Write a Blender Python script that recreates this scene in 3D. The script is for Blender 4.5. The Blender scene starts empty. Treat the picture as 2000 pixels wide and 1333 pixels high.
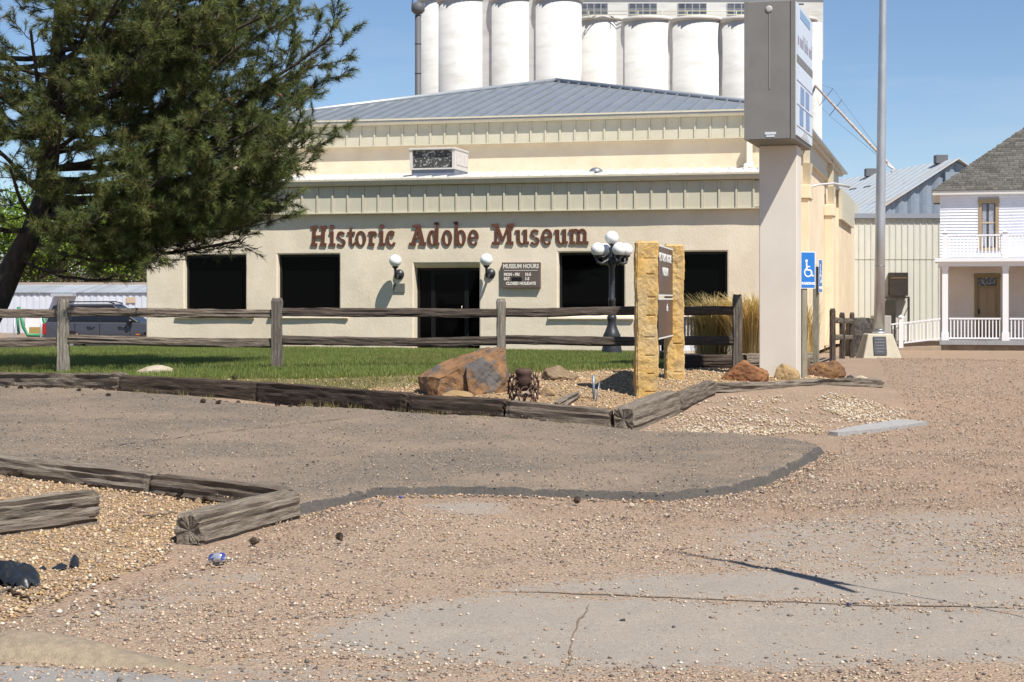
import bpy, bmesh, math, random
import numpy as np
from mathutils import Vector, Matrix, noise as mnoise

random.seed(7); rng = np.random.default_rng(11)
SC = bpy.context.scene
COL = SC.collection

# ------------------------------------------------------------------ camera, sky, sun
CAM_Z = 1.6; F = 3300.0; HOR = 585.0          # focal length and horizon in photo pixels (2000 wide)
cd = bpy.data.cameras.new('camera'); cam = bpy.data.objects.new('camera', cd); COL.objects.link(cam)
cam.location = (0, 0, CAM_Z); cam.rotation_euler = (math.pi/2, 0, 0)
cd.sensor_width = 36; cd.lens = 36*F/2000; cd.shift_y = -(666.5-HOR)/2000
cd.clip_start = 0.1; cd.clip_end = 4000
SC.camera = cam
SUN_EL = math.radians(56.5); SX, SY = 0.57, -0.822
wd = bpy.data.worlds.new('World'); SC.world = wd; wd.use_nodes = True
wn, wl = wd.node_tree.nodes, wd.node_tree.links
wn.clear()
sky = wn.new('ShaderNodeTexSky'); sky.sky_type = 'NISHITA'; sky.sun_disc = False
sky.sun_elevation = SUN_EL; sky.sun_rotation = math.atan2(SX, SY)
sky.altitude = 1800; sky.air_density = 1.0; sky.dust_density = 0.25; sky.ozone_density = 4.0
wb = wn.new('ShaderNodeBackground'); wb.inputs['Strength'].default_value = 0.085
wo = wn.new('ShaderNodeOutputWorld')
tc = wn.new('ShaderNodeTexCoord'); mp = wn.new('ShaderNodeMapping'); mp.inputs['Scale'].default_value = (1.6, 1.6, 11)
mp.inputs['Rotation'].default_value = (0.08, -0.1, 0.4)
cn = wn.new('ShaderNodeTexNoise'); cn.inputs['Scale'].default_value = 2.2; cn.inputs['Detail'].default_value = 7; cn.inputs['Roughness'].default_value = 0.62
cr = wn.new('ShaderNodeValToRGB'); cr.color_ramp.elements[0].position = 0.5; cr.color_ramp.elements[1].position = 0.85
cr.color_ramp.elements[0].color = (0, 0, 0, 1); cr.color_ramp.elements[1].color = (.30, .30, .30, 1)
mx = wn.new('ShaderNodeMixRGB'); mx.inputs['Color2'].default_value = (6.0, 6.4, 7.0, 1)
wl.new(tc.outputs['Generated'], mp.inputs['Vector']); wl.new(mp.outputs[0], cn.inputs['Vector'])
wl.new(cn.outputs['Fac'], cr.inputs['Fac']); wl.new(cr.outputs[0], mx.inputs['Fac'])
wl.new(sky.outputs[0], mx.inputs['Color1']); wl.new(mx.outputs[0], wb.inputs['Color']); wl.new(wb.outputs[0], wo.inputs['Surface'])
sd = bpy.data.lights.new('sun', 'SUN'); sun = bpy.data.objects.new('sun', sd); COL.objects.link(sun)
sd.energy = 4.8; sd.angle = math.radians(0.53); sd.color = (1.0, 0.955, 0.88)
sdir = Vector((SX*math.cos(SUN_EL), SY*math.cos(SUN_EL), math.sin(SUN_EL)))
sun.rotation_euler = sdir.to_track_quat('Z', 'Y').to_euler(); sun.location = (20, -30, 40)
vs = SC.view_settings; vs.view_transform = 'Standard'; vs.look = 'None'; vs.exposure = 0.48; vs.gamma = 1.0; vs.use_curve_mapping = False

# ------------------------------------------------------------------ helpers
def P(px, py, d):
    """world point seen at photo pixel (px, py) at depth d"""
    return Vector(((px-1000)/F*d, d, CAM_Z-(py-HOR)/F*d))
def PX(px, d): return (px-1000)/F*d
def PZ(py, d): return CAM_Z-(py-HOR)/F*d
def lin(r, g, b, k=1.0):
    c = []
    for v in (r, g, b):
        v /= 255.0
        c.append((v/12.92 if v <= .04045 else ((v+.055)/1.055)**2.4)*k)
    return tuple(c)
def rgba(c): return (c[0], c[1], c[2], 1)

MATS = {}
def mat(name, col, col2=None, scale=6, rough=.8, metal=0, bump=0, bscale=40, spec=.4, stretch=(1, 1, 1), detail=5,
        lo=.35, hi=.65, col3=None, scale3=1.5, attr=None, lo3=.5, hi3=.7, vor=None, coat=0, rand=True, island=0):
    if name in MATS: return MATS[name]
    m = bpy.data.materials.new(name); m.use_nodes = True; MATS[name] = m
    n, l = m.node_tree.nodes, m.node_tree.links
    b = n['Principled BSDF']; b.inputs['Roughness'].default_value = rough; b.inputs['Metallic'].default_value = metal
    b.inputs['Specular IOR Level'].default_value = spec
    if coat: b.inputs['Coat Weight'].default_value = coat; b.inputs['Coat Roughness'].default_value = .05
    t = n.new('ShaderNodeTexCoord'); v = t.outputs['Object']
    if rand:
        oi = n.new('ShaderNodeObjectInfo'); mu = n.new('ShaderNodeVectorMath'); mu.operation = 'SCALE'
        mu.inputs[0].default_value = (13.1, 7.7, 9.3); l.new(oi.outputs['Random'], mu.inputs['Scale'])
        ad = n.new('ShaderNodeVectorMath'); l.new(v, ad.inputs[0]); l.new(mu.outputs[0], ad.inputs[1]); v = ad.outputs[0]
    if stretch != (1, 1, 1):
        mpn = n.new('ShaderNodeMapping'); mpn.inputs['Scale'].default_value = stretch; l.new(v, mpn.inputs['Vector']); v = mpn.outputs[0]
    def nz(s, d=detail):
        x = n.new('ShaderNodeTexNoise'); x.inputs['Scale'].default_value = s; x.inputs['Detail'].default_value = d
        x.inputs['Roughness'].default_value = .6
        l.new(v, x.inputs['Vector']); return x.outputs['Fac']
    def ramp(f, lo, hi):
        r = n.new('ShaderNodeMapRange'); r.inputs['From Min'].default_value = lo; r.inputs['From Max'].default_value = hi
        l.new(f, r.inputs['Value']); return r.outputs[0]
    def mixc(f, c1, c2):
        x = n.new('ShaderNodeMixRGB')
        l.new(f, x.inputs['Fac'])
        for s, c in (('Color1', c1), ('Color2', c2)):
            if isinstance(c, tuple): x.inputs[s].default_value = rgba(c)
            else: l.new(c, x.inputs[s])
        return x.outputs[0]
    c = col
    if attr:
        a = n.new('ShaderNodeAttribute'); a.attribute_name = attr; c = a.outputs['Color']
        if col2 is not None:
            x = n.new('ShaderNodeMixRGB'); x.blend_type = 'MULTIPLY'; x.inputs['Fac'].default_value = 1
            l.new(c, x.inputs['Color1']); l.new(mixc(ramp(nz(scale), lo, hi), (1., 1., 1.), col2), x.inputs['Color2']); c = x.outputs[0]
    elif col2 is not None:
        c = mixc(ramp(nz(scale), lo, hi), c, col2)
    if col3 is not None:
        c = mixc(ramp(nz(scale3, 4), lo3, hi3), c, col3)
    if island:
        g = n.new('ShaderNodeNewGeometry'); h = n.new('ShaderNodeHueSaturation')
        r = n.new('ShaderNodeMapRange'); r.inputs['To Min'].default_value = 1-island; r.inputs['To Max'].default_value = 1+island
        l.new(g.outputs['Random Per Island'], r.inputs['Value']); l.new(r.outputs[0], h.inputs['Value'])
        if isinstance(c, tuple): h.inputs['Color'].default_value = rgba(c)
        else: l.new(c, h.inputs['Color'])
        c = h.outputs[0]
    if isinstance(c, tuple): b.inputs['Base Color'].default_value = rgba(c)
    else: l.new(c, b.inputs['Base Color'])
    if bump:
        bn = n.new('ShaderNodeBump'); bn.inputs['Strength'].default_value = min(1, bump); bn.inputs['Distance'].default_value = .01*max(1, bump)
        l.new(nz(bscale, 6), bn.inputs['Height']); l.new(bn.outputs[0], b.inputs['Normal'])
    return m

WM = {}                                            # world matrix of every object that can be a parent
def tag(o, label=None, cat=None, group=None, kind=None):
    if label: o['label'] = label
    if cat: o['category'] = cat
    if group: o['group'] = group
    if kind: o['kind'] = kind
    return o
def thing(name, label, cat, loc, rz=0, group=None):
    o = bpy.data.objects.new(name, None); COL.objects.link(o); o.empty_display_size = .2
    o.location = loc; o.rotation_euler = (0, 0, rz)
    WM[o] = Matrix.Translation(Vector(loc)) @ Matrix.Rotation(rz, 4, 'Z')
    return tag(o, label, cat, group)
def link_mesh(name, me, parent=None, M=None):
    """object with mesh data in its own frame; M is its world matrix"""
    o = bpy.data.objects.new(name, me); COL.objects.link(o)
    M = M or Matrix.Identity(4)
    if parent is not None:
        o.parent = parent; o.matrix_basis = WM[parent].inverted() @ M
    else: o.matrix_basis = M
    WM[o] = M
    return o

class MB:
    def __init__(s): s.v = []; s.f = []; s.mi = []; s.sm = []
    def add(s, vs, fs, mi=0, smooth=False):
        k = len(s.v); s.v += [tuple(p) for p in vs]
        for f in fs: s.f.append(tuple(i+k for i in f)); s.mi.append(mi); s.sm.append(smooth)
        return s
    def hexa(s, b, t, mi=0):
        """b, t: four bottom and four top points, counter-clockwise from above"""
        return s.add(list(b)+list(t), [(3, 2, 1, 0), (4, 5, 6, 7), (0, 1, 5, 4), (1, 2, 6, 5), (2, 3, 7, 6), (3, 0, 4, 7)], mi)
    def box(s, c, d, M=None, mi=0):
        x, y, z = d[0]/2, d[1]/2, d[2]/2; c = Vector(c)
        q = [Vector(p) for p in ((-x,-y,-z), (x,-y,-z), (x,y,-z), (-x,y,-z), (-x,-y,z), (x,-y,z), (x,y,z), (-x,y,z))]
        if M is not None: q = [M @ p for p in q]
        q = [c+p for p in q]
        return s.hexa(q[:4], q[4:], mi)
    def bb(s, lo, hi, fr=None, mi=0):
        """box between two corners, in frame fr (a function of three numbers)"""
        (x0, y0, z0), (x1, y1, z1) = lo, hi
        q = [(x0,y0,z0), (x1,y0,z0), (x1,y1,z0), (x0,y1,z0), (x0,y0,z1), (x1,y0,z1), (x1,y1,z1), (x0,y1,z1)]
        if fr: q = [fr(*p) for p in q]
        return s.hexa(q[:4], q[4:], mi)
    def prism(s, poly, ext, mi=0):
        """flat polygon (3-D points) swept by vector ext"""
        n = len(poly); a = [Vector(p) for p in poly]; b = [p+Vector(ext) for p in a]
        return s.add(a+b, [tuple(range(n))[::-1], tuple(range(n, 2*n))]+[(i, (i+1) % n, n+(i+1) % n, n+i) for i in range(n)], mi)
    def tube(s, path, r, n=8, cap=True, mi=0, smooth=True):
        path = [Vector(p) for p in path]; m = len(path)
        rr = r if isinstance(r, (list, tuple)) else [r]*m
        vs = []; prev = None
        for i, p in enumerate(path):
            t = (path[min(i+1, m-1)]-path[max(i-1, 0)]).normalized()
            if prev is None:
                up = Vector((0, 0, 1)) if abs(t.z) < .9 else Vector((1, 0, 0)); a = t.cross(up).normalized()
            else: a = (prev-t*prev.dot(t)).normalized()
            prev = a; b = t.cross(a)
            for j in range(n):
                th = 2*math.pi*j/n; vs.append(p+(a*math.cos(th)+b*math.sin(th))*rr[i])
        fs = [(i*n+j, i*n+(j+1) % n, (i+1)*n+(j+1) % n, (i+1)*n+j) for i in range(m-1) for j in range(n)]
        s.add(vs, fs, mi, smooth)
        if cap:
            k = len(s.v)-m*n
            s.f.append(tuple(k+j for j in range(n))[::-1]); s.mi.append(mi); s.sm.append(False)
            s.f.append(tuple(k+(m-1)*n+j for j in range(n))); s.mi.append(mi); s.sm.append(False)
        return s
    def lathe(s, prof, c, n=20, mi=0, M=None, smooth=True):
        """prof: (radius, z) pairs round the vertical axis through c"""
        vs = []; c = Vector(c)
        for r, z in prof:
            for j in range(n):
                th = 2*math.pi*j/n; p = Vector((r*math.cos(th), r*math.sin(th), z)); vs.append(c+(M @ p if M is not None else p))
        m = len(prof)
        fs = [(i*n+j, i*n+(j+1) % n, (i+1)*n+(j+1) % n, (i+1)*n+j) for i in range(m-1) for j in range(n)]
        fs += [tuple(range(n))[::-1], tuple((m-1)*n+j for j in range(n))]
        return s.add(vs, fs, mi, smooth)
    def sphere(s, c, r, n=16, mi=0, sc=(1, 1, 1)):
        vs = []; k = n//2; c = Vector(c)
        for i in range(k+1):
            ph = math.pi*i/k; rr = max(1e-4, math.sin(ph))
            for j in range(n):
                th = 2*math.pi*j/n
                vs.append(c+Vector((r*sc[0]*rr*math.cos(th), r*sc[1]*rr*math.sin(th), -r*sc[2]*math.cos(ph))))
        return s.add(vs, [(i*n+j, i*n+(j+1) % n, (i+1)*n+(j+1) % n, (i+1)*n+j) for i in range(k) for j in range(n)], mi, True)
    def mesh(s, name, mats, M=None):
        me = bpy.data.meshes.new(name)
        vs = s.v
        if M is not None: Mi = M.inverted(); vs = [tuple(Mi @ Vector(p)) for p in s.v]
        me.from_pydata(vs, [], s.f)
        for m in (mats if isinstance(mats, (list, tuple)) else [mats]): me.materials.append(m)
        me.polygons.foreach_set('material_index', s.mi); me.polygons.foreach_set('use_smooth', s.sm)
        me.update(); return me
    def build(s, name, mats, parent=None, bev=0, at=None, fix=True):
        if parent is not None: M = WM[parent]
        else:
            a = np.array(s.v); lo, hi = a.min(0), a.max(0)
            M = Matrix.Translation(Vector(at) if at is not None else Vector(((lo[0]+hi[0])/2, (lo[1]+hi[1])/2, lo[2])))
        me = s.mesh(name, mats, M)
        if fix:
            bm = bmesh.new(); bm.from_mesh(me); bmesh.ops.recalc_face_normals(bm, faces=bm.faces); bm.to_mesh(me); bm.free()
        o = link_mesh(name, me, parent, M)
        if bev:
            b = o.modifiers.new('bevel', 'BEVEL'); b.width = bev; b.segments = 2; b.limit_method = 'ANGLE'; b.angle_limit = .7
        return o

def np_mesh(name, V, Fc, mat_, cols=None, smooth=False, parent=None, at=(0, 0, 0)):
    """mesh from arrays: V (n,3) world, Fc (m,3 or 4); cols (n,3) point colours"""
    M = WM[parent] if parent is not None else Matrix.Translation(Vector(at))
    Mi = np.array(M.inverted()); V = V @ Mi[:3, :3].T+Mi[:3, 3]
    me = bpy.data.meshes.new(name); n, k = len(V), Fc.shape[1]
    me.vertices.add(n); me.vertices.foreach_set('co', V.astype(np.float32).ravel())
    me.loops.add(Fc.size); me.loops.foreach_set('vertex_index', Fc.astype(np.int32).ravel())
    me.polygons.add(len(Fc)); me.polygons.foreach_set('loop_start', np.arange(0, Fc.size, k, dtype=np.int32))
    if smooth: me.polygons.foreach_set('use_smooth', np.ones(len(Fc), bool))
    me.update(calc_edges=True)
    if cols is not None:
        a = me.color_attributes.new('Col', 'FLOAT_COLOR', 'POINT')
        a.data.foreach_set('color', np.c_[cols, np.ones(n)].astype(np.float32).ravel())
    me.materials.append(mat_)
    return link_mesh(name, me, parent, M)

def text_mesh(body, size, bold=0, ext=.003, align='CENTER', sx=1.0):
    cu = bpy.data.curves.new('text', 'FONT'); cu.body = body; cu.size = size; cu.align_x = align; cu.align_y = 'CENTER'
    cu.offset = bold; cu.extrude = ext; cu.resolution_u = 2
    o = bpy.data.objects.new('text', cu); COL.objects.link(o)
    dg = bpy.context.evaluated_depsgraph_get(); me = bpy.data.meshes.new_from_object(o.evaluated_get(dg))
    bpy.data.objects.remove(o); bpy.data.curves.remove(cu)
    me.transform(Matrix.Diagonal((sx, 1, 1, 1)))
    return me
def frame_M(origin, xdir, zdir):
    """matrix whose X runs along xdir, Y up along zdir, Z out of the face"""
    x = Vector(xdir).normalized(); y = Vector(zdir).normalized(); z = x.cross(y)
    M = Matrix((x, y, z)).transposed().to_4x4(); M.translation = Vector(origin); return M
def put_text(name, body, size, m, parent, origin, xdir, zdir, bold=0, ext=.003, align='CENTER', sx=1.0):
    me = text_mesh(body, size, bold, ext, align, sx); me.materials.clear(); me.materials.append(m)
    return link_mesh(name, me, parent, frame_M(origin, xdir, zdir))

# value noise on arrays
def _hash(ix, iy, s):
    h = (ix*374761393+iy*668265263+s*1442695041) & 0xffffffff
    h = ((h ^ (h >> 13))*1274126177) & 0xffffffff
    return ((h ^ (h >> 16)) & 0xffff)/65535.0
def vnoise(x, y, s=0):
    x = np.asarray(x, float); y = np.asarray(y, float)
    ix = np.floor(x).astype(np.int64); iy = np.floor(y).astype(np.int64); fx, fy = x-ix, y-iy
    fx = fx*fx*(3-2*fx); fy = fy*fy*(3-2*fy)
    a, b, c, d = _hash(ix, iy, s), _hash(ix+1, iy, s), _hash(ix, iy+1, s), _hash(ix+1, iy+1, s)
    return (a*(1-fx)+b*fx)*(1-fy)+(c*(1-fx)+d*fx)*fy
def fbm(x, y, o=4, s=0):
    t = 0; a = .5
    for i in range(o): t = t+a*vnoise(x*2**i, y*2**i, s+i*17); a *= .5
    return t/(1-.5**o)
def sstep(a, b, x): t = np.clip((x-a)/(b-a), 0, 1); return t*t*(3-2*t)
def sdist(poly, x, y):
    """signed distance to a closed polygon, positive inside"""
    x = np.asarray(x, float); y = np.asarray(y, float); d = np.full(x.shape, 1e9); ins = np.zeros(x.shape, bool)
    n = len(poly)
    for i in range(n):
        (ax, ay), (bx, by) = poly[i], poly[(i+1) % n]
        ex, ey = bx-ax, by-ay; t = np.clip(((x-ax)*ex+(y-ay)*ey)/(ex*ex+ey*ey+1e-12), 0, 1)
        d = np.minimum(d, np.hypot(x-ax-t*ex, y-ay-t*ey))
        c = ((ay > y) != (by > y)); 
        with np.errstate(divide='ignore', invalid='ignore'): xi = ax+(y-ay)*ex/(ey if ey else 1e-12)
        ins ^= (c & (x < xi))
    return np.where(ins, d, -d)

# ------------------------------------------------------------------ terrain
CP = [(0, 3, 0), (-7, 3, 0), (8, 3, 0), (-5, 7, 0), (0, 7, 0), (5, 7, 0), (0, 9.5, 0), (3, 9.5, 0), (-3, 9.5, .02), (-1.7, 12.2, .03), (.5, 12.6, .02),
      (3, 13, 0), (7, 13, 0), (-4.33, 14.3, .12), (-9, 16.5, .2), (1.2, 14.5, .02), (3.3, 17.5, .02), (-2, 17.5, .08), (1.29, 19.35, .10), (-7.8, 25.7, .23),
      (-3.2, 22.6, .17), (2.1, 21.0, .16), (2.9, 23.2, .30), (5.8, 26.2, .22), (5.3, 21.3, .04), (9, 21, .03), (7, 28, .18), (8.2, 36, .33), (12, 30, .18), (12, 44, .05),
      (-7.5, 27.4, .40), (-3.6, 26.8, .44), (0, 26.8, .46), (1.7, 21.6, .42), (2.3, 24.1, .47), (-.6, 22.3, .38), (3.9, 24.9, .45), (.2, 20.9, .30), (-4.2, 24.2, .38),
      (-9, 44, .30), (0, 41.5, .28), (6.3, 40, .22), (0, 34, .38), (-8, 34, .36), (6.5, 30, .36), (-14, 30, .35), (-14, 20, .25), (13, 16, 0), (-14, 55, -.2), (14, 62, -.3), (0, 60, -.2), (14, 70, -.3), (-14, 70, -.3), (0, 70, -.3)]
CP = np.array(CP, float)
def _U(r2): return np.where(r2 > 0, r2*np.log(r2+1e-12), 0)*.5
_n = len(CP); _K = _U(((CP[:, None, :2]-CP[None, :, :2])**2).sum(2))+np.eye(_n)*3.0
_A = np.zeros((_n+3, _n+3)); _A[:_n, :_n] = _K; _A[:_n, _n] = 1; _A[:_n, _n+1:] = CP[:, :2]; _A[_n, :_n] = 1; _A[_n+1:, :_n] = CP[:, :2].T
_W = np.linalg.solve(_A, np.r_[CP[:, 2], 0, 0, 0])
def g(x, y):
    x = np.asarray(x, float); y = np.asarray(y, float); sh = np.broadcast(x, y).shape
    x, y = np.broadcast_to(x, sh).ravel(), np.broadcast_to(y, sh).ravel()
    cx, cy = np.clip(x, -15, 15), np.clip(y, 3, 70); z = np.empty(len(cx))
    for i in range(0, len(cx), 40000):
        a, b = cx[i:i+40000], cy[i:i+40000]
        r2 = (a[:, None]-CP[None, :, 0])**2+(b[:, None]-CP[None, :, 1])**2
        z[i:i+40000] = _U(r2) @ _W[:_n]+_W[_n]+_W[_n+1]*a+_W[_n+2]*b
    w = sstep(50, 62, y); z = z*(1-w)-.3*w
    return z.reshape(sh)
def gz(x, y): return float(g(np.array([x]), np.array([y]))[0])
def G(px, py):
    """ground point seen at a photo pixel"""
    m = (px-1000)/F; k = (py-HOR)/F
    d = np.arange(5, 75, .02); h = CAM_Z-k*d-g(m*d, d)
    i = int(np.argmax(h <= 0)) if (h <= 0).any() else len(d)-1
    return Vector((m*d[i], d[i], CAM_Z-k*d[i]))
def GP(*pts): return [tuple(G(*p)[:2]) for p in pts]
# ------------------------------------------------------------------ ground materials
def ground_mat(name, cols, vs=75, dirt=(.33, .25, .18), dirt_amt=.45, bump=.6, big=None, conc=None, rough=.9, tint=None):
    """loose stones: random colour per voronoi cell, earth between them; conc = colours shown where attribute Col says bare"""
    m = bpy.data.materials.new(name); m.use_nodes = True; n, l = m.node_tree.nodes, m.node_tree.links
    b = n['Principled BSDF']; b.inputs['Roughness'].default_value = rough; b.inputs['Specular IOR Level'].default_value = .25
    t = n.new('ShaderNodeNewGeometry').outputs['Position']
    def noise(s, d=5):
        x = n.new('ShaderNodeTexNoise'); x.inputs['Scale'].default_value = s; x.inputs['Detail'].default_value = d; x.inputs['Roughness'].default_value = .65
        l.new(t, x.inputs['Vector']); return x.outputs['Fac']
    def rng_(f, a, c_, lo=0., hi=1.):
        r = n.new('ShaderNodeMapRange'); r.inputs['From Min'].default_value = a; r.inputs['From Max'].default_value = c_
        r.inputs['To Min'].default_value = lo; r.inputs['To Max'].default_value = hi; l.new(f, r.inputs['Value']); return r.outputs[0]
    def mix(f, a, c_, bt='MIX'):
        x = n.new('ShaderNodeMixRGB'); x.blend_type = bt
        if isinstance(f, float): x.inputs['Fac'].default_value = f
        else: l.new(f, x.inputs['Fac'])
        for s_, v in (('Color1', a), ('Color2', c_)):
            if isinstance(v, tuple): x.inputs[s_].default_value = rgba(v)
            else: l.new(v, x.inputs[s_])
        return x.outputs[0]
    vo = n.new('ShaderNodeTexVoronoi'); vo.inputs['Scale'].default_value = vs; l.new(t, vo.inputs['Vector'])
    sp = n.new('ShaderNodeSeparateColor'); l.new(vo.outputs['Color'], sp.inputs[0])
    rp = n.new('ShaderNodeValToRGB'); rp.color_ramp.interpolation = 'CONSTANT'; e = rp.color_ramp.elements
    k = len(cols)
    for i, c in enumerate(cols):
        if i < 2: e[i].position = i/k; e[i].color = rgba(c)
        else: x = e.new(i/k); x.color = rgba(c)
    l.new(sp.outputs[0], rp.inputs[0])
    gap = rng_(vo.outputs['Distance'], .38, .62)
    c = mix(gap, rp.outputs[0], tuple(v*.62 for v in dirt))
    dn = rng_(noise(3.1, 6), .22+dirt_amt*.3, .48+dirt_amt*.3)
    fine = mix(rng_(noise(160, 3), .3, .7), dirt, tuple(v*.72 for v in dirt))
    c = mix(dn, fine, c)
    if big: c = mix(rng_(noise(.55, 5), .42, .62), c, mix(.6, c, big))
    if tint: c = mix(rng_(noise(1.7, 4), .45, .7), c, mix(.5, c, tint))
    hgt = rng_(vo.outputs['Distance'], 0, .6, 1, 0)
    bn = n.new('ShaderNodeBump'); bn.inputs['Strength'].default_value = bump; bn.inputs['Distance'].default_value = .012
    if conc:
        a = n.new('ShaderNodeAttribute'); a.attribute_name = 'Col'; s2 = n.new('ShaderNodeSeparateColor'); l.new(a.outputs['Color'], s2.inputs[0])
        ad = n.new('ShaderNodeMath'); ad.operation = 'ADD'; l.new(s2.outputs[0], ad.inputs[0]); l.new(rng_(noise(14, 7), .25, .75, -.45, .45), ad.inputs[1])
        mk = rng_(ad.outputs[0], .40, .62)
        cc = mix(rng_(noise(2.3, 6), .35, .65), conc[0], conc[1]); cc = mix(rng_(noise(38, 6), .38, .66), cc, mix(.55, cc, conc[2])); cc = mix(rng_(noise(130, 3), .5, .7), cc, tuple(v*.5 for v in conc[2])) if name != 'old_asphalt' else cc
        c = mix(mk, c, cc)
        x = n.new('ShaderNodeMath'); x.operation = 'SUBTRACT'; x.inputs[0].default_value = 1; l.new(mk, x.inputs[1])
        y = n.new('ShaderNodeMath'); y.operation = 'MULTIPLY'; l.new(x.outputs[0], y.inputs[0]); l.new(hgt, y.inputs[1]); hgt = y.outputs[0]
    l.new(c, b.inputs['Base Color']); l.new(hgt, bn.inputs['Height']); l.new(bn.outputs[0], b.inputs['Normal'])
    MATS[name] = m; return m

TAN = [(.45, .315, .215), (.38, .26, .18), (.29, .215, .165), (.51, .39, .275), (.15, .12, .10), (.33, .225, .15), (.56, .46, .35), (.22, .17, .135), (.38, .265, .18), (.45, .34, .24)]
BED = [(.47, .31, .15), (.40, .25, .12), (.53, .39, .23), (.34, .22, .125), (.58, .47, .33), (.26, .18, .12), (.48, .33, .17), (.36, .27, .19)]
ASPH = [(.25, .20, .155), (.18, .15, .122), (.11, .095, .085), (.33, .265, .20), (.21, .175, .142), (.27, .21, .155), (.075, .065, .06), (.38, .31, .24)]
m_ground = ground_mat('gravel_lot', TAN, 48, (.38, .272, .19), .3, 1.0, big=(.37, .25, .175), tint=(.26, .19, .14))
m_asph = ground_mat('old_asphalt', ASPH, 58, (.22, .18, .14), .25, .8, big=(.30, .225, .16), conc=[(.075, .068, .062), (.055, .05, .046), (.12, .10, .082)])
m_bed = ground_mat('bed_gravel', BED, 42, (.36, .24, .13), .3, 1.0, big=(.36, .26, .17))
m_conc = ground_mat('worn_concrete', TAN, 50, (.39, .285, .205), .35, .9, conc=[(.305, .270, .230), (.35, .298, .245), (.24, .20, .165)], big=(.35, .255, .18))
m_lawnsoil = ground_mat('lawn_soil', [(.05, .08, .02), (.07, .10, .03), (.09, .10, .04), (.04, .06, .02)], 60, (.05, .065, .02), .3, .5)
m_dry = ground_mat('dry_turf', [(.26, .22, .09), (.20, .20, .07), (.32, .25, .12), (.16, .17, .06), (.28, .20, .11)], 55, (.24, .19, .10), .4, .7)

def grid_mesh(name, xs, ys, zfun, m, keep=None, cols=None):
    X, Y = np.meshgrid(xs, ys); Z = zfun(X, Y); nx, ny = len(xs), len(ys)
    V = np.c_[X.ravel(), Y.ravel(), Z.ravel()]
    i = (np.arange(ny-1)[:, None]*nx+np.arange(nx-1)[None, :]).ravel(); Fc = np.c_[i, i+1, i+nx+1, i+nx]
    if keep is not None:
        k = keep(X, Y).ravel(); Fc = Fc[k[Fc].any(1)]
        used = np.zeros(len(V), bool); used[Fc.ravel()] = True; ix = np.cumsum(used)-1; V = V[used]; Fc = ix[Fc]
    C = None
    if cols is not None: C = cols(V[:, 0], V[:, 1])
    o = np_mesh(name, V, Fc, m, C, smooth=True)
    return o
def spaced(a, b, step, lo, hi, grow=1.35):
    mid = list(np.arange(a, b, step)); up = []; s = step; v = mid[-1]
    while v < hi: s *= grow; v += s; up.append(v)
    dn = []; s = step; v = a
    while v > lo: s *= grow; v -= s; dn.append(v)
    return np.array(dn[::-1]+mid+up)
def rough(x, y): return (fbm(x*1.3, y*1.3, 3, 3)-.5)*.03+(fbm(x*6, y*6, 2, 9)-.5)*.012
def gr(x, y): return g(x, y)+rough(x, y)*sstep(.5, 3, np.abs(y))*(y < 60)

gx, gy = spaced(-9, 10.5, .11, -900, 900), spaced(5.5, 31, .11, -120, 2600)
tag(grid_mesh('ground', gx, gy, gr, m_ground), kind='structure')

def sheet(name, poly, m, lift, e0=.05, e1=.12, cell=.06, wob=.05, wsc=2.2, cols=None, extra=None, drop=.05):
    p = np.array(poly); lo, hi = p.min(0)-.3, p.max(0)+.3
    xs, ys = np.arange(lo[0], hi[0], cell), np.arange(lo[1], hi[1], cell)
    def dist(x, y): return sdist(poly, x, y)+(fbm(x*wsc, y*wsc, 4, 21)-.5)*2*wob
    def z(x, y):
        d = dist(x, y); r = gr(x, y)-drop+(lift+drop)*sstep(-e0, e1, d)
        return r+(extra(x, y, d) if extra else 0)
    return tag(grid_mesh(name, xs, ys, z, m, lambda x, y: dist(x, y) > -e0, cols), kind='structure')

# old asphalt drive with a thick rounded lip
drive = GP((570, 1013), (740, 970), (900, 968), (1080, 973), (1300, 980), (1420, 970), (1510, 946), (1575, 912), (1617, 884), (1560, 868), (1430, 857), (1260, 852), (1200, 843), (800, 815), (400, 786), (0, 762))
drive += [(-11, 28.2), (-13, 22), (-9, 17.3)] + GP((0, 922), (300, 965))
lip = drive[:9]
def lipd(x, y):
    d = np.full(np.shape(x), 1e9)
    for (ax, ay), (bx, by) in zip(lip, lip[1:]):
        ex, ey = bx-ax, by-ay; t = np.clip(((x-ax)*ex+(y-ay)*ey)/(ex*ex+ey*ey), 0, 1); d = np.minimum(d, np.hypot(x-ax-t*ex, y-ay-t*ey))
    return np.repeat(((1-sstep(.02, .15, d))*(.72+.9*fbm(x*5, y*5, 4, 4)))[:, None], 3, 1)
sheet('driveway', drive, m_asph, .066, .05, .09, .04, .05, 4.0, cols=lipd, extra=lambda x, y, d: sstep(-.04, .1, d)*(fbm(x*9, y*9, 3, 12)-.5)*.022)
# gravel bed behind the edging timbers
bedp = GP((245, 762), (520, 775), (800, 800), (1000, 818), (1195, 838), (1240, 835), (1318, 800), (1390, 768))+[(5.75, 26.0), (5.7, 27.4), (3.6, 27.6), (2.3, 26.6), (.6, 25.3), (-1.0, 24.9), (-3.2, 25.0), (-5.0, 26.1)]
sheet('gravel_bed', bedp, m_bed, .03, .06, .1, .07, .06)
bed2 = GP((0, 925), (300, 968), (545, 1000), (560, 1010), (400, 1062), (340, 1063), (330, 1100), (180, 1150), (60, 1200), (0, 1225))+[(-3.2, 8.4), (-6.5, 9.0), (-8.0, 16.4)]
sheet('gravel_bed', bed2, m_bed, .015, .08, .15, .08, .12)
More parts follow.
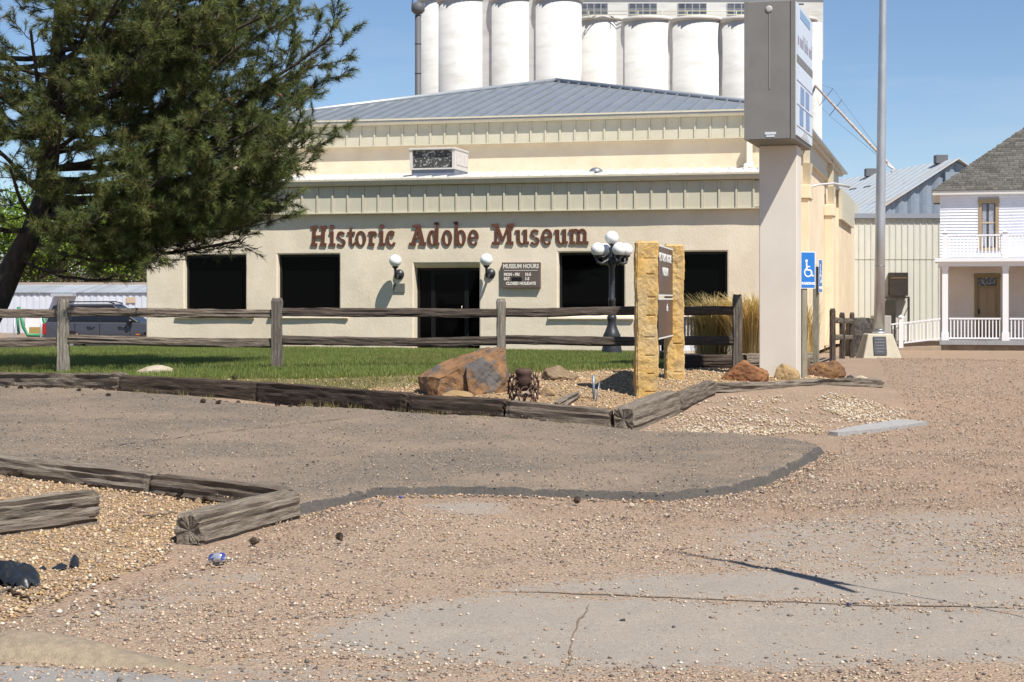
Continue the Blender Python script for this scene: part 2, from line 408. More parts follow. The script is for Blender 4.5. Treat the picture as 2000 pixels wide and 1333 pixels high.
# lawn
lawnp = [(-9.5, 26.4), (-7.9, 26.25), (-6.2, 25.6), (-4.2, 25.0), (-2.6, 24.9), (-.6, 25.0), (.5, 25.4), (2.0, 26.0), (2.6, 26.9), (2.6, 28.2), (3.0, 38.5), (3.4, 40.7), (-9.2, 43.8), (-12, 45), (-16, 45), (-16, 27)]
sheet('lawn', lawnp, m_lawnsoil, .05, .15, .3, .14, .12)
dryp = [(-9.0, 25.9), (-7.6, 25.75), (-6.2, 24.7), (-4.6, 23.6), (-2.9, 23.2), (-1.4, 23.2), (-.8, 23.9), (.2, 24.6), (1.6, 25.3), (1.9, 26.2), (-.5, 25.6), (-2.8, 25.4), (-5.5, 25.9), (-8, 26.7)]
sheet('dry_turf', dryp, m_dry, .042, .1, .2, .1, .15)
# worn concrete apron
BARE = [(1.0, GP((640, 1262), (760, 1197), (1000, 1174), (1500, 1184), (2040, 1206), (2040, 1298), (1500, 1308), (1100, 1312), (850, 1290))),
        (.95, GP((930, 1168), (1100, 1140), (1450, 1122), (1750, 1125), (2040, 1130), (2040, 1198), (1500, 1176), (1100, 1165))),
        (.56, GP((1380, 1040), (1500, 1020), (1700, 1008), (2040, 1000), (2040, 1135), (1500, 1132), (1300, 1100))),
        (.75, GP((790, 988), (1010, 982), (1020, 1006), (900, 1012), (830, 1005))),
        (.7, GP((380, 1133), (500, 1126), (520, 1140), (400, 1156))), (.55, GP((120, 1200), (330, 1145), (470, 1150), (420, 1190), (200, 1235))),
        (.7, GP((480, 1300), (900, 1318), (1300, 1325), (1300, 1333), (600, 1333), (300, 1333)))]
def bare(x, y):
    r = np.zeros(np.shape(x))
    wx, wy = x+(fbm(x*2.5, y*2.5, 4, 50)-.5)*.5, y+(fbm(x*2.5, y*2.5, 4, 61)-.5)*.35
    for a, pl in BARE: r = np.maximum(r, a*sstep(-.5, .4, sdist(pl, wx, wy)))
    return r
apron = GP((-10, 1240), (330, 1130), (700, 1030), (780, 985), (1020, 980), (1040, 1010), (1380, 1030), (1700, 1000), (2050, 990))+[(7, 9.5), (7, 5.8), (-4.5, 5.8), (-4.5, 7.6)]
sheet('concrete_apron', apron, m_conc, .012, .06, .12, .06, .1, cols=lambda x, y: np.repeat(bare(x, y)[:, None], 3, 1), drop=.03)
apron_o = bpy.data.objects['concrete_apron']
m_joint = ground_mat('joint_dirt', [(.30, .22, .15), (.20, .15, .11), (.36, .26, .18), (.10, .08, .07)], 90, (.27, .20, .14), .4, .8)
def strip(name, pts, w, m, lift, parent=None, seed=0, n=90, wob=.02):
    pts = [Vector((p[0], p[1], 0)) for p in pts]; L = [0]
    for a, b in zip(pts, pts[1:]): L.append(L[-1]+(b-a).length)
    V = []
    for i in range(n+1):
        t = L[-1]*i/n; k = max(j for j in range(len(L)) if L[j] <= t+1e-9); k = min(k, len(pts)-2)
        a, b = pts[k], pts[k+1]; p = a.lerp(b, (t-L[k])/(L[k+1]-L[k])); dr = (b-a).normalized(); nrm = Vector((-dr.y, dr.x, 0))
        o = (float(fbm(np.array([t*2.2]), np.array([seed*3.3]), 4, seed))-.5)*2*wob
        ww = w*(.6+.8*float(vnoise(np.array([t*5]), np.array([seed*1.0]), 5)))*min(1, .25+4*min(i, n-i)/n)
        for s in (-.5, .5):
            q = p+nrm*(o+ww*s); V.append((q.x, q.y, float(gr(np.array([q.x]), np.array([q.y]))[0])+lift))
    Fc = np.array([(2*i, 2*i+1, 2*i+3, 2*i+2) for i in range(n)])
    return np_mesh(name, np.array(V), Fc, m, parent=parent)
strip('expansion_joint', GP((980, 1163), (1250, 1172), (1500, 1181), (1750, 1190), (2040, 1200)), .022, m_joint, .016, apron_o, 1)
strip('crack', GP((1158, 1188), (1132, 1215), (1120, 1245), (1122, 1262), (1104, 1300), (1095, 1330)), .010, m_joint, .0165, apron_o, 2, wob=.05)
m_crack = mat('asphalt_crack', (.07, .06, .055), rough=.95)
strip('crack', GP((110, 904), (250, 880), (420, 858), (600, 838), (760, 820)), .018, m_crack, .078, bpy.data.objects['driveway'], 4, wob=.03)
# concrete kerb and gutter at the street, bottom left
m_kerb = mat('kerb_concrete', (.36, .285, .195), (.25, .195, .135), 22, bump=1.2, bscale=90, col3=(.23, .19, .145), scale3=5, lo3=.5, hi3=.75, detail=8)
m_gut = mat('gutter_concrete', (.27, .255, .235), (.22, .205, .19), 4, bump=.5, bscale=70)
m_street = mat('street_asphalt', (.055, .055, .06), (.075, .072, .07), 60, bump=.5, bscale=150)
kp = GP((-80, 1262), (60, 1252), (180, 1262), (330, 1290), (480, 1312), (420, 1326), (250, 1316), (100, 1308), (-80, 1305))
def kextra(x, y, d): return .075*sstep(0, .22, d)*sstep(-1.2, -2.2, x)
sheet('kerb', kp, m_kerb, .02, .04, .08, .04, .03, extra=kextra)
gp_ = GP((-80, 1300), (100, 1304), (250, 1312), (430, 1326), (1400, 1345), (2050, 1352))+[(6, 6.3), (-5, 6.3)]
sheet('gutter', gp_, m_gut, .014, .04, .06, .05, .03)
sheet('road', [(-40, 6.85), (-2.5, 6.93), (-.5, 6.8), (40, 6.75), (40, 1.5), (-40, 1.5)], m_street, .03, .03, .05, .4, .02)

# ------------------------------------------------------------------ loose stones (too many to count)
_oct = np.array([(1, 0, 0), (-1, 0, 0), (0, 1, 0), (0, -1, 0), (0, 0, 1), (0, 0, -1)], float)
_of = np.array([(0, 2, 4), (2, 1, 4), (1, 3, 4), (3, 0, 4), (2, 0, 5), (1, 2, 5), (3, 1, 5), (0, 3, 5)])
def pebbles(name, x, y, size, pal, label, z_lift=.012, flat=.6):
    n = len(x); z = gr(x, y)+z_lift
    R = rng.uniform(0, 2*np.pi, n); s = size*np.clip(np.exp(rng.normal(0, .48, n)), .3, 2.3); ax = rng.uniform(.65, 1.25, (n, 3)); ax[:, 2] *= flat
    v = _oct[None]*(1+rng.uniform(-.22, .22, (n, 6, 1)))*ax[:, None, :]*s[:, None, None]
    c, sn = np.cos(R)[:, None], np.sin(R)[:, None]
    vx = v[..., 0]*c-v[..., 1]*sn; vy = v[..., 0]*sn+v[..., 1]*c
    V = np.stack([vx+x[:, None], vy+y[:, None], v[..., 2]+z[:, None]+(s*.25)[:, None]], -1).reshape(-1, 3)
    Fc = (_of[None]+6*np.arange(n)[:, None, None]).reshape(-1, 3)
    pal = np.array(pal); ci = pal[rng.integers(0, len(pal), n)]*rng.uniform(.8, 1.2, (n, 1))
    o = np_mesh(name, V, Fc, mat('pebble', (.3, .3, .3), attr='Col', rough=.85, spec=.25, rand=False), np.repeat(ci, 6, 0), smooth=True)
    return tag(o, label, 'gravel', kind='stuff')
def scatter(poly, n, dens=None):
    p = np.array(poly); lo, hi = p.min(0), p.max(0); x = rng.uniform(lo[0], hi[0], n); y = rng.uniform(lo[1], hi[1], n)
    k = sdist(poly, x, y) > 0; x, y = x[k], y[k]
    if dens is not None: k = rng.random(len(x)) < dens(x, y); x, y = x[k], y[k]
    return x, y
PEB = TAN+[(.10, .09, .088), (.24, .16, .115), (.55, .48, .40), (.46, .35, .25), (.40, .30, .22)]
near = GP((-20, 1240), (320, 1120), (560, 1020), (740, 978), (1300, 988), (1480, 962), (1640, 890), (2040, 860))+[(6.5, 7.0), (-3.2, 7.0)]
def dn(x, y): return np.clip((1-.93*bare(x, y))*(.25+1.1*sstep(.35, .65, fbm(x*1.6, y*1.6, 4, 77)))*np.clip((11/y)**1.2, .25, 1), .02, 1)
x, y = scatter(near, 190000, dn); pebbles('loose_gravel', x, y, .0062, PEB, 'loose mixed gravel strewn over the worn concrete apron')
x, y = scatter(drive, 70000, lambda x, y: np.clip((15/y)**2, .2, 1)*.8); x2, y2 = [], []
for (ax, ay), (bx, by) in zip(lip, lip[1:]):
    n_ = int(math.hypot(bx-ax, by-ay)*260); t_ = rng.random(n_); o_ = rng.normal(-.07, .06, n_); L_ = math.hypot(bx-ax, by-ay); x2.append(ax+(bx-ax)*t_-(by-ay)/L_*o_*-1*-1); y2.append(ay+(by-ay)*t_+(bx-ax)/L_*o_)
x2, y2 = np.concatenate(x2), np.concatenate(y2); k_ = sdist(drive, x2, y2) < .02
pebbles('lip_gravel', x2[k_], y2[k_], .008, TAN+ASPH[:3]+[(.45, .26, .12)], 'loose stones gathered along the foot of the asphalt lip', .006)
pebbles('drive_gravel', x, y, .0062, ASPH+TAN[:4], 'fine gravel lying on the old asphalt drive', .078)
x, y = scatter(bedp, 45000, lambda x, y: np.full(len(x), .8)); pebbles('bed_stones', x, y, .013, BED, 'orange tan gravel filling the planting bed in front of the lawn', .03)
x, y = scatter(bed2, 90000, lambda x, y: np.full(len(x), .85)); pebbles('bed_stones', x, y, .0085, BED+TAN[:6], 'orange tan gravel in the near left planting bed', .015)
white = GP((1245, 845), (1330, 805), (1420, 775), (1640, 770), (1770, 800), (1790, 830), (1620, 850), (1480, 856), (1380, 858))
WH = [(.50, .40, .28), (.55, .47, .37), (.42, .31, .20), (.58, .51, .42), (.46, .35, .235), (.38, .27, .17)]
x, y = scatter(white, 30000, lambda x, y: sstep(.25, .6, fbm(x*1.3, y*1.3, 4, 31))*.8*sstep(-.1, .5, sdist(white, x, y))+.04); pebbles('crushed_stone', x, y, .0115, WH, 'pale crushed stone spread in front of the timber corner', .012)
x, y = scatter(GP((0, 1130), (330, 1080), (480, 1075), (470, 1120), (330, 1150), (130, 1240), (0, 1260)), 420, None); pebbles('white_stones', x, y, .010, WH[:4], 'scattered whitish stones at the edge of the near left bed', .02)
lot = GP((1640, 885), (2040, 858))+[(14, 40), (9, 42), (6.2, 28)]+GP((1790, 830), (1640, 850))
x, y = scatter(lot, 110000, lambda x, y: np.clip((20/y)**2, .12, .8)); pebbles('lot_gravel', x, y, .008, TAN+[(.42, .27, .19)], 'pinkish tan gravel of the parking lot on the right', .01)
# ------------------------------------------------------------------ museum
A = math.atan(850/F); CA, SA = math.cos(A), math.sin(A); MY = 41.5; MZ = .25
def FR(s, t, z): return Vector((s*CA+t*SA, MY-s*SA+t*CA, z))          # facade frame: s along the front, t into the depth
def LS(px, py, t):
    m = (px-1000)/F; s = (m*(MY+t*CA)-t*SA)/(CA+m*SA); Y = MY-s*SA+t*CA
    return s, CAM_Z-(py-HOR)*Y/F
MX = Matrix((FR(1, 0, 0)-FR(0, 0, 0), FR(0, 1, 0)-FR(0, 0, 0), Vector((0, 0, 1)))).transposed().to_4x4()
U = (CA, -SA, 0); UZ = (0, 0, 1); VN = Vector((SA, CA, 0))
m_stucco = mat('cream_stucco', (.80, .695, .54), (.73, .63, .48), 1.3, rough=.9, bump=.7, bscale=26, col3=(.66, .55, .40), scale3=1.1, lo3=.5, hi3=.82, spec=.2, stretch=(1, 1, .45))
m_stucco2 = mat('tan_stucco', (.79, .66, .48), (.72, .59, .42), 1.6, rough=.9, bump=.4, bscale=20, col3=(.82, .70, .52), scale3=.6, spec=.2)
m_fascia = mat('fascia_metal', (.60, .555, .425), (.55, .51, .385), 3, rough=.45, spec=.4)
m_gutter = mat('gutter_metal', (.64, .58, .44), (.58, .52, .39), 4, rough=.45, spec=.4)
m_roof = mat('roof_metal', (.34, .365, .39), (.30, .325, .35), 1.2, rough=.38, metal=.45, spec=.5)
m_roofw = mat('white_roof_metal', (.72, .70, .66), (.62, .60, .57), 2, rough=.5)
m_glass = mat('dark_glass', (.002, .002, .0025), rough=.04, spec=.05, rand=False)
m_black = mat('black_frame', (.012, .012, .013), rough=.5)
m_inside = mat('dark_interior', (.02, .018, .016), (.03, .025, .02), 3, rough=.9)

mus = thing('museum_building', 'long cream stucco museum with ribbed metal fascia and hip roof behind the lawn', 'building', FR(0, 0, MZ), -A)
SL, SR = -9.83, 6.12
ZF, ZG, ZE = 3.77, 4.60, 6.58                       # fascia foot, gutter top, upper eave
TU = 4.4
wins = []
for x0, x1 in ((360, 480), (542, 663), (1090, 1219), (1303, 1420)):
    a, zt = LS(x0, 497, 0); b, _ = LS(x1, 497, 0); wins.append((a, b, 1.17, 2.74))
dr0, dr1 = LS(808, 514, 0)[0], LS(936, 514, 0)[0]; dz0, dz1 = .30, LS(870, 515, 0)[1]
# front wall: one shell with real openings (grid of blocks), softly uneven stucco
TH = .38; zt_ = 4.5
ops = sorted([(a, b, z0, z1) for a, b, z0, z1 in wins]+[(dr0, dr1, MZ-.1, dz1)])
def fill(vals, step):
    o = []
    for a, b in zip(vals, vals[1:]): n = max(1, int((b-a)/step)); o += [a+(b-a)*i/n for i in range(n)]
    return o+[vals[-1]]
gs = fill(sorted([SL, SR]+[v for o in ops for v in o[:2]]), .16); gzs = fill(sorted({MZ-.4, zt_, MZ-.1, dz1, 1.17, 2.74}), .16)
def hole(s, z): return any(a < s < b and z0 < z < z1 for a, b, z0, z1 in ops)
def sk(s, z): return mnoise.fractal(Vector((s*.9, z*.9, 4)), .9, 2, 4)*.012
m = MB(); ns_ = len(gs); idx = {}
vv, ff = [], []
def vid(key, p):
    if key not in idx: idx[key] = len(vv); vv.append(p)
    return idx[key]
def fv(i, j): return vid((i, j, 0), FR(gs[i], sk(gs[i], gzs[j]), gzs[j]))
def rv(i, j): return vid((i, j, 1), FR(gs[i], TH, gzs[j]))
cells = {(i, j) for i in range(len(gs)-1) for j in range(len(gzs)-1) if not hole((gs[i]+gs[i+1])/2, (gzs[j]+gzs[j+1])/2)}
for i, j in cells:
    ff.append((fv(i, j), fv(i+1, j), fv(i+1, j+1), fv(i, j+1)))
    for (a, b), (c, d), (e, f_) in (((i, j), (i, j+1), (i-1, j)), ((i+1, j+1), (i+1, j), (i+1, j)), ((i, j+1), (i+1, j+1), (i, j+1)), ((i+1, j), (i, j), (i, j-1))):
        if (e, f_) not in cells: ff.append((fv(a, b), fv(c, d), rv(c, d), rv(a, b)))
m.add(vv, ff); fw = m.build('front_wall', m_stucco, mus, bev=.035)
# rounded lintel shadow line over the door and thin sills under the windows
for a, b, z0, z1 in wins:
    m = MB(); w = .24
    m.hexa([FR(a-w, -.07, z0-.05), FR(b+w, -.07, z0-.05), FR(b+w, .0, z0-.09), FR(a-w, .0, z0-.09)], [FR(a-w, -.06, z0), FR(b+w, -.06, z0), FR(b+w, .0, z0+.05), FR(a-w, .0, z0+.05)])
    m.build('window_sill', m_stucco, mus, bev=.012)
    m = MB(); f = .06
    m.bb((a, .16, z0), (a+f, .24, z1), FR); m.bb((b-f, .16, z0), (b, .24, z1), FR)
    m.bb((a+f, .16, z1-f), (b-f, .24, z1), FR); m.bb((a+f, .16, z0), (b-f, .24, z0+f), FR)
    wf = m.build('window', m_black, mus)
    m = MB(); m.bb((a+f, .195, z0+f), (b-f, .205, z1-f), FR); m.build('pane', m_glass, wf)
# glazed entrance in its recess
m = MB(); f = .07; t0 = .30
ztop = dz1-.10
m.bb((dr0, t0, dz0-.05), (dr0+f, t0+.08, ztop), FR); m.bb((dr1-f, t0, dz0-.05), (dr1, t0+.08, ztop), FR)
m.bb((dr0+f, t0, ztop-f), (dr1-f, t0+.08, ztop), FR)
ent = m.build('entrance', m_black, mus)
mid = (dr0+dr1)/2
dl0, dl1 = mid-.45, mid+.45
for a, b in ((dr0+f, dl0-.04), (dl1+.04, dr1-f)):
    m = MB(); m.bb((a, t0+.03, dz0), (b, t0+.04, ztop-f), FR); m.build('side_light', m_glass, ent)
m = MB()
for a, b, z0, z1 in ((dl0-.04, dl0+.07, dz0, ztop-f), (dl1-.07, dl1+.04, dz0, ztop-f), (dl0+.07, dl1-.07, dz0, dz0+.2), (dl0+.07, dl1-.07, ztop-f-.1, ztop-f)):
    m.bb((a, t0+.01, z0), (b, t0+.06, z1), FR)
m.build('door', mat('door_frame', (.010, .010, .010), rough=.5, spec=.2), ent)
m = MB(); m.bb((dl0+.07, t0+.03, dz0+.2), (dl1-.07, t0+.04, ztop-f-.1), FR); m.build('door_pane', m_glass, ent)
m = MB(); m.tube([FR(dl1-.12, t0+.0, 1.2), FR(dl1-.12, t0-.06, 1.22), FR(dl1-.12, t0-.06, 1.42), FR(dl1-.12, t0, 1.44)], .014, 8)
m.build('door_handle', mat('worn_brass', (.35, .30, .22), rough=.35, metal=.8), ent)
m = MB(); m.bb((dr0+.05, .0, MZ-.1), (dr1-.05, t0+.1, dz0-.03), FR); m.build('threshold', mat('pale_concrete', (.45, .46, .46), (.38, .39, .39), 5, rough=.8), mus)
m = MB(); m.hexa([FR(dr0, .12, dz1-.10), FR(dr1, .12, dz1-.10), FR(dr1, t0+.079, dz1-.11), FR(dr0, t0+.079, dz1-.11)], [FR(dr0, .02, dz1), FR(dr1, .02, dz1), FR(dr1, t0+.079, dz1), FR(dr0, t0+.079, dz1)])
m.build('lintel', m_stucco, mus, bev=.02)
# walls behind the front: left side, right side, upper body, rear
m = MB(); m.bb((SL, TH+.002, MZ-.4), (SL+.3, 27, zt_), FR); m.build('left_wall', m_stucco, mus)
m = MB(); m.bb((SR-.3, TH+.002, MZ-.4), (SR, TU-.002, zt_), FR); m.build('side_wall', m_stucco2, mus)
m = MB(); m.bb((SR-.3, TU+.302, MZ-.4), (SR+.003, 27, ZE-.15), FR); m.build('side_wall', m_stucco2, mus)
m = MB(); m.bb((SL+.301, TU, 3.9), (SR-.001, TU+.3, ZE-.1), FR); m.build('upper_wall', m_stucco2, mus)
m = MB(); m.bb((SL+.301, 27.0, MZ-.4), (SR-.002, 27.3, ZE-.1), FR); m.build('rear_wall', m_stucco2, mus)
m = MB(); m.bb((SL+.31, TH+.6, MZ-.2), (SR-.31, TH+.62, zt_-.2), FR); m.build('dark_room', m_inside, mus)
# ribbed fascia panels: one panel with its rib, repeated
def panel_mesh(w, h, name):
    m = MB()
    n = 5
    m.bb((0, -.006, 0), (w-.045, 0, h)); m.hexa([(w-.045, -.035, 0), (w, -.035, 0), (w, 0, 0), (w-.045, 0, 0)], [(w-.045, -.035, h), (w, -.035, h), (w, 0, h), (w-.045, 0, h)])
    me = m.mesh(name, m_fascia); return me
PW = .406
pm1 = panel_mesh(PW-.004, ZG-.17-ZF, 'lower_panel'); pm2 = panel_mesh(PW-.004, ZE-.16-5.86, 'upper_panel')
def fascia(parent, me, s0, s1, t, z, ang0=None):
    n = int((s1-s0)/PW)
    for i in range(n):
        s = s0+i*PW
        M = Matrix.Translation(FR(s, t, z)) @ MX
        link_mesh('fascia_panel', me, parent, M)
fascia(mus, pm1, SL-.05, SR+.2, -.12, ZF)
fascia(mus, pm2, SL-.05, SR+.2, TU-.12, 5.86)
m = MB()
m.bb((SL-.05, -.116, ZF+.02), (SR+.15, -.002, ZG-.2), FR); m.bb((SL-.05, -.165, ZF-.025), (SR+.15, -.002, ZF-.001), FR)
m.build('fascia_backing', m_fascia, mus)
m = MB(); m.bb((SL-.05, TU-.116, 5.88), (SR+.12, TU-.002, ZE-.2), FR); m.bb((SL-.05, TU-.165, 5.835), (SR+.12, TU-.002, 5.859), FR)
m.build('fascia_backing', m_fascia, mus)
def gutter_prof(t, z):                             # cross section of a box gutter with a rolled lip
    return [(t, z-.16), (t-.11, z-.16), (t-.15, z-.10), (t-.15, z-.045), (t-.175, z-.045), (t-.175, z), (t-.14, z), (t-.14, z-.03), (t, z-.03)]
def gutter(parent, s0, s1, t, z):
    m = MB(); pr = [FR(s0, a, b) for a, b in gutter_prof(t, z)]; m.prism(pr, FR(s1, 0, 0)-FR(s0, 0, 0)); return m.build('gutter', m_gutter, parent)
gutter(mus, SL-.1, SR+.28, -.13, ZG)
gutter(mus, SL-.3, SR+.45, TU-.14, ZE)
# lower roof: white standing-seam pan running back up to the upper wall
m = MB()
m.hexa([FR(SL-.1, -.14, ZG-.05), FR(SR+.2, -.14, ZG-.05), FR(SR+.2, TU, 5.02), FR(SL-.1, TU, 5.02)], [FR(SL-.1, -.14, ZG-.01), FR(SR+.2, -.14, ZG-.01), FR(SR+.2, TU, 5.06), FR(SL-.1, TU, 5.06)])
lr = m.build('lower_roof', m_roofw, mus)
s = SL+.1
while s < SR:
    m = MB(); m.hexa([FR(s, -.13, ZG-.008), FR(s+.04, -.13, ZG-.008), FR(s+.04, TU-.003, 5.055), FR(s, TU-.003, 5.055)], [FR(s, -.13, ZG+.04), FR(s+.04, -.13, ZG+.04), FR(s+.04, TU-.003, 5.11), FR(s, TU-.003, 5.11)])
    m.build('roof_seam', m_roofw, lr); s += PW
# hip roof
TE = TU-.3; EL, ER = SL-.25, SR+.45; HW = (ER-EL)/2; KZ = (8.47-ZE)/7.9
def rz(t): return ZE-.02+KZ*(t-TE)
TB = 27.4
m = MB()
c0, c1, c2, c3 = FR(EL, TE, rz(TE)), FR(ER, TE, rz(TE)), FR(ER, TB, rz(TE)), FR(EL, TB, rz(TE))
a0, a1 = FR(EL+HW, TE+HW, rz(TE+HW)), FR(EL+HW, TB-HW, rz(TE+HW))
m.add([c0, c1, c2, c3, a0, a1], [(1, 2, 5, 4), (3, 0, 4, 5), (2, 3, 5)])
dn_ = Vector((0, 0, -.06))
m.add([c0+dn_, c1+dn_, c2+dn_, c3+dn_], [(3, 2, 1, 0)]); m.add([c0, c1, c1+dn_, c0+dn_], [(0, 1, 2, 3)]); m.add([c1, c2, c2+dn_, c1+dn_], [(0, 1, 2, 3)])
hr = m.build('hip_roof', m_roof, mus, fix=False)
s = EL; PR = .406
while s < ER-.02:
    s1 = min(s+PR, ER-.001)
    def tm(q): return TE+max(.0, min(q-EL, ER-q))
    pts = [FR(s, TE, rz(TE)), FR(s1, TE, rz(TE))]
    if s < EL+HW < s1: pts += [FR(s1, tm(s1), rz(tm(s1))), FR(EL+HW, tm(EL+HW), rz(tm(EL+HW))), FR(s, tm(s), rz(tm(s)))]
    else: pts += [FR(s1, tm(s1), rz(tm(s1))), FR(s, tm(s), rz(tm(s)))]
    m = MB(); m.add(pts, [tuple(range(len(pts)))])
    tt = tm(s)
    if tt > TE+.05:
        w, h = .028, .065
        m.hexa([FR(s, TE, rz(TE)+.002), FR(s+w, TE, rz(TE)+.002), FR(s+w, tt, rz(tt)+.002), FR(s, tt, rz(tt)+.002)], [FR(s, TE, rz(TE)+h), FR(s+w, TE, rz(TE)+h), FR(s+w, tt, rz(tt)+h), FR(s, tt, rz(tt)+h)])
    m.build('roof_panel', m_roof, hr, fix=False); s += PR
for e in (c0, c1):
    m = MB(); q = a0; m.tube([e+Vector((0, 0, .04)), q+Vector((0, 0, .05))], .075, 6); m.build('hip_cap', mat('hip_cap_metal', (.42, .44, .46), rough=.4, metal=.4), hr)
m = MB(); m.tube([a0+Vector((0, 0, .05)), a1+Vector((0, 0, .05))], .075, 6); m.build('ridge_cap', MATS['hip_cap_metal'], hr)
# right side: fascia, eave gutter, pilasters, downspouts
m = MB(); m.bb((SR+.002, TU-.1, 5.86), (SR+.12, 27, ZE-.16), FR); m.build('side_fascia', m_fascia, mus)
m = MB(); pr = [FR(SR+.12-(a), TU-.3, b) for a, b in [(p-(0), q) for p, q in gutter_prof(0, ZE)]]; m.prism(pr, FR(0, TB, 0)-FR(0, TU-.3, 0)); m.build('side_gutter', mat('grey_gutter', (.50, .47, .42), rough=.5), mus)
for t, zb in ((9.8, .4), (20.5, .4)):
    m = MB(); m.bb((SR+.005, t, MZ-.3), (SR+.32, t+1.0, 4.55), FR); m.bb((SR+.006, t-.06, 4.553), (SR+.36, t+1.06, 4.95), FR)
    m.build('pilaster', m_stucco2, mus, bev=.02)
    m = MB(); m.hexa([FR(SR+.12, t+.3, 4.96), FR(SR+.3, t+.3, 4.96), FR(SR+.3, t+.7, 4.96), FR(SR+.12, t+.7, 4.96)], [FR(SR+.122, t+.1, 5.6), FR(SR+.36, t+.1, 5.6), FR(SR+.36, t+.9, 5.6), FR(SR+.122, t+.9, 5.6)])
    m.bb((SR+.124, t+.35, 5.603), (SR+.3, t+.65, ZE-.2), FR); m.build('downspout', m_gutter, mus)
m = MB(); dsx = LS(1464, 300, TU-.2)[0]; m.bb((dsx-.07, TU-.26, 5.08), (dsx+.07, TU-.12, 5.83), FR); m.hexa([FR(dsx-.12, TU-.5, 5.03), FR(dsx+.12, TU-.5, 5.03), FR(dsx+.1, TU-.12, 5.06), FR(dsx-.1, TU-.12, 5.06)], [FR(dsx-.12, TU-.5, 5.10), FR(dsx+.12, TU-.5, 5.10), FR(dsx+.1, TU-.12, 5.2), FR(dsx-.1, TU-.12, 5.2)])
m.build('downspout', mat('white_downspout', (.74, .70, .60), rough=.5), mus)
m = MB(); m.bb((SR+.006, 13.0, 3.0), (SR+.02, 15.0, 3.06), FR); m.build('conduit', mat('rust_brown', (.16, .10, .07), rough=.9), mus)
m = MB(); m.bb((SR+.005, 15.0, 2.1), (SR+.05, 16.6, 2.75), FR); m.build('louvre', mat('grey_louvre', (.50, .50, .47), rough=.6), mus)
m = MB(); m.bb((SR+.006, 23.3, MZ-.1), (SR+.03, 24.6, 2.6), FR); m.build('side_door', mat('tan_door', (.50, .38, .24), rough=.7), mus)
m = MB(); m.tube([FR(SR+.1, 10.2, 4.85), FR(SR+.55, 10.6, 5.0), FR(SR+.95, 10.9, 5.05), FR(SR+1.4, 11.3, 4.98)], [.03, .03, .035, .05], 8); m.build('gooseneck_lamp', mat('grey_lamp', (.55, .55, .54), rough=.4, metal=.3), mus)
# rear block, lower and slightly proud
m = MB(); m.bb((-4, 27.302, MZ-.4), (SR+.1, 43, 5.2), FR); m.build('rear_block', m_stucco2, mus)
m = MB(); m.bb((SR+.102, 27.31, 4.75), (SR+.24, 36, 5.95), FR); m.bb((-4, 27.4, 5.203), (SR+.1, 43, 6.1), FR); m.build('rear_fascia', m_fascia, mus)
m = MB(); m.bb((SR+.0, 43.01, MZ-.4), (SR+1.0, 62, 3.1), FR); m.build('rear_annex', m_stucco, mus)
m = MB(); m.hexa([FR(SR-.2, 43.02, 3.103), FR(SR+1.35, 43.02, 3.103), FR(SR+1.35, 62, 3.103), FR(SR-.2, 62, 3.103)], [FR(SR-.2, 43.02, 3.5), FR(SR+1.35, 43.02, 3.25), FR(SR+1.35, 62, 3.25), FR(SR-.2, 62, 3.5)]); m.build('annex_eave', m_roofw, mus)

# lettering, each letter cut out of a thick board with slab feet
m_let = mat('rust_brown_letters', (.135, .052, .03), (.112, .043, .025), 5, rough=.6)
let = thing('wall_lettering', 'rust brown slab letters reading Historic Adobe Museum on the front wall', 'lettering', FR(LS(880, 478, 0)[0], -.02, 2.98), -A)
class Glyph:
    def __init__(s): s.p = []
    def poly(s, pts): s.p.append(pts)
    def bar(s, a, b, w0, w1=None):
        w1 = w1 or w0; a, b = Vector(a), Vector(b); d = (b-a).normalized(); n = Vector((-d.y, d.x))
        s.p.append([a+n*w0/2, a-n*w0/2, b-n*w1/2, b+n*w1/2])
    def hb(s, x0, x1, y, h): s.p.append([Vector((x0, y-h/2+.008)), Vector((x1, y-h/2-.008)), Vector((x1, y+h/2+.006)), Vector((x0, y+h/2-.006))])
    def arc(s, c, rx, ry, wx, wy, a0=0, a1=360, n=20):
        for i in range(n):
            q = []
            for k, o in ((i, 1), (i+1, 1), (i+1, 0), (i, 0)):
                t = math.radians(a0+(a1-a0)*k/n); ex = rx if o else rx-wx; ey = ry if o else ry-wy
                q.append(Vector((c[0]+ex*math.cos(t), c[1]+ey*math.sin(t))))
            s.p.append(('arc', q))
XH, CH, ST, SB = .375, .53, .078, .076               # x-height, cap height, stem, slab
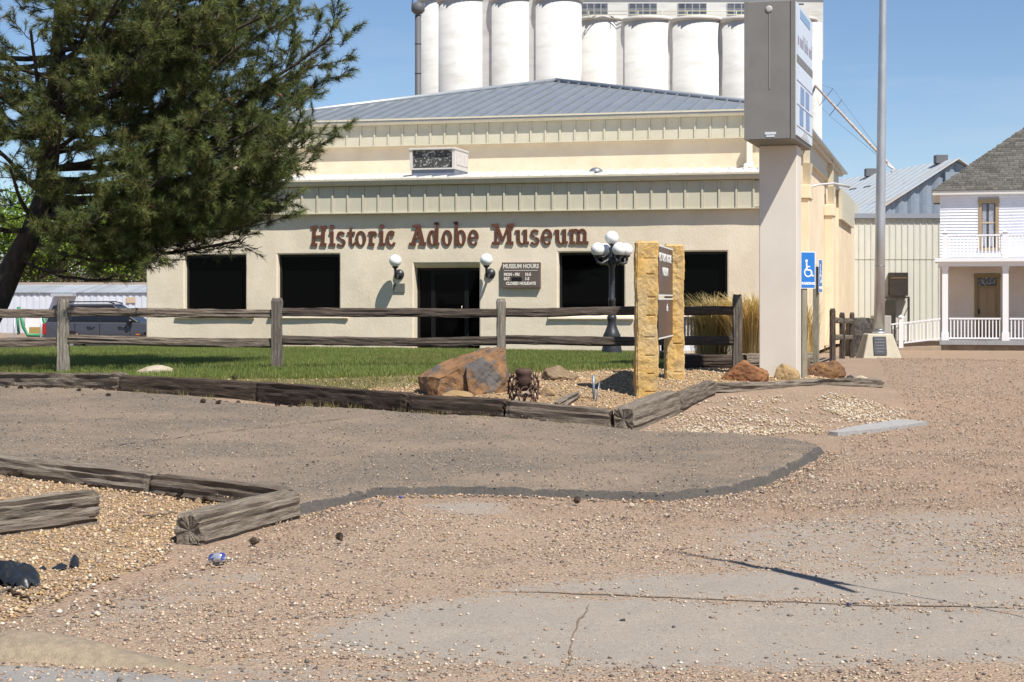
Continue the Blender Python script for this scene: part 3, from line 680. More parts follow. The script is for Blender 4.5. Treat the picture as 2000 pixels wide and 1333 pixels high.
def glyph(ch, w):
    q = Glyph(); S = ST
    if ch == 'H':
        for x in (.22*w, .78*w): q.bar((x-.01, .04), (x+.015, CH-.04), S*1.1); q.hb(x-.2*w, x+.2*w, .045, SB); q.hb(x-.19*w, x+.21*w, CH-.045, SB)
        q.hb(.22*w, .78*w, CH*.47, SB*.9)
    elif ch == 'i':
        q.bar((.48*w, .03), (.52*w, XH), S); q.hb(.0, w, .04, SB*.9); q.hb(.05*w, .6*w, XH-.04, SB*.8); q.poly([Vector((.5*w+.062*math.cos(t), CH-.045+.055*math.sin(t))) for t in np.linspace(0, 2*math.pi, 13)[:-1]])
    elif ch == 't':
        q.bar((.42*w, .08), (.46*w, XH+.10), S, S*.7); q.hb(0, w*.95, XH-.04, SB*.75); q.arc((.66*w, .11), .33*w, .12, S*.55, .075, 180, 350, 10)
    elif ch == 'o': q.arc((w/2, XH/2), w/2, XH/2+.012, S, SB*.62)
    elif ch == 'c': q.arc((w/2+.01, XH/2), w/2, XH/2+.012, S, SB*.66, 48, 325); q.poly([Vector((w/2+.04+.05*math.cos(t), XH*.78+.05*math.sin(t))) for t in np.linspace(0, 2*math.pi, 11)[:-1]])
    elif ch == 'e': q.arc((w/2, XH/2), w/2, XH/2+.012, S, SB*.62, 0, 322); q.hb(.1*w, .97*w, XH*.5, SB*.55)
    elif ch == 's':
        q.arc((w/2, XH*.74), w*.46, XH*.27, S*.85, SB*.66, 20, 270, 14); q.arc((w/2, XH*.25), w*.49, XH*.27, S*.85, SB*.66, -160, 90, 14)
    elif ch == 'r':
        q.bar((.3*w, .03), (.34*w, XH), S); q.hb(0, .68*w, .04, SB*.9); q.hb(.02*w, .36*w, XH-.04, SB*.75); q.arc((.66*w, XH*.62), .34*w, XH*.38, S*.8, SB*.8, 20, 165, 9)
    elif ch == 'A':
        q.bar((.2*w, .05), (.52*w, CH-.06), S); q.bar((.82*w, .05), (.56*w, CH-.03), S*1.25); q.hb(.3*w, .76*w, CH*.36, SB*.7)
        q.hb(0, .4*w, .045, SB); q.hb(.58*w, w, .045, SB); q.hb(.2*w, .62*w, CH-.04, SB*.9)
    elif ch == 'd':
        q.arc((.44*w, XH/2), .44*w, XH/2+.012, S, SB*.62); q.bar((.86*w, .03), (.9*w, CH+.04), S*.95); q.hb(.62*w, .95*w, CH+.02, SB*.7); q.hb(.8*w, 1.1*w, .04, SB*.8)
    elif ch == 'b':
        q.arc((.58*w, XH/2), .42*w, XH/2+.012, S, SB*.62); q.bar((.17*w, .0), (.2*w, CH+.05), S*.95); q.hb(-.04*w, .26*w, CH+.03, SB*.7)
    elif ch == 'M':
        q.bar((.17*w, .05), (.2*w, CH-.04), S*.75); q.bar((.8*w, .05), (.8*w, CH-.04), S*1.15); q.bar((.22*w, CH-.05), (.48*w, .1), S); q.bar((.75*w, CH-.05), (.48*w, .1), S*.8)
        q.hb(0, .34*w, .045, SB); q.hb(.63*w, .97*w, .045, SB); q.hb(-.02*w, .3*w, CH-.045, SB); q.hb(.7*w, w, CH-.045, SB)
    elif ch == 'u':
        q.bar((.24*w, XH-.02), (.24*w, .14), S); q.arc((.5*w, .15), .26*w+S/2, .16, S, SB*.7, 180, 360, 12); q.bar((.76*w, XH), (.76*w, .04), S); q.hb(.0, .3*w, XH-.04, SB*.75); q.hb(.54*w, .8*w, XH-.04, SB*.75); q.hb(.72*w, w, .05, SB*.75)
    elif ch == 'm':
        for x in (.16*w, .5*w, .82*w): q.bar((x, .03), (x, XH*.68), S*.85); q.hb(x-.14*w, x+.16*w, .04, SB*.85)
        q.hb(0, .18*w, XH-.04, SB*.75); q.bar((.16*w, XH*.6), (.16*w, XH), S*.85)
        for x in (.33*w, .66*w): q.arc((x, XH*.66), .17*w+S*.42, XH*.36, S*.85, SB*.8, 0, 180, 10)
    return q
LT = [('H', 606, 638), ('i', 642, 655), ('s', 657, 675), ('t', 678, 694), ('o', 694, 715), ('r', 719, 737), ('i', 739, 752), ('c', 753, 774), ('A', 799, 832), ('d', 835, 856), ('o', 863, 883), ('b', 887, 910), ('e', 914, 935), ('M', 961, 1004), ('u', 1006, 1033), ('s', 1035, 1054), ('e', 1057, 1079), ('u', 1083, 1109), ('m', 1111, 1150)]
for k, (ch, x0, x1) in enumerate(LT):
    s0, zb = LS(x0, 478.5, -.03); s1, _ = LS(x1, 478, -.03); gl = glyph(ch, s1-s0); m = MB()
    zb = 2.935
    j = 0
    for pl in gl.p:
        if isinstance(pl, tuple): pl = pl[1]; dpt = .020
        else: j += 1; dpt = .022+.0013*j
        m.prism([FR(s0+p.x, -.012, zb+p.y) for p in pl], FR(0, -dpt, 0)-FR(0, 0, 0))
    m.build('letter', m_let, let)

# opening-hours board
m_sign = mat('brown_grey_sign', (.135, .10, .085), (.115, .085, .07), 4, rough=.6); m_ivory = mat('ivory_paint', (.70, .66, .58), rough=.6)
h0, h1 = LS(980, 513, -.1), LS(1055, 563, -.1)
hb_ = thing('opening_hours_sign', 'brown wall sign with white lettering giving the museum hours', 'sign', FR((h0[0]+h1[0])/2, -.05, h1[1]), -A)
m = MB(); m.bb((h0[0], -.10, h1[1]), (h1[0], -.003, h0[1]), FR); bo = m.build('board', m_sign, hb_, bev=.008)
sc_ = (h0[0]+h1[0])/2; zt = h0[1]
for body, dz, sz, al, ds in (('MUSEUM HOURS', .10, .145, 'CENTER', 0), ('MON - FRI', .30, .10, 'LEFT', -.43), ('10-5', .30, .10, 'LEFT', .1), ('SAT', .405, .10, 'LEFT', -.43), ('1-5', .405, .10, 'LEFT', .1), ('CLOSED HOLIDAYS', .52, .103, 'CENTER', 0)):
    put_text('lettering', body, sz, m_ivory, bo, FR(sc_+ds, -.104, zt-dz), U, UZ, bold=.006, align=al, sx=.83 if al == 'CENTER' else .86)
m = MB(); m.bb((sc_-.43, -.104, zt-.205), (sc_+.43, -.1005, zt-.192), FR); m.build('rule', m_ivory, bo)
m = MB(); m.bb((sc_-.235, -.104, zt-.46), (sc_+.02, -.1005, zt-.365), FR); m.build('tape', mat('black_tape', (.01, .01, .012), rough=.5), bo)
# globe wall lamps
m_globe = mat('opal_globe', (.86, .86, .84), rough=.25, spec=.5); m_iron = mat('black_iron', (.02, .02, .023), (.035, .035, .04), 14, rough=.4, spec=.5, bump=.3, bscale=30)
for px, py, side in ((772, 510, 'left'), (950, 508, 'right')):
    s, z = LS(px, py, -.37); sb = LS(px+8, py+27, 0)[0]
    t = thing('wall_lamp', 'white globe wall lamp on black bracket to the %s of the entrance' % side, 'wall lamp', FR(sb, 0, z-.45), -A, 'globe lamps beside the entrance')
    m = MB(); m.sphere(FR(s, -.37, z), .155, 20); m.build('globe', m_globe, t)
    m = MB(); m.lathe([(.13, 0), (.13, .02), (.10, .06), (.04, .09), (.02, .095)], FR(sb, -.002, z-.33), 20, M=MX.to_3x3() @ Matrix.Rotation(math.pi/2, 3, 'X')); m.build('back_plate', m_iron, t)
    m = MB(); m.tube([FR(sb, -.08, z-.34), FR(sb, -.2, z-.42), FR(s, -.33, z-.4), FR(s, -.37, z-.26), FR(s, -.37, z-.16)], [.03, .035, .035, .03, .04], 10); m.lathe([(.03, -.2), (.07, -.165), (.085, -.14), (.04, -.135)], FR(s, -.37, z), 16); m.build('bracket', m_iron, t)
a, b = LS(769, 554, 0), LS(791, 572, 0)
m = MB(); m.bb((a[0], -.03, b[1]), (b[0], -.003, a[1]), FR); tag(m.build('wall_plaque', mat('green_grey_plaque', (.12, .13, .115), (.16, .16, .13), 10, rough=.5), bev=.006), 'small dark green plaque below the left wall lamp', 'plaque')
# evaporative cooler and vent on the lower roof
hx0, hx1 = LS(800, 340, 1.0)[0], LS(888, 340, 1.0)[0]; hz0 = PZ(345, FR(hx0, 1.0, 0).y); hz1 = PZ(290, FR(hx0, 1.0, 0).y)
cl = thing('rooftop_cooler', 'pale metal evaporative cooler with grey pad on the lower roof', 'cooler', FR((hx0+hx1)/2, 1.6, hz0-.05), -A)
m_beige = mat('beige_metal', (.60, .56, .52), (.54, .50, .46), 5, rough=.55)
dpt = 1.25; f = .07; zb = hz0+.17
m = MB(); m.bb((hx0+.04, 1.04, 4.62), (hx1-.01, 1.0+dpt, zb), FR); m.build('curb', mat('blue_grey_curb', (.13, .16, .21), (.16, .18, .22), 6, rough=.5), cl)
m = MB(); m.bb((hx0, 1.0, zb), (hx0+f, 1.0+dpt, hz1-.05), FR); m.bb((hx1-f, 1.0, zb), (hx1, 1.0+dpt, hz1-.05), FR); m.bb((hx0+f, 1.0, zb), (hx1-f, 1.0+dpt, zb+.035), FR); m.bb((hx0+f, 1.1, zb+.035), (hx1-f, 1.0+dpt, hz1-.05), FR)
m.build('cabinet', m_beige, cl)
m = MB(); m.bb((hx0-.02, .97, hz1-.049), (hx1+.02, 1.02+dpt, hz1), FR); m.build('lid', m_beige, cl, bev=.01)
m = MB(); m.bb((hx0+f+.005, 1.06, zb+.04), (hx1-f-.005, 1.098, hz1-.055), FR)
m.build('pad', mat('cooler_pad', (.05, .05, .048), (.42, .43, .42), 16, rough=.8, lo=.52, hi=.66, stretch=(1, 1, 1.2), bump=1, bscale=30), cl)
for k in range(3):
    m = MB(); q = 1.18+k*.36; m.bb((hx1+.001, q, zb+.12), (hx1+.014, q+.3, hz1-.12), FR); m.build('side_panel', m_beige, cl, bev=.006)
s, z = LS(1164, 335, 2.0); m = MB(); m.lathe([(.10, -.3), (.10, -.02), (.17, -.02), (.18, .0), (.15, .05), (.08, .09), (.02, .10)], FR(s, 2.0, z), 20)
tag(m.build('roof_vent', mat('galvanised', (.48, .49, .50), (.38, .39, .40), 8, rough=.35, metal=.7)), 'small round galvanised vent cap on the lower roof', 'vent')

# ------------------------------------------------------------------ street lamp with five globes
LD = 36.7; lp = Vector((PX(1195, LD), LD, 0)); lz = gz(lp.x, lp.y); lp.z = lz
lm = thing('street_lamp', 'black cast iron lamp post with five white globes on the lawn', 'street lamp', lp)
zt = lambda py: PZ(py, LD)
m = MB(); m.lathe([(.24, lz-.1), (.235, zt(690)), (.20, zt(676)), (.175, zt(664)), (.19, zt(660)), (.19, zt(655)), (.15, zt(648)), (.10, zt(636)), (.085, zt(628)), (.105, zt(624)), (.105, zt(619)), (.07, zt(615))], (lp.x, lp.y, 0), 16); m.build('base', m_iron, lm)
m = MB(); m.lathe([(.075, zt(616)), (.07, zt(590)), (.08, zt(588)), (.08, zt(584)), (.066, zt(582)), (.062, zt(540)), (.06, zt(525)), (.10, zt(515)), (.11, zt(508)), (.07, zt(500)), (.05, zt(492)), (.065, zt(486)), (.03, zt(482)), (.075, zt(477)), (.07, zt(476))], (lp.x, lp.y, 0), 14); m.build('post', m_iron, lm)
m = MB(); m.sphere((lp.x, lp.y, zt(465)), .15, 20); m.build('globe', m_globe, lm)
for k in range(4):
    th = math.radians(24+90*k); e = Vector((math.cos(th), math.sin(th), 0)); R_ = .345
    m = MB(); pth = [lp*1 for _ in range(1)]
    c = Vector((lp.x, lp.y, 0))
    m.tube([c+e*.04+UZ_ for UZ_ in (Vector((0, 0, zt(506))),)]+[c+e*.14+Vector((0, 0, zt(511))), c+e*.25+Vector((0, 0, zt(516))), c+e*R_+Vector((0, 0, zt(513))), c+e*(R_+.03)+Vector((0, 0, zt(506))), c+e*R_+Vector((0, 0, zt(502)))], [.05, .04, .035, .035, .03, .03], 8)
    m.tube([c+e*.06+Vector((0, 0, zt(494))), c+e*.2+Vector((0, 0, zt(503))), c+e*R_+Vector((0, 0, zt(502)))], [.025, .02, .03], 6)
    m.lathe([(.03, zt(505)), (.09, zt(501)), (.095, zt(499)), (.05, zt(498))], c+e*R_, 14); m.build('arm', m_iron, lm)
    m = MB(); m.sphere(c+e*R_+Vector((0, 0, zt(488))), .15, 20); m.build('globe', m_globe, lm)
# ------------------------------------------------------------------ weathered wood beams
def wood_mat(name, c, dark, light, st=(1.3, 15, 15)):
    return mat(name, c, dark, 5, rough=.92, stretch=st, bump=1.4, bscale=10, col3=light, scale3=3.0, lo3=.45, hi3=.8, spec=.15, lo=.36, hi=.76, detail=8)
m_tie = wood_mat('weathered_tie', (.17, .135, .105), (.055, .042, .034), (.27, .225, .18))
m_tieg = wood_mat('grey_tie', (.235, .195, .152), (.075, .057, .043), (.33, .285, .235))
m_tied = wood_mat('dark_tie', (.075, .055, .042), (.025, .019, .016), (.13, .10, .078))
m_rail = wood_mat('fence_rail', (.19, .15, .115), (.075, .058, .045), (.30, .25, .20))
m_raild = wood_mat('dark_fence_rail', (.10, .077, .062), (.042, .033, .028), (.16, .13, .105))
m_postw = wood_mat('fence_post_grey', (.30, .265, .215), (.13, .11, .085), (.40, .36, .30))
m_postg = wood_mat('fence_post_weathered', (.17, .145, .12), (.07, .058, .048), (.25, .22, .185))
def beam_mesh(name, L, w, h, m, seed=0, nl=36, ns=7, amp=.012, groove=.010, sag=0., notch=0., round_=.02, bow=0.):
    """timber along local X, centred in Y, Z from 0 to h, split and grooved along the grain"""
    r = random.Random(seed); ring = []
    for k in range(ns): ring.append((-w/2+w*k/ns, 0))
    for k in range(ns): ring.append((w/2, h*k/ns))
    for k in range(ns): ring.append((w/2-w*k/ns, h))
    for k in range(ns): ring.append((-w/2, h-h*k/ns))
    n = len(ring); gr_ = [r.random() for _ in range(n)]; V = []
    for i in range(nl+1):
        x = L*i/nl; ex = 0
        for j, (y, z) in enumerate(ring):
            cy, cz = y, z-h/2
            cn_ = min(abs(abs(cy)-w/2), 1)+min(abs(abs(cz)-h/2), 1)
            corner = (abs(abs(cy)-w/2) < 1e-6 and abs(abs(cz)-h/2) < w*.2) or (abs(abs(cz)-h/2) < 1e-6 and abs(abs(cy)-w/2) < w*.2)
            q = mnoise.noise(Vector((x*1.1, j*2.7, seed*7.1)))*amp+mnoise.noise(Vector((x*4.5, j*3.1, seed*3.3)))*amp*.6
            if gr_[j] < .4: q -= groove*(.4+mnoise.noise(Vector((x*1.7, j*5.0, seed)))*1.2)
            if corner: q -= round_*(.6+.6*mnoise.noise(Vector((x*2, j*1.0, seed*2.0))))
            e = min(i, nl-i)/nl*L
            if e < .04: q -= .012*(1-e/.04)+.012*r.random()
            d = Vector((0, cy, cz)); l_ = max(d.length, 1e-5); d = d*(1+q/l_)
            dx = (r.random()-.5)*.02 if i in (0, nl) else 0
            V.append((x+dx, d.y+bow*math.sin(math.pi*i/nl), d.z+h/2-sag*math.sin(math.pi*i/nl)+notch*mnoise.noise(Vector((x*.7, 3.3, seed*1.7)))))
    Fc = [(i*n+j, i*n+(j+1) % n, (i+1)*n+(j+1) % n, (i+1)*n+j) for i in range(nl) for j in range(n)]
    # end grain: inset ring plus centre
    for e, base in ((0, 0), (1, nl*n)):
        k = len(V); c = Vector((0, 0, 0))
        for j in range(n): c += Vector(V[base+j])
        c /= n; xo = .012 if e == 0 else -.012
        for j in range(n):
            p = Vector(V[base+j]).lerp(c, .45); p.x += xo*(r.random()*1.6-.2); V.append(tuple(p))
        V.append((c.x+xo*1.5, c.y, c.z))
        for j in range(n):
            a, b = base+j, base+(j+1) % n; a2, b2 = k+j, k+(j+1) % n
            q1, q2 = (a, a2, b2, b), (a2, k+n, b2)
            Fc += [q1, q2] if e == 0 else [q1[::-1], q2[::-1]]
    mb = MB(); mb.add(V, Fc); me = mb.mesh(name, m)
    bm = bmesh.new(); bm.from_mesh(me); bmesh.ops.recalc_face_normals(bm, faces=bm.faces); bm.to_mesh(me); bm.free()
    return me
def beam_M(a, b, roll=0):
    a, b = Vector(a), Vector(b); x = (b-a).normalized(); y = Vector((0, 0, 1)).cross(x).normalized() if abs(x.z) < .95 else Vector((0, 1, 0)); z = x.cross(y)
    M = Matrix((x, y, z)).transposed().to_4x4() @ Matrix.Rotation(roll, 4, 'X'); M.translation = a; return M
def tie(label, a, b, w, h, m, seed, name='railroad_tie', cat='timber', group=None, parent=None, roll=0, **k):
    a, b = Vector(a), Vector(b); me = beam_mesh(name, (b-a).length, w, h, m, seed, **k)
    o = link_mesh(name, me, parent, beam_M(a, b, roll))
    return tag(o, label, cat, group) if parent is None else o
def gpt(px, py, dz=0): p = G(px, py); return Vector((p.x, p.y, gz(p.x, p.y)+dz))
EG = 'timbers edging the bed and the drive'
q = [gpt(-60, 757, -.05), gpt(243, 766, -.04), gpt(512, 783, -.03), gpt(806, 809, -.03), gpt(992, 822, -.03), gpt(1196, 838, -.04)]
labs = ['rounded weathered log at the far left end of the edging, below the fence post', 'dark straight tie beside the gnarled log in the far edging', 'dark tie in the middle of the far edging, left of the boulder', 'weathered tie in front of the rusty boulder', 'weathered tie in front of the iron ornament running to the corner block']
for i in range(5):
    h = (.27, .25, .25, .24, .24)[i]
    tie(labs[i], q[i], q[i+1]-(q[i+1]-q[i]).normalized()*.02, .24, h+.03, (m_tie, m_tied, m_tied, m_tied, m_tie)[i], 10+i, group=EG, notch=(.03, .01, .01, .015, .015)[i], amp=(.035, .012, .012, .016, .016)[i], nl=44, round_=(.07, .02, .02, .03, .03)[i])
c0_, c1_, c2_ = gpt(1218, 840, -.03), gpt(1312, 806, -.02), gpt(1386, 770, -.03)
tie('square weathered tie forming the corner of the bed, its cut end facing out', c0_, c1_, .27, .29, m_tieg, 21, group=EG, amp=.014)
tie('grey tie behind the corner block, running back along the bed', c1_+Vector((.03, .05, .0)), c2_, .22, .22, m_tie, 22, group=EG, amp=.02, round_=.04)
lg0, lg1 = gpt(1388, 768, -.03), gpt(1719, 757, -.03)
tie('long pale grey log lying in front of the three rocks', lg0, lg1, .17, .17, m_tieg, 23, name='weathered_log', cat='log', amp=.025, round_=.06, nl=60, notch=.03)
n0, n1, n2 = gpt(-60, 921, -.03), gpt(303, 966, -.03), gpt(562, 1000, -.03)
tie('long grey tie on the near side of the drive, at the left edge', n0, n1, .17, .20, m_tieg, 24, group=EG, amp=.02, nl=50)
tie('brown tie joining the long grey tie to the front corner tie', n1+(n2-n1)*.01, n2, .17, .20, m_tie, 25, group=EG)
f0, f1 = gpt(367, 1066, -.02), gpt(566, 1012, -.02)
tie('short thick tie with a split dark end, nearest of the timbers', f0, f1, .215, .225, m_tieg, 26, group=EG, amp=.014, groove=.016, round_=.03, nl=60, ns=9)
tie('heavy cracked grey tie lying at the left edge in the near bed', gpt(-120, 1058, .02), gpt(178, 1012, .0), .20, .20, m_tieg, 27, group=EG, amp=.022, groove=.02, nl=50, ns=9)
tie('thin split plank under the heavy cracked tie at the left edge', gpt(-120, 1068, -.03), gpt(184, 1026, -.03), .16, .09, m_tie, 28, group=EG, amp=.02, groove=.02)
wc0, wc1 = gpt(1088, 804, .0), gpt(1126, 784, .0)
tie('short broken piece of grey wood lying on the bed gravel', wc0, wc1, .13, .12, m_tieg, 29, name='wood_offcut', cat='wood', amp=.03, round_=.04, nl=14)
# spikes driven into the near ties
m_dark = mat('dark_iron', (.03, .025, .022), rough=.7)
for k, (px, py) in enumerate(((500, 975), (240, 938), (368, 946))):
    p = G(px, py+45); z = gz(p.x, p.y)+.19
    m = MB(); m.lathe([(.006, -.05), (.006, .02), (.012, .021), (.012, .028), (.004, .03)], (p.x, p.y, z), 8)

# ------------------------------------------------------------------ split-rail fence
FD = 26.8
fn = thing('split_rail_fence', 'weathered split rail fence with two rails standing across the lawn', 'fence', (PX(541, FD), FD, gz(PX(541, FD), FD)))
fps = [(-330, 27.2, 587, m_postw, .17), (123, 27.1, 585, m_postw, .18), (541, 26.8, 583, m_postg, .18), (979, 26.7, 584, m_postw, .15), (1440, 26.7, 576, m_postg, .15)]
def post(parent, px, d, top, m, w, seed, base=None):
    x = PX(px, d); zb = gz(x, d)-.1; zt = PZ(top, d)
    me = beam_mesh('post', zt-zb, w, w*.85, m, seed, nl=26, ns=6, amp=.012, groove=.012, round_=.022)
    M = Matrix(((0, -1, 0), (0, 0, 1), (1, 0, 0))).to_4x4()
    M = Matrix.Translation((x, d-w*.4, zb)) @ Matrix(((0, 1, 0, 0), (0, 0, 1, 0), (1, 0, 0, 0), (0, 0, 0, 1)))
    return link_mesh('post', me, parent, M)
for i, (px, d, top, m_, w) in enumerate(fps): post(fn, px, d, top, m_, w, 40+i)
rails = [((613, 611), (667, 667)), ((609, 612), (661, 670)), ((609, 611), (664, 666)), ((610, 606), (664, 663))]
for i in range(4):
    (u0, u1), (b0, b1) = rails[i]; a, b = fps[i], fps[i+1]
    mm = (m_rail, m_rail, m_raild, m_raild)[i]
    for k, (y0, y1) in enumerate(((u0, u1), (b0, b1))):
        hh = .135
        p = Vector((PX(a[0]-4, a[1]), a[1], PZ(y0+9, a[1]))); r = Vector((PX(b[0]+4, b[1]), b[1], PZ(y1+9, b[1])))
        tie('', p, r, .075, hh, mm, 60+i*2+k, name='rail', parent=fn, nl=40, ns=5, amp=.016, groove=.01, sag=.02 if k else .0, notch=.015, round_=.025)
f2 = thing('split_rail_fence', 'short dark run of split rail fence seen end-on beside the flagpole', 'fence', (PX(1626, 32), 32, gz(PX(1626, 32), 32)))
ep = [(1626, 32, 603, m_raild, .11), (1645, 35.5, 611, m_raild, .11), (1664, 39, 611, m_raild, .11)]
for i, e in enumerate(ep): post(f2, *e, 90+i)
for i in range(2):
    a, b = ep[i], ep[i+1]
    for k, (y0, y1) in enumerate(((622, 625), (657, 656))):
        tie('', Vector((PX(a[0], a[1]), a[1], PZ(y0+8, a[1]))), Vector((PX(b[0], b[1]), b[1], PZ(y1+8, b[1]))), .07, .11, m_rail, 95+i*2+k, name='rail', parent=f2, nl=16, ns=4)

# ------------------------------------------------------------------ rocks
def rock_mat(name, c, c2, c3, sc=4, **k): return mat(name, c, c2, sc, rough=.9, bump=1.4, bscale=18, col3=c3, scale3=2.6, spec=.2, **k)
m_rust = rock_mat('rust_rock', (.29, .16, .075), (.17, .095, .055), (.12, .11, .105), 5, lo3=.48, hi3=.6)
m_tanr = rock_mat('tan_rock', (.28, .205, .13), (.21, .15, .095), (.16, .11, .07), 6)
m_redr = rock_mat('red_rock', (.30, .14, .06), (.18, .085, .045), (.10, .06, .05), 7)
m_yelr = rock_mat('yellow_rock', (.36, .25, .125), (.27, .18, .09), (.24, .16, .11), 6)
m_brnr = rock_mat('brown_rock', (.19, .10, .055), (.07, .042, .03), (.28, .15, .06), 9)
m_pale = rock_mat('pale_rock', (.44, .37, .28), (.34, .28, .21), (.50, .44, .36), 8)
def hull_rock(hulls, amp, seed, cuts=3, fsc=5.0):
    """rough stone from one or more convex blocks, subdivided and roughened"""
    mb = MB()
    for pts in hulls:
        bm = bmesh.new()
        for p in pts: bm.verts.new(p)
        r = bmesh.ops.convex_hull(bm, input=bm.verts); bmesh.ops.delete(bm, geom=[v for v in bm.verts if not v.link_faces], context='VERTS')
        bmesh.ops.triangulate(bm, faces=bm.faces)
        for _ in range(cuts): bmesh.ops.subdivide_edges(bm, edges=bm.edges[:], cuts=1, use_grid_fill=True)
        bm.normal_update()
        for v in bm.verts:
            q = mnoise.fractal(v.co*fsc+Vector((seed*3.1, 0, 0)), .8, 2.0, 4)*amp+mnoise.noise(v.co*fsc*.35+Vector((0, seed, 0)))*amp
            v.co += v.normal*q
        bm.verts.index_update()
        mb.add([tuple(v.co) for v in bm.verts], [tuple(v.index for v in f.verts) for f in bm.faces], 0, False); bm.free()
    return mb
def blob_rock(c, size, seed, m, name, label, amp=.12, rot=0, sub=4, cat='rock', flatten=.25, planes=9, group=None):
    bm = bmesh.new(); bmesh.ops.create_icosphere(bm, subdivisions=sub, radius=1); r = random.Random(seed)
    pl = [(Vector((r.uniform(-1, 1), r.uniform(-1, 1), r.uniform(-.4, 1))).normalized(), r.uniform(.62, .9)) for _ in range(planes)]
    for v in bm.verts:
        p = v.co.copy()
        for n_, d_ in pl:
            e = p.dot(n_)-d_
            if e > 0: p -= n_*e*.92
        p *= 1+amp*mnoise.fractal(p*2.2+Vector((seed*5.0, 0, 0)), .9, 2, 5)+amp*.5*mnoise.noise(p*6+Vector((seed, 2, 0)))
        if p.z < -flatten: p.z = -flatten+(p.z+flatten)*.2
        v.co = Vector((p.x*size[0], p.y*size[1], (p.z+flatten)*size[2]))
    me = bpy.data.meshes.new(name); bm.to_mesh(me); bm.free(); me.materials.append(m)
    for f in me.polygons: f.use_smooth = False
    o = link_mesh(name, me, None, Matrix.Translation(c) @ Matrix.Rotation(rot, 4, 'Z')); return tag(o, label, cat, group)
# the big split boulder in the bed
BD = 22.2
def B(px, py, d): return P(px, py, d)
zb_ = gz(PX(900, BD), BD)-.06
L_ = [B(815, 736, 22.3), B(858, 738, 21.7), B(926, 706, 21.75), B(904, 694, 22.5), B(822, 733, 22.6), B(828, 776, 22.3), B(852, 781, 21.7), B(916, 782, 21.75), B(905, 770, 22.7), B(912, 705, 22.55)]
R_l = [B(912, 718, 21.68), B(935, 704, 21.7), B(985, 679, 22.1), B(942, 680, 22.75), B(908, 693, 22.6), B(988, 702, 22.1), B(994, 728, 22.05), B(993, 760, 22.1), B(918, 782, 21.66), B(960, 772, 21.8), B(985, 762, 22.7), B(915, 776, 22.65)]
tag(hull_rock([L_, R_l], .028, 3, 4, 4.5).build('boulder', m_rust, at=(PX(905, BD), BD, zb_)), 'large angular rust and grey boulder leaning in the gravel bed', 'boulder')
def at_g(px, py, dz=0): p = G(px, py); return Vector((p.x, p.y, gz(p.x, p.y)+dz))
blob_rock(at_g(1093, 748, .05), (.25, .14, .15), 5, m_tanr, 'rock', 'long tan rock on the grass edge right of the iron ornament', rot=-.15)
blob_rock(at_g(1068, 777, .03), (.12, .10, .09), 6, m_yelr, 'rock', 'small yellow rock behind the right wheel of the iron ornament')
blob_rock(at_g(890, 782, .03), (.22, .13, .075), 7, m_yelr, 'rock', 'low crumbly yellow rock at the foot of the big boulder')
blob_rock(at_g(306, 736, .05), (.34, .18, .10), 8, m_pale, 'rock', 'flat pale rock lying on the grass between two fence posts')
blob_rock(at_g(1455, 748, .03), (.34, .24, .26), 9, m_redr, 'rock', 'orange red rock in front of the tall sign pillar', amp=.14)
blob_rock(at_g(1537, 746, .03), (.19, .16, .2), 10, m_yelr, 'rock', 'yellow block of rock between the red rock and the brown rock', amp=.08)
blob_rock(at_g(1608, 741, .03), (.36, .2, .25), 12, m_brnr, 'rock', 'long dark brown petrified rock right of the sign pillar', amp=.14, rot=.1)
blob_rock(at_g(1660, 742), (.07, .06, .06), 13, mat('black_stone', (.04, .038, .037), rough=.8), 'rock', 'small black stone beside the brown rock', sub=3)
blob_rock(at_g(1682, 741), (.11, .07, .05), 14, m_pale, 'rock', 'small pale slab of rock near the end of the long log', sub=3)
blob_rock(at_g(388, 984), (.03, .028, .034), 15, m_tanr, 'rock', 'small round tan stone against the brown near tie', sub=3)

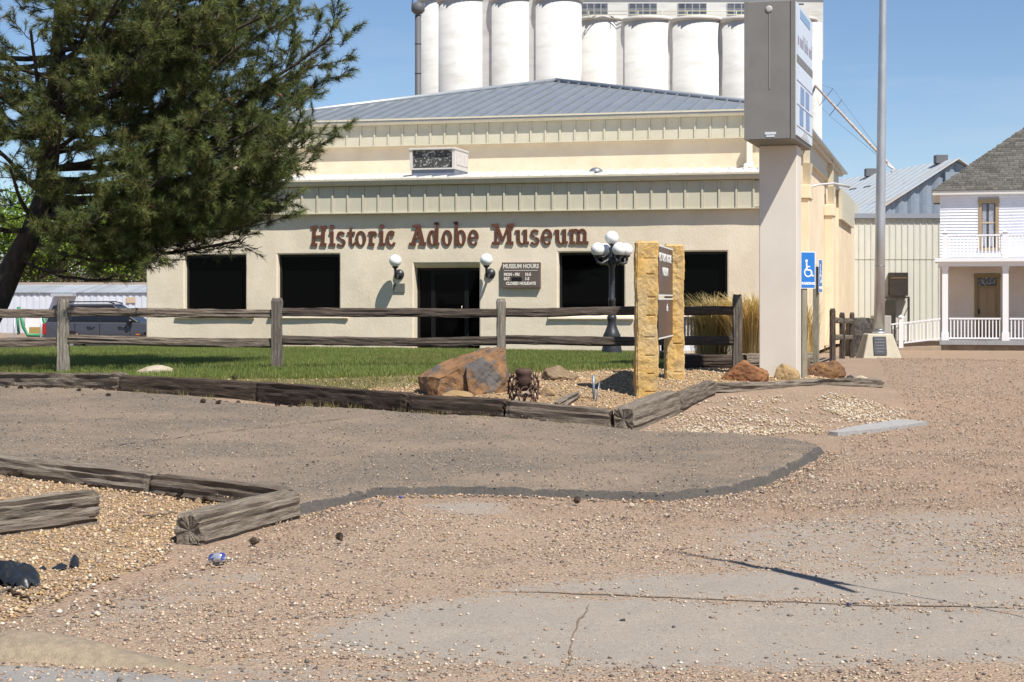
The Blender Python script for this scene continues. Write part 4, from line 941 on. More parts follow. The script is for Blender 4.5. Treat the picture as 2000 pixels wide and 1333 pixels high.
# ------------------------------------------------------------------ stone post sign
m_post = mat('limestone_post', (.54, .335, .105), (.50, .38, .21), 4, rough=.9, bump=1.2, bscale=22, col3=(.34, .22, .10), scale3=6, lo3=.56, hi3=.74, spec=.15, stretch=(1, 1, .8))
def stone_post(parent, px0, px1, top, base, d, dep, seed, marks):
    x0, x1 = PX(px0, d), PX(px1, d); zt, zb = PZ(top, d), min(PZ(base, d), gz((x0+x1)/2, d))-.08; w = x1-x0; H = zt-zb
    nx, ny, nz_ = 18, 8, 190; ring = []
    for k in range(nx): ring.append((x0+w*k/nx, d))
    for k in range(ny): ring.append((x1, d+dep*k/ny))
    for k in range(nx): ring.append((x1-w*k/nx, d+dep))
    for k in range(ny): ring.append((x0, d+dep-dep*k/ny))
    n = len(ring); V = []; cx, cy = (x0+x1)/2, d+dep/2
    for i in range(nz_+1):
        z = zb+H*i/nz_
        for j, (x, y) in enumerate(ring):
            dv = Vector((x-cx, y-cy, 0)); l_ = dv.length
            q = mnoise.fractal(Vector((x*6, y*6, z*5+seed*9)), .8, 2, 5)*.017+mnoise.noise(Vector((x*2.5, y*2.5, z*2.3+seed*5)))*.018
            if y <= d+1e-6:
                for mz in marks:                                   # feather-and-wedge split marks across the front
                    dz = abs(z-zb-mz*H); e = (x-x0)/w
                    if dz < .012 and .45+.08*math.sin(mz*40) < e < .85+.07*math.sin(mz*23): q -= .02*(1-dz/.012)
            cr_ = (abs(abs(x-cx)-w/2) < w*.1) and (abs(abs(y-cy)-dep/2) < dep*.15)
            if cr_: q -= .02
            if i >= nz_-1: q -= .012*(i-nz_+2)
            V.append((cx+dv.x*(1+q/l_), cy+dv.y*(1+q/l_), z+(mnoise.noise(Vector((x*9, y*9, seed)))*.03 if i == nz_ else 0)))
    Fc = [(i*n+j, i*n+(j+1) % n, (i+1)*n+(j+1) % n, (i+1)*n+j) for i in range(nz_) for j in range(n)]+[tuple(nz_*n+j for j in range(n))]
    mb = MB(); mb.add(V, Fc); return mb.build('post', m_post, parent)
sg = thing('stone_post_sign', 'brown sign boards mounted between two yellow limestone posts in the bed', 'sign', (PX(1290, 22.6), 22.6, gz(PX(1290, 22.6), 22.6)))
stone_post(sg, 1241, 1286, 471, 760, 21.45, .30, 1, [.09, .2, .31, .42, .55, .66, .80, .895])
stone_post(sg, 1299, 1337, 478, 738, 24.0, .26, 2, [.1, .3])
m_board = mat('brown_board', (.105, .058, .042), (.085, .047, .034), 3, rough=.4, spec=.25); m_white = mat('white_paint', (.72, .71, .68), rough=.6)
ba, bb_ = Vector((PX(1283, 21.75), 21.75, 0)), Vector((PX(1314, 24.0), 24.0, 0))
bd = (bb_-ba).normalized(); bn_ = Vector((bd.y, -bd.x, 0)); bl = (bb_-ba).length
def SGZ(py): return PZ(py, 24.0)
def plank(z0, z1, a=0, b=1, th=.03):
    p, r = ba+bd*bl*a, ba+bd*bl*b; o = bn_*th
    return [p+Vector((0, 0, z0)), r+Vector((0, 0, z0)), r-o+Vector((0, 0, z0)), p-o+Vector((0, 0, z0))], [p+Vector((0, 0, z1)), r+Vector((0, 0, z1)), r-o+Vector((0, 0, z1)), p-o+Vector((0, 0, z1))]
for z0, z1, txt in ((SGZ(579), SGZ(487), (('HISTORIC ADOBE', .24, .17), ('MUSEUM', .52, .17))), (SGZ(657), SGZ(583), (('afe', .25, .15),))):
    m = MB(); m.hexa(*plank(z0, z1)); o = m.build('board', m_board, sg)
    for tx, f_, sz in txt:
        x_ = .5 if len(tx) > 3 else .62
        put_text('lettering', tx, sz*.9, m_white, o, ba+bd*bl*x_+bn_*.004+Vector((0, 0, z1-(z1-z0)*f_)), bd, UZ, bold=.004, ext=.002, sx=1.45 if len(tx) > 8 else 1.3)
    m = MB()
    for zz in (z0, z1-.02):
        p, r = ba+bn_*.003, ba+bd*bl+bn_*.003; m.hexa([p+Vector((0, 0, zz)), r+Vector((0, 0, zz)), r-bn_*.002+Vector((0, 0, zz)), p-bn_*.002+Vector((0, 0, zz))], [p+Vector((0, 0, zz+.02)), r+Vector((0, 0, zz+.02)), r-bn_*.002+Vector((0, 0, zz+.02)), p-bn_*.002+Vector((0, 0, zz+.02))])
    m.build('border', m_white, o)
m = MB(); p = bb_+bd*.02; m.bb((p.x-.01, p.y, SGZ(672)), (p.x+.05, p.y+.06, SGZ(490))); m.build('bracket', m_black, sg)
m = MB(); p = ba-bd*.02; m.bb((p.x-.02, p.y-.02, SGZ(672)), (p.x+.02, p.y+.04, SGZ(490))); m.build('bracket', m_black, sg)

# ------------------------------------------------------------------ pylon sign
PB = math.atan(990/F); pc, ps_ = math.cos(PB), math.sin(PB)
PO = Vector((PX(1553, 24.0), 24.0, 0))                                # front right edge of the cabinet
def FP(a, t, z): return Vector((PO.x+a*pc+t*ps_, PO.y-a*ps_+t*pc, z))
m_pgrey = mat('grey_cabinet', (.225, .215, .20), (.20, .19, .18), 3, rough=.55, spec=.3); m_ppole = mat('painted_pole', (.72, .66, .575), (.67, .61, .53), 1.5, rough=.6, bump=.1)
m_pface = mat('sign_face', (.70, .74, .78), (.64, .68, .73), 1.5, rough=.3)
py_ = thing('pylon_sign', 'tall grey pylon sign cabinet on a pale square pillar beside the lot', 'sign', (*FP(-.36, 1.1, 0)[:2], .4), -PB)
CW, CDp = .72, 1.95; cz0, cz1 = 3.88, 5.86
m = MB(); m.bb((-CW, 0, cz0), (0, CDp, cz1), FP); cb = m.build('cabinet', m_pgrey, py_, bev=.012)
m = MB()
for a in (-CW-.004, -.06): m.bb((a, -.012, cz0+.003), (a+.064, -.001, cz1-.003), FP)
m.build('edge_trim', m_pgrey, cb)
m = MB(); m.lathe([(.05, 0), (.05, .008), (.035, .014), (.02, .016)], FP(-.37, -.001, 5.74), 16, M=Matrix.Rotation(-PB, 3, 'Z') @ Matrix.Rotation(math.pi/2, 3, 'X')); m.build('photocell', mat('grey_knob', (.45, .44, .42), rough=.5), cb)
m = MB(); m.bb((-.43, -.006, 3.95), (-.27, -.002, 3.985), FP); m.bb((-.41, -.006, 3.915), (-.29, -.002, 3.94), FP); m.build('maker_label', m_pface, cb)
m = MB(); m.bb((-.37, -.007, 4.6), (-.355, -.002, 5.68), FP); m.build('seam', mat('light_seam', (.27, .26, .245), rough=.5), cb)
m = MB(); m.bb((.001, .03, cz0+.06), (.02, CDp-.03, cz1-.03), FP); sf = m.build('sign_face', m_pface, py_)
m_lav = mat('lavender_print', (.30, .30, .36), rough=.5); m_blu = mat('blue_print', (.17, .25, .42), (.24, .32, .50), 9, rough=.4)
m_sky = mat('pale_blue_print', (.25, .38, .55), rough=.5)
def fbar(name, t0, t1, z0, z1, m_): m = MB(); m.bb((.021, t0, z0), (.025, t1, z1), FP); return m.build(name, m_, sf)
fbar('divider', .03, CDp-.03, 4.98, 5.09, m_pgrey); fbar('header_band', .4, 1.6, 5.66, 5.78, m_sky)
r_ = random.Random(4); t = .14
while t < 1.8:                                      # blurred header lettering, strokes only
    w = r_.uniform(.04, .07)
    if r_.random() < .82: fbar('letter_stroke', t, t+w, 5.25, 5.25+r_.choice((.12, .12, .2)), m_lav)
    t += w+.03
for z in (4.72, 4.38, 4.07): fbar('line', .03, CDp-.03, z, z+.012, m_lav)
for t, z in ((.45, 4.43), (1.05, 4.43), (.35, 4.12), (1.1, 4.12)): fbar('digit_block', t, t+.42, z, z+.25, m_blu)
m = MB(); m.hexa([FP(.021, .55, 3.96), FP(.021, 1.5, 3.96), FP(.024, 1.5, 3.96), FP(.024, .55, 3.96)], [FP(.021, .8, 4.05), FP(.021, 1.2, 4.05), FP(.024, 1.2, 4.05), FP(.024, .8, 4.05)]); m.build('emblem', mat('grey_print', (.50, .50, .48), rough=.5), sf)
pw = .59; pt0 = .9
ax_ = (PX(1483, 24.75)-PO.x)/pc-0.0
xa = PX(1483, 24.9)
# pillar front left edge so that it stands centred under the cabinet
a0_ = -CW+.075
m = MB(); zb = min(gz(*FP(a0_, pt0, 0)[:2]), gz(*FP(a0_+pw, pt0, 0)[:2]))-.1; m.bb((a0_, pt0, zb), (a0_+pw-.03, pt0+.5, cz0-.002), FP); m.build('pillar', m_ppole, py_, bev=.015)

# ------------------------------------------------------------------ accessible parking signs
m_blue = mat('sign_blue', (.02, .16, .52), (.03, .19, .55), 3, rough=.4); m_wp = mat('reflective_white', (.80, .80, .80), rough=.5)
m_4x4 = wood_mat('pale_treated_post', (.30, .27, .20), (.20, .18, .13), (.38, .34, .27), (9, 9, 1.2))
def park_sign(label, px, d, top, bot, w, rz, post_px, seed, lod):
    x = PX(px, d); zb = gz(x, d); zt, z0 = PZ(top, d), PZ(bot, d); t = thing('parking_sign', label, 'sign', (x, d, zb), rz, 'blue accessible parking signs')
    c, s = math.cos(rz), math.sin(rz)
    def fr(a, b, z): return Vector((x+a*c-b*s, d+a*s+b*c, z))
    off = PX(post_px, d)-x
    m = MB(); m.bb((off/c-.045, .01, zb-.1), (off/c+.045, .10, zt-.12), fr); m.build('post', m_4x4, t)
    h = zt-z0; m = MB(); m.bb((-w/2, -.004, z0), (w/2, .0, zt), fr); pl = m.build('plate', m_wp, t)
    e = .012; m = MB(); m.bb((-w/2+e, -.0065, z0+e), (w/2-e, -.0045, zt-e), fr); bl_ = m.build('blue_field', m_blue, pl)
    m = MB(); y = -.009                               # wheelchair symbol
    def disc(cx, cz, r, r2=0, a0=0, a1=360, n=18):
        for i in range(n):
            q = []
            for k, rr in ((i, r), (i+1, r), (i+1, r2), (i, r2)):
                th = math.radians(a0+(a1-a0)*k/n); q.append(fr(cx+rr*math.cos(th), y, cz+rr*math.sin(th)))
            m.prism(q, fr(0, .002, 0)-fr(0, 0, 0))
    def bar(p, q_, wd):
        p, q_ = Vector(p), Vector(q_); dd = (q_-p).normalized(); n_ = Vector((-dd.y, dd.x))*wd/2
        m.prism([fr(v.x, y-.0005, v.y) for v in (p+n_, p-n_, q_-n_, q_+n_)], fr(0, .002, 0)-fr(0, 0, 0))
    zc = z0+h*.44; k = w/.30
    disc(-.0*k, zc, .085*k, .062*k, 100, 380); disc(-.035*k, zc+.20*k, .026*k, 0)
    bar((-.035*k, zc+.17*k), (-.025*k, zc+.03*k), .03*k); bar((-.025*k, zc+.04*k), (.05*k, zc+.04*k), .026*k); bar((.05*k, zc+.04*k), (.085*k, zc-.07*k), .026*k); bar((.08*k, zc-.07*k), (.115*k, zc-.055*k), .022*k); bar((-.03*k, zc+.1*k), (.04*k, zc+.1*k), .02*k)
    m.build('wheelchair_symbol', m_wp, bl_)
    put_text('lettering', 'PARKING', w*.21, m_wp, bl_, fr(0, -.008, z0+h*.135), fr(1, 0, 0)-fr(0, 0, 0), UZ, bold=.003, ext=.001)
    return t
park_sign('blue accessible parking sign facing the street, beside the pylon pillar', 1578, 25.8, 492, 564, .26, math.radians(22), 1572, 1, 1)
park_sign('blue accessible parking sign turned nearly edge-on behind the front one', 1602, 27.3, 507, 572, .30, math.radians(70), 1599, 2, 1)

# ------------------------------------------------------------------ flagpole
FPD = 39.0; fx = PX(1716, FPD); fz = gz(fx, FPD)
m_alu = mat('brushed_steel', (.62, .62, .62), (.50, .50, .51), 5, rough=.42, metal=.7, stretch=(1, 1, .35)); m_cbase = mat('cast_concrete', (.52, .47, .36), (.45, .40, .30), 4, rough=.85, bump=.4)
fl = thing('flagpole', 'tall silver metal flagpole on a tapered concrete base with a plaque', 'flagpole', (fx, FPD, fz))
zt_b = PZ(652, FPD); x0, x1 = PX(1678, FPD), PX(1753, FPD); u0, u1 = PX(1690, FPD), PX(1738, FPD); dpt = .8
m = MB(); zq = min(fz, PZ(702, FPD))-.08; m.hexa([(x0-.03, FPD-.5, zq), (x1+.03, FPD-.5, zq), (x1+.03, FPD+.45, zq), (x0-.03, FPD+.45, zq)], [(u0, FPD-.3, zt_b), (u1, FPD-.3, zt_b), (u1, FPD+.25, zt_b), (u0, FPD+.25, zt_b)]); m.build('base', m_cbase, fl, bev=.025)
bc = [(1717, 650), (1720, 330), (1725, 0), (1728, -260)]
m = MB(); pts = [Vector((PX(1717, FPD), FPD, zt_b-.05)), Vector((PX(1719.5, FPD), FPD, PZ(430, FPD))), Vector((PX(1723, FPD), FPD, PZ(150, FPD))), Vector((PX(1725.5, FPD), FPD, PZ(-60, FPD))), Vector((PX(1729, FPD), FPD, PZ(-380, FPD)))]
m.tube(pts, [.125, .114, .096, .082, .06], 24); m.build('pole', m_alu, fl)
m = MB(); m.lathe([(.16, 0), (.15, .03), (.12, .05)], (PX(1717, FPD), FPD, zt_b), 20); m.build('collar', m_alu, fl)
for py in (645, 520, 415, 308, 226, 50):
    f_ = 0; p0 = next((a, b) for a, b in zip(pts, pts[1:]) if a.z <= PZ(py, FPD) <= b.z); k = (PZ(py, FPD)-p0[0].z)/(p0[1].z-p0[0].z); c = p0[0].lerp(p0[1], k)
    m = MB(); rr = .125-.045*(c.z-zt_b)/7.5; m.lathe([(rr+.002, -.02), (rr+.004, 0), (rr+.002, .02)], c, 20); m.build('band', mat('steel_band', (.30, .30, .31), rough=.4, metal=.8), fl)
pq = lambda px, py, o: Vector((PX(px, FPD), FPD-.5+.2*((PZ(py, FPD)-zq)/(zt_b-zq))-o, PZ(py, FPD)))
m = MB(); m.hexa([pq(1699, 692, .03), pq(1724, 692, .03), pq(1724, 692, -.02), pq(1699, 692, -.02)], [pq(1699, 657, .03), pq(1724, 657, .03), pq(1724, 657, -.02), pq(1699, 657, -.02)]); pl = m.build('plaque', mat('dark_bronze', (.055, .058, .065), (.04, .042, .05), 10, rough=.5), fl, bev=.006)
for k, (a, b) in enumerate(((1703, 1720), (1702, 1721), (1704, 1719), (1703, 1720), (1705, 1718))):
    y = 662+k*6; m = MB(); m.hexa([pq(a, y+1.2, .034), pq(b, y+1.2, .034), pq(b, y+1.2, .028), pq(a, y+1.2, .028)], [pq(a, y-.8, .034), pq(b, y-.8, .034), pq(b, y-.8, .028), pq(a, y-.8, .028)]); m.build('raised_line', mat('bronze_line', (.13, .13, .14), rough=.5), pl)
# ------------------------------------------------------------------ white two-storey house
HD = 63.0; hk = HD/F
m_siding = mat('white_siding', (.74, .75, .80), (.69, .70, .76), 2, rough=.6); m_trim = mat('white_trim', (.78, .79, .82), rough=.55)
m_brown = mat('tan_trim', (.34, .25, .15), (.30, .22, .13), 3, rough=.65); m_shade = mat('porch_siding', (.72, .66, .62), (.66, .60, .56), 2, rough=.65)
HP = PX(1838, HD)                                   # the house stands at the museum's angle, pivoted on this porch corner
def hx(px, d=HD): m_, t_ = (px-1000)/F, d-HD; return HP+(m_*(HD+t_*CA)-HP-t_*SA)/(CA+m_*SA)
def hz(py, d=HD): return PZ(py, d)
WD = 65.6                                           # main wall plane
gzh = -.32
hs = thing('white_house', 'white clapboard house with grey shingle hip roof, porch and balcony', 'house', (HP, HD, gzh))
xl, xr = hx(1836, WD), hx(2330, WD); ze = hz(376, WD)
def siding(name, x0, x1, z0, z1, y, m_, parent, hole=None, step=.115):
    """overlapping clapboards, each board tilted out at its foot"""
    m = MB(); z = z0; k = 0
    while z < z1-.01:
        zz = min(z+step, z1); segs = [(x0, x1)]
        if hole and hole[2] < zz and z < hole[3]: segs = [(x0, hole[0]), (hole[1], x1)]
        for a, b in segs: m.hexa([(a, y-.04, z), (b, y-.04, z), (b, y+.05, z), (a, y+.05, z)], [(a, y-.004, zz), (b, y-.004, zz), (b, y+.05, zz), (a, y+.05, zz)])
        z += step
    return m.build(name, m_, parent)
wx0, wx1, wz0, wz1 = hx(1911, WD), hx(1951, WD), hz(488, WD), hz(391, WD)
zpf = hz(665)                                       # porch floor level
siding('upper_siding', xl, xr, hz(508, WD), ze, WD, m_siding, hs, (wx0, wx1, wz0, wz1))
dx0, dx1, dzt = hx(1903, WD), hx(1953, WD), hz(536, WD)
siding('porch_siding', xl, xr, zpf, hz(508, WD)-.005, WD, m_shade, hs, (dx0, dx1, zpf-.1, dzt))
m = MB(); m.bb((xl, WD+.06, gzh-.2), (xr, WD+9, ze-.01)); m.build('body', m_siding, hs)
# window with curtains
m = MB(); f = .13
m.bb((wx0, WD-.05, wz0), (wx0+f, WD+.05, wz1)); m.bb((wx1-f, WD-.05, wz0), (wx1, WD+.05, wz1)); m.bb((wx0-.02, WD-.07, wz1-.16), (wx1+.02, WD+.05, wz1)); m.bb((wx0-.03, WD-.08, wz0-.05), (wx1+.03, WD+.05, wz0+.06))
wn_ = m.build('window', m_brown, hs)
m = MB(); m.bb((wx0+f, WD+.03, wz0+.06), (wx1-f, WD+.035, wz1-.16)); m.build('pane', mat('window_glass', (.05, .06, .075), rough=.08, spec=.6), wn_)
zm = (wz0+wz1)/2+.06; m = MB(); m.bb((wx0+f, WD-.0, zm-.03), (wx1-f, WD+.028, zm+.03)); m.build('sash_rail', mat('pale_tan', (.48, .40, .27), rough=.6), wn_)
for a, b in ((wx0+f+.02, wx0+f+.17), (wx1-f-.24, wx1-f-.05)):
    m = MB(); n = 8
    for i in range(n):
        q0, q1 = a+(b-a)*i/n, a+(b-a)*(i+1)/n; y0, y1 = WD+.012+.012*(i % 2), WD+.012+.012*((i+1) % 2)
        m.add([(q0, y0, wz0+.1), (q1, y1, wz0+.1), (q1, y1, wz1-.18), (q0, y0, wz1-.18)], [(0, 1, 2, 3)])
    m.build('curtain', mat('lace_curtain', (.42, .42, .46), (.25, .25, .30), 20, rough=.9), wn_)
# front door with transom
m = MB(); f = .12
m.bb((dx0, WD-.06, zpf), (dx0+f, WD+.05, dzt)); m.bb((dx1-f, WD-.06, zpf), (dx1, WD+.05, dzt)); m.bb((dx0-.02, WD-.08, dzt-.14), (dx1+.02, WD+.05, dzt)); m.bb((dx0+f, WD-.05, dzt-.56), (dx1-f, WD+.05, dzt-.46))
df = m.build('door_frame', mat('olive_trim', (.24, .19, .10), rough=.7), hs)
m = MB(); m.bb((dx0+f, WD+.0, zpf+.02), (dx1-f, WD+.04, dzt-.56)); dr_ = m.build('door', mat('tan_house_door', (.30, .23, .15), rough=.6), hs)
for a, b in ((dx0+f+.06, (dx0+dx1)/2-.03), ((dx0+dx1)/2+.03, dx1-f-.06)):
    for z0, z1 in ((zpf+.15, zpf+.85), (zpf+.95, dzt-.66)):
        m = MB(); m.bb((a, WD-.012, z0), (b, WD-.001, z1)); m.build('panel', mat('tan_house_door', (.3, .2, .1)), dr_)
m = MB(); m.bb((dx0+f+.03, WD-.04, zpf+.95), (dx0+f+.08, WD-.002, zpf+1.15)); m.build('door_handle', m_dark, dr_)
m = MB(); m.bb((dx0+f, WD+.02, dzt-.46), (dx1-f, WD+.03, dzt-.14)); m.build('transom', mat('etched_glass', (.06, .07, .10), (.30, .32, .36), 9, rough=.2, lo=.52, hi=.6), df)
# hip roof of shingle courses
rx0, rx1 = hx(1820, WD-.25), hx(2345, WD-.25); ry0 = WD-.28; rz0 = hz(373, ry0); k_r = (hz(252, WD+3)-rz0)/(hx(2000, WD+3)-rx0)
sl = .76; m_sh = mat('asphalt_shingles', (.128, .12, .105), rough=.9, island=.32, col2=(.095, .089, .079), scale=30, bump=.6, bscale=90)
hw_ = (rx1-rx0)/2; tot = 0
m = MB(); c = [Vector(p) for p in ((rx0, ry0, rz0), (rx1, ry0, rz0), (rx1, ry0+2*hw_, rz0), (rx0, ry0+2*hw_, rz0))]; ap = Vector(((rx0+rx1)/2, ry0+hw_, rz0+hw_*sl))
m.add(c+[ap], [(0, 1, 4), (1, 2, 4), (2, 3, 4), (3, 0, 4)]); rf = m.build('hip_roof', mat('roof_felt', (.12, .11, .095), (.16, .15, .13), 12, rough=.95), hs, fix=False)
V, Fc = [], []; r_ = random.Random(3); run = .118; nrow = int(hw_/run)
for i in range(nrow):
    y0, y1 = i*run, (i+1)*run; xa, xb = rx0+y0, rx1-y0; x = xa-r_.random()*.3
    while x < xb:
        w = r_.choice((.16, .22, .3, .38)); a, b = max(x, xa), min(x+w-.012, xb)
        if b-a > .03:
            ya, yb = ry0+y0-.02, ry0+y1; lift = .03+(.018 if r_.random() < .45 else 0); a2, b2 = max(a, rx0+y1), min(b, rx1-y1)
            if b2 > a2:
                q = len(V); V += [(a, ya, rz0+y0*sl+.004), (b, ya, rz0+y0*sl+.004), (a, ya, rz0+y0*sl+lift), (b, ya, rz0+y0*sl+lift), (a2, yb, rz0+y1*sl+.012), (b2, yb, rz0+y1*sl+.012)]
                Fc += [(q, q+1, q+3, q+2), (q+2, q+3, q+5, q+4)]
        x += w
so = np_mesh('shingles', np.array(V), np.array(Fc), m_sh, parent=rf); so['kind'] = 'stuff'
m = MB(); m.bb((rx0+.02, ry0+.02, rz0-.16), (rx1, ry0+.10, rz0-.005)); m.bb((rx0+.02, ry0+.10, rz0-.14), (xl+.0, ry0+6, rz0-.02)); m.bb((xl, ry0+.10, rz0-.11), (xr, WD-.045, rz0-.04)); m.build('eave', mat('eave_paint', (.62, .59, .55), rough=.6), hs)
# porch: deck, columns, roof, railings, balcony
px0, px1 = hx(1838), hx(2260)
m = MB(); m.bb((px0-.05, HD-.15, zpf-.16), (px1, WD-.03, zpf-.003)); m.build('porch_deck', mat('deck_grey', (.33, .34, .36), (.28, .28, .29), 4, rough=.8), hs)
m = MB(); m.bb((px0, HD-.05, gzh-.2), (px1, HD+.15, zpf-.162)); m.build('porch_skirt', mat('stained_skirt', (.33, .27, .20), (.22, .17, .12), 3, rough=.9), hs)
m = MB(); m.bb((px0-.22, HD-.30, hz(512)), (px1, WD-.04, hz(505))); m.bb((px0-.10, HD-.16, hz(521)), (px1, HD+.1, hz(512)-.003)); m.bb((px0-.1, HD+.102, hz(521)), (px0+.05, WD-.05, hz(512)-.003)); m.build('porch_roof', m_trim, hs)
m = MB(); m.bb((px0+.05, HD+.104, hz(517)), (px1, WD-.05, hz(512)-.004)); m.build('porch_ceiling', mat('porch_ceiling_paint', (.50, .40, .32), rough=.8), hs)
cols_ = [hx(v) for v in (1846, 1964, 2082, 2200)]
for x in cols_:
    m = MB(); m.bb((x-.105, HD-.105, zpf), (x+.105, HD+.105, hz(521)-.002)); m.bb((x-.135, HD-.135, zpf), (x+.135, HD+.135, zpf+.3)); m.bb((x-.13, HD-.13, hz(521)-.09), (x+.13, HD+.13, hz(521)-.004)); m.build('column', m_trim, hs)
balm = MB(); balm.box((0, 0, .38), (.045, .045, .76)); bal_me = balm.mesh('baluster', m_trim)
def railing(parent, x0, x1, y, z, h=.82, name='railing', n=None, slope=0):
    m = MB(); L = x1-x0
    for za, zb in ((h-.06, h), (.05, .11)): m.hexa([(x0, y-.04, z+za), (x1, y-.04, z+za+slope), (x1, y+.04, z+za+slope), (x0, y+.04, z+za)], [(x0, y-.04, z+zb), (x1, y-.04, z+zb+slope), (x1, y+.04, z+zb+slope), (x0, y+.04, z+zb)])
    r = m.build(name, m_trim, parent); n = n or int(L/.125)
    for i in range(n):
        t = (i+.5)/n; link_mesh('baluster', bal_me, r, Matrix.Translation((x0+L*t, y, z+.07+slope*t)) @ Matrix.Diagonal((1, 1, (h-.1)/.76, 1)))
    return r
for i in range(3): railing(hs, cols_[i]+.14, cols_[i+1]-.14, HD, zpf, .84)
zb_l = hz(504)
bp = [hx(v) for v in (1846, 1963, 2081, 2200)]
for x in bp: m = MB(); m.bb((x-.09, HD-.09, zb_l), (x+.09, HD+.09, hz(455))); m.hexa([(x-.12, HD-.12, hz(455)), (x+.12, HD-.12, hz(455)), (x+.12, HD+.12, hz(455)), (x-.12, HD+.12, hz(455))], [(x-.02, HD-.02, hz(451)), (x+.02, HD-.02, hz(451)), (x+.02, HD+.02, hz(451)), (x-.02, HD+.02, hz(451))]); m.build('balcony_post', m_trim, hs)
for i in range(3): railing(hs, bp[i]+.1, bp[i+1]-.1, HD, zb_l, .86, 'balcony_railing')
# access ramp
rp = thing('access_ramp', 'white railed access ramp rising to the porch of the white house', 'ramp', (HP, HD, gzh))
ra, rb = hx(1742, HD-.6), hx(1838, HD-.6); yr = HD-.6
m = MB(); m.hexa([(ra-1.4, yr-.1, gzh-.3), (rb, yr-.1, gzh-.3), (rb, yr+1.2, gzh-.3), (ra-1.4, yr+1.2, gzh-.3)], [(ra-1.4, yr-.1, gzh+.02), (rb, yr-.1, zpf-.2), (rb, yr+1.2, zpf-.2), (ra-1.4, yr+1.2, gzh+.02)]); m.build('slope', mat('ramp_concrete', (.40, .32, .24), (.34, .27, .2), 4, rough=.9), rp)
xpost = hx(1760, yr)
railing(rp, xpost+.1, rb-.02, yr, hz(672, yr)-.05, .84, slope=hz(663, yr)-hz(672, yr)); railing(rp, ra-.3, xpost-.1, yr+.3, hz(677, yr)-.05, .84, slope=.08)
m = MB(); m.bb((xpost-.08, yr-.08, gzh-.1), (xpost+.08, yr+.08, hz(622, yr))); m.lathe([(.10, 0), (.12, .03), (.10, .06), (.03, .12)], (xpost, yr, hz(622, yr)), 12); m.build('newel_post', m_trim, rp)

for o in (hs, rp): o.rotation_euler = (0, 0, -A)
# ------------------------------------------------------------------ ribbed metal building and barn behind
m_ribw = mat('pale_green_metal', (.66, .65, .575), (.61, .60, .53), 2.5, rough=.5, spec=.4)
KD = 78.0; kx0, kx1 = PX(1655, KD), PX(1850, KD); kz = PZ(424, KD)
mb_ = thing('metal_building', 'pale green ribbed metal building between the museum and the white house', 'building', (PX(1750, KD), KD, -.4))
m = MB(); m.bb((kx0, KD+.02, -.6), (kx1, KD+10, kz-.05)); m.build('wall', m_ribw, mb_)
pn = MB(); pn.bb((0, 0, 0), (.255, .018, 1)); pn.hexa([(.255, -.03, 0), (.295, -.03, 0), (.315, .018, 0), (.255, .018, 0)], [(.255, -.03, 1), (.295, -.03, 1), (.315, .018, 1), (.255, .018, 1)]); pn_me = pn.mesh('wall_panel', m_ribw)
x = kx0; zs = PZ(507, KD)
while x < kx1:
    link_mesh('wall_panel', pn_me, mb_, Matrix.Translation((x, KD-.02, zs)) @ Matrix.Diagonal((.9, 1, kz-.08-zs, 1))); link_mesh('wall_panel', pn_me, mb_, Matrix.Translation((x, KD+.0, -.5)) @ Matrix.Diagonal((.9, 1, zs+.5, 1))); x += .284
m = MB(); m.bb((kx0, KD-.18, kz-.07), (kx1, KD+3, kz+.15)); m.build('eave_trim', mat('blue_grey_trim', (.27, .29, .33), rough=.5), mb_)
q = lambda px, py: Vector((PX(px, KD-.05), KD-.05, PZ(py, KD-.05)))
a, b = q(1735, 578), q(1771, 533); m = MB(); m.bb((a.x, KD-.32, a.z), (b.x, KD-.03, b.z)); ef = m.build('exhaust_fan', mat('dark_fan', (.025, .022, .02), (.05, .035, .025), 3, rough=.7), mb_)
m = MB(); m.bb((a.x+.05, KD-.335, PZ(545, KD)), (b.x-.05, KD-.325, PZ(542, KD))); m.build('fan_bar', mat('rust_bar', (.14, .085, .05), rough=.8), ef)
m = MB(); c = (a+b)/2; m.lathe([(.3, -.345), (.3, -.325)], (c.x+.05, 0, 0), 20, M=None) if False else None
m = MB(); zz = PZ(580, KD); m.bb((PX(1724, KD), KD-.5, zz-.06), (PX(1772, KD), KD-.1, zz)); m.bb((PX(1769, KD), KD-.5, -.4), (PX(1772, KD), KD-.43, zz-.062)); m.tube([(PX(1769, KD), KD-.46, PZ(600, KD)), (PX(1756, KD), KD-.46, PZ(628, KD))], .02, 6); m.build('fan_stand', m_dark, mb_)
m = MB(); m.bb((PX(1722, KD-1), KD-1.2, -.4), (PX(1748, KD-1), KD-.6, PZ(585, KD-1))); ac = tag(m.build('air_conditioner', mat('olive_grey_metal', (.20, .20, .16), (.17, .17, .14), 3, rough=.6), bev=.02), 'dark olive metal equipment cabinet behind the flagpole', 'cabinet')
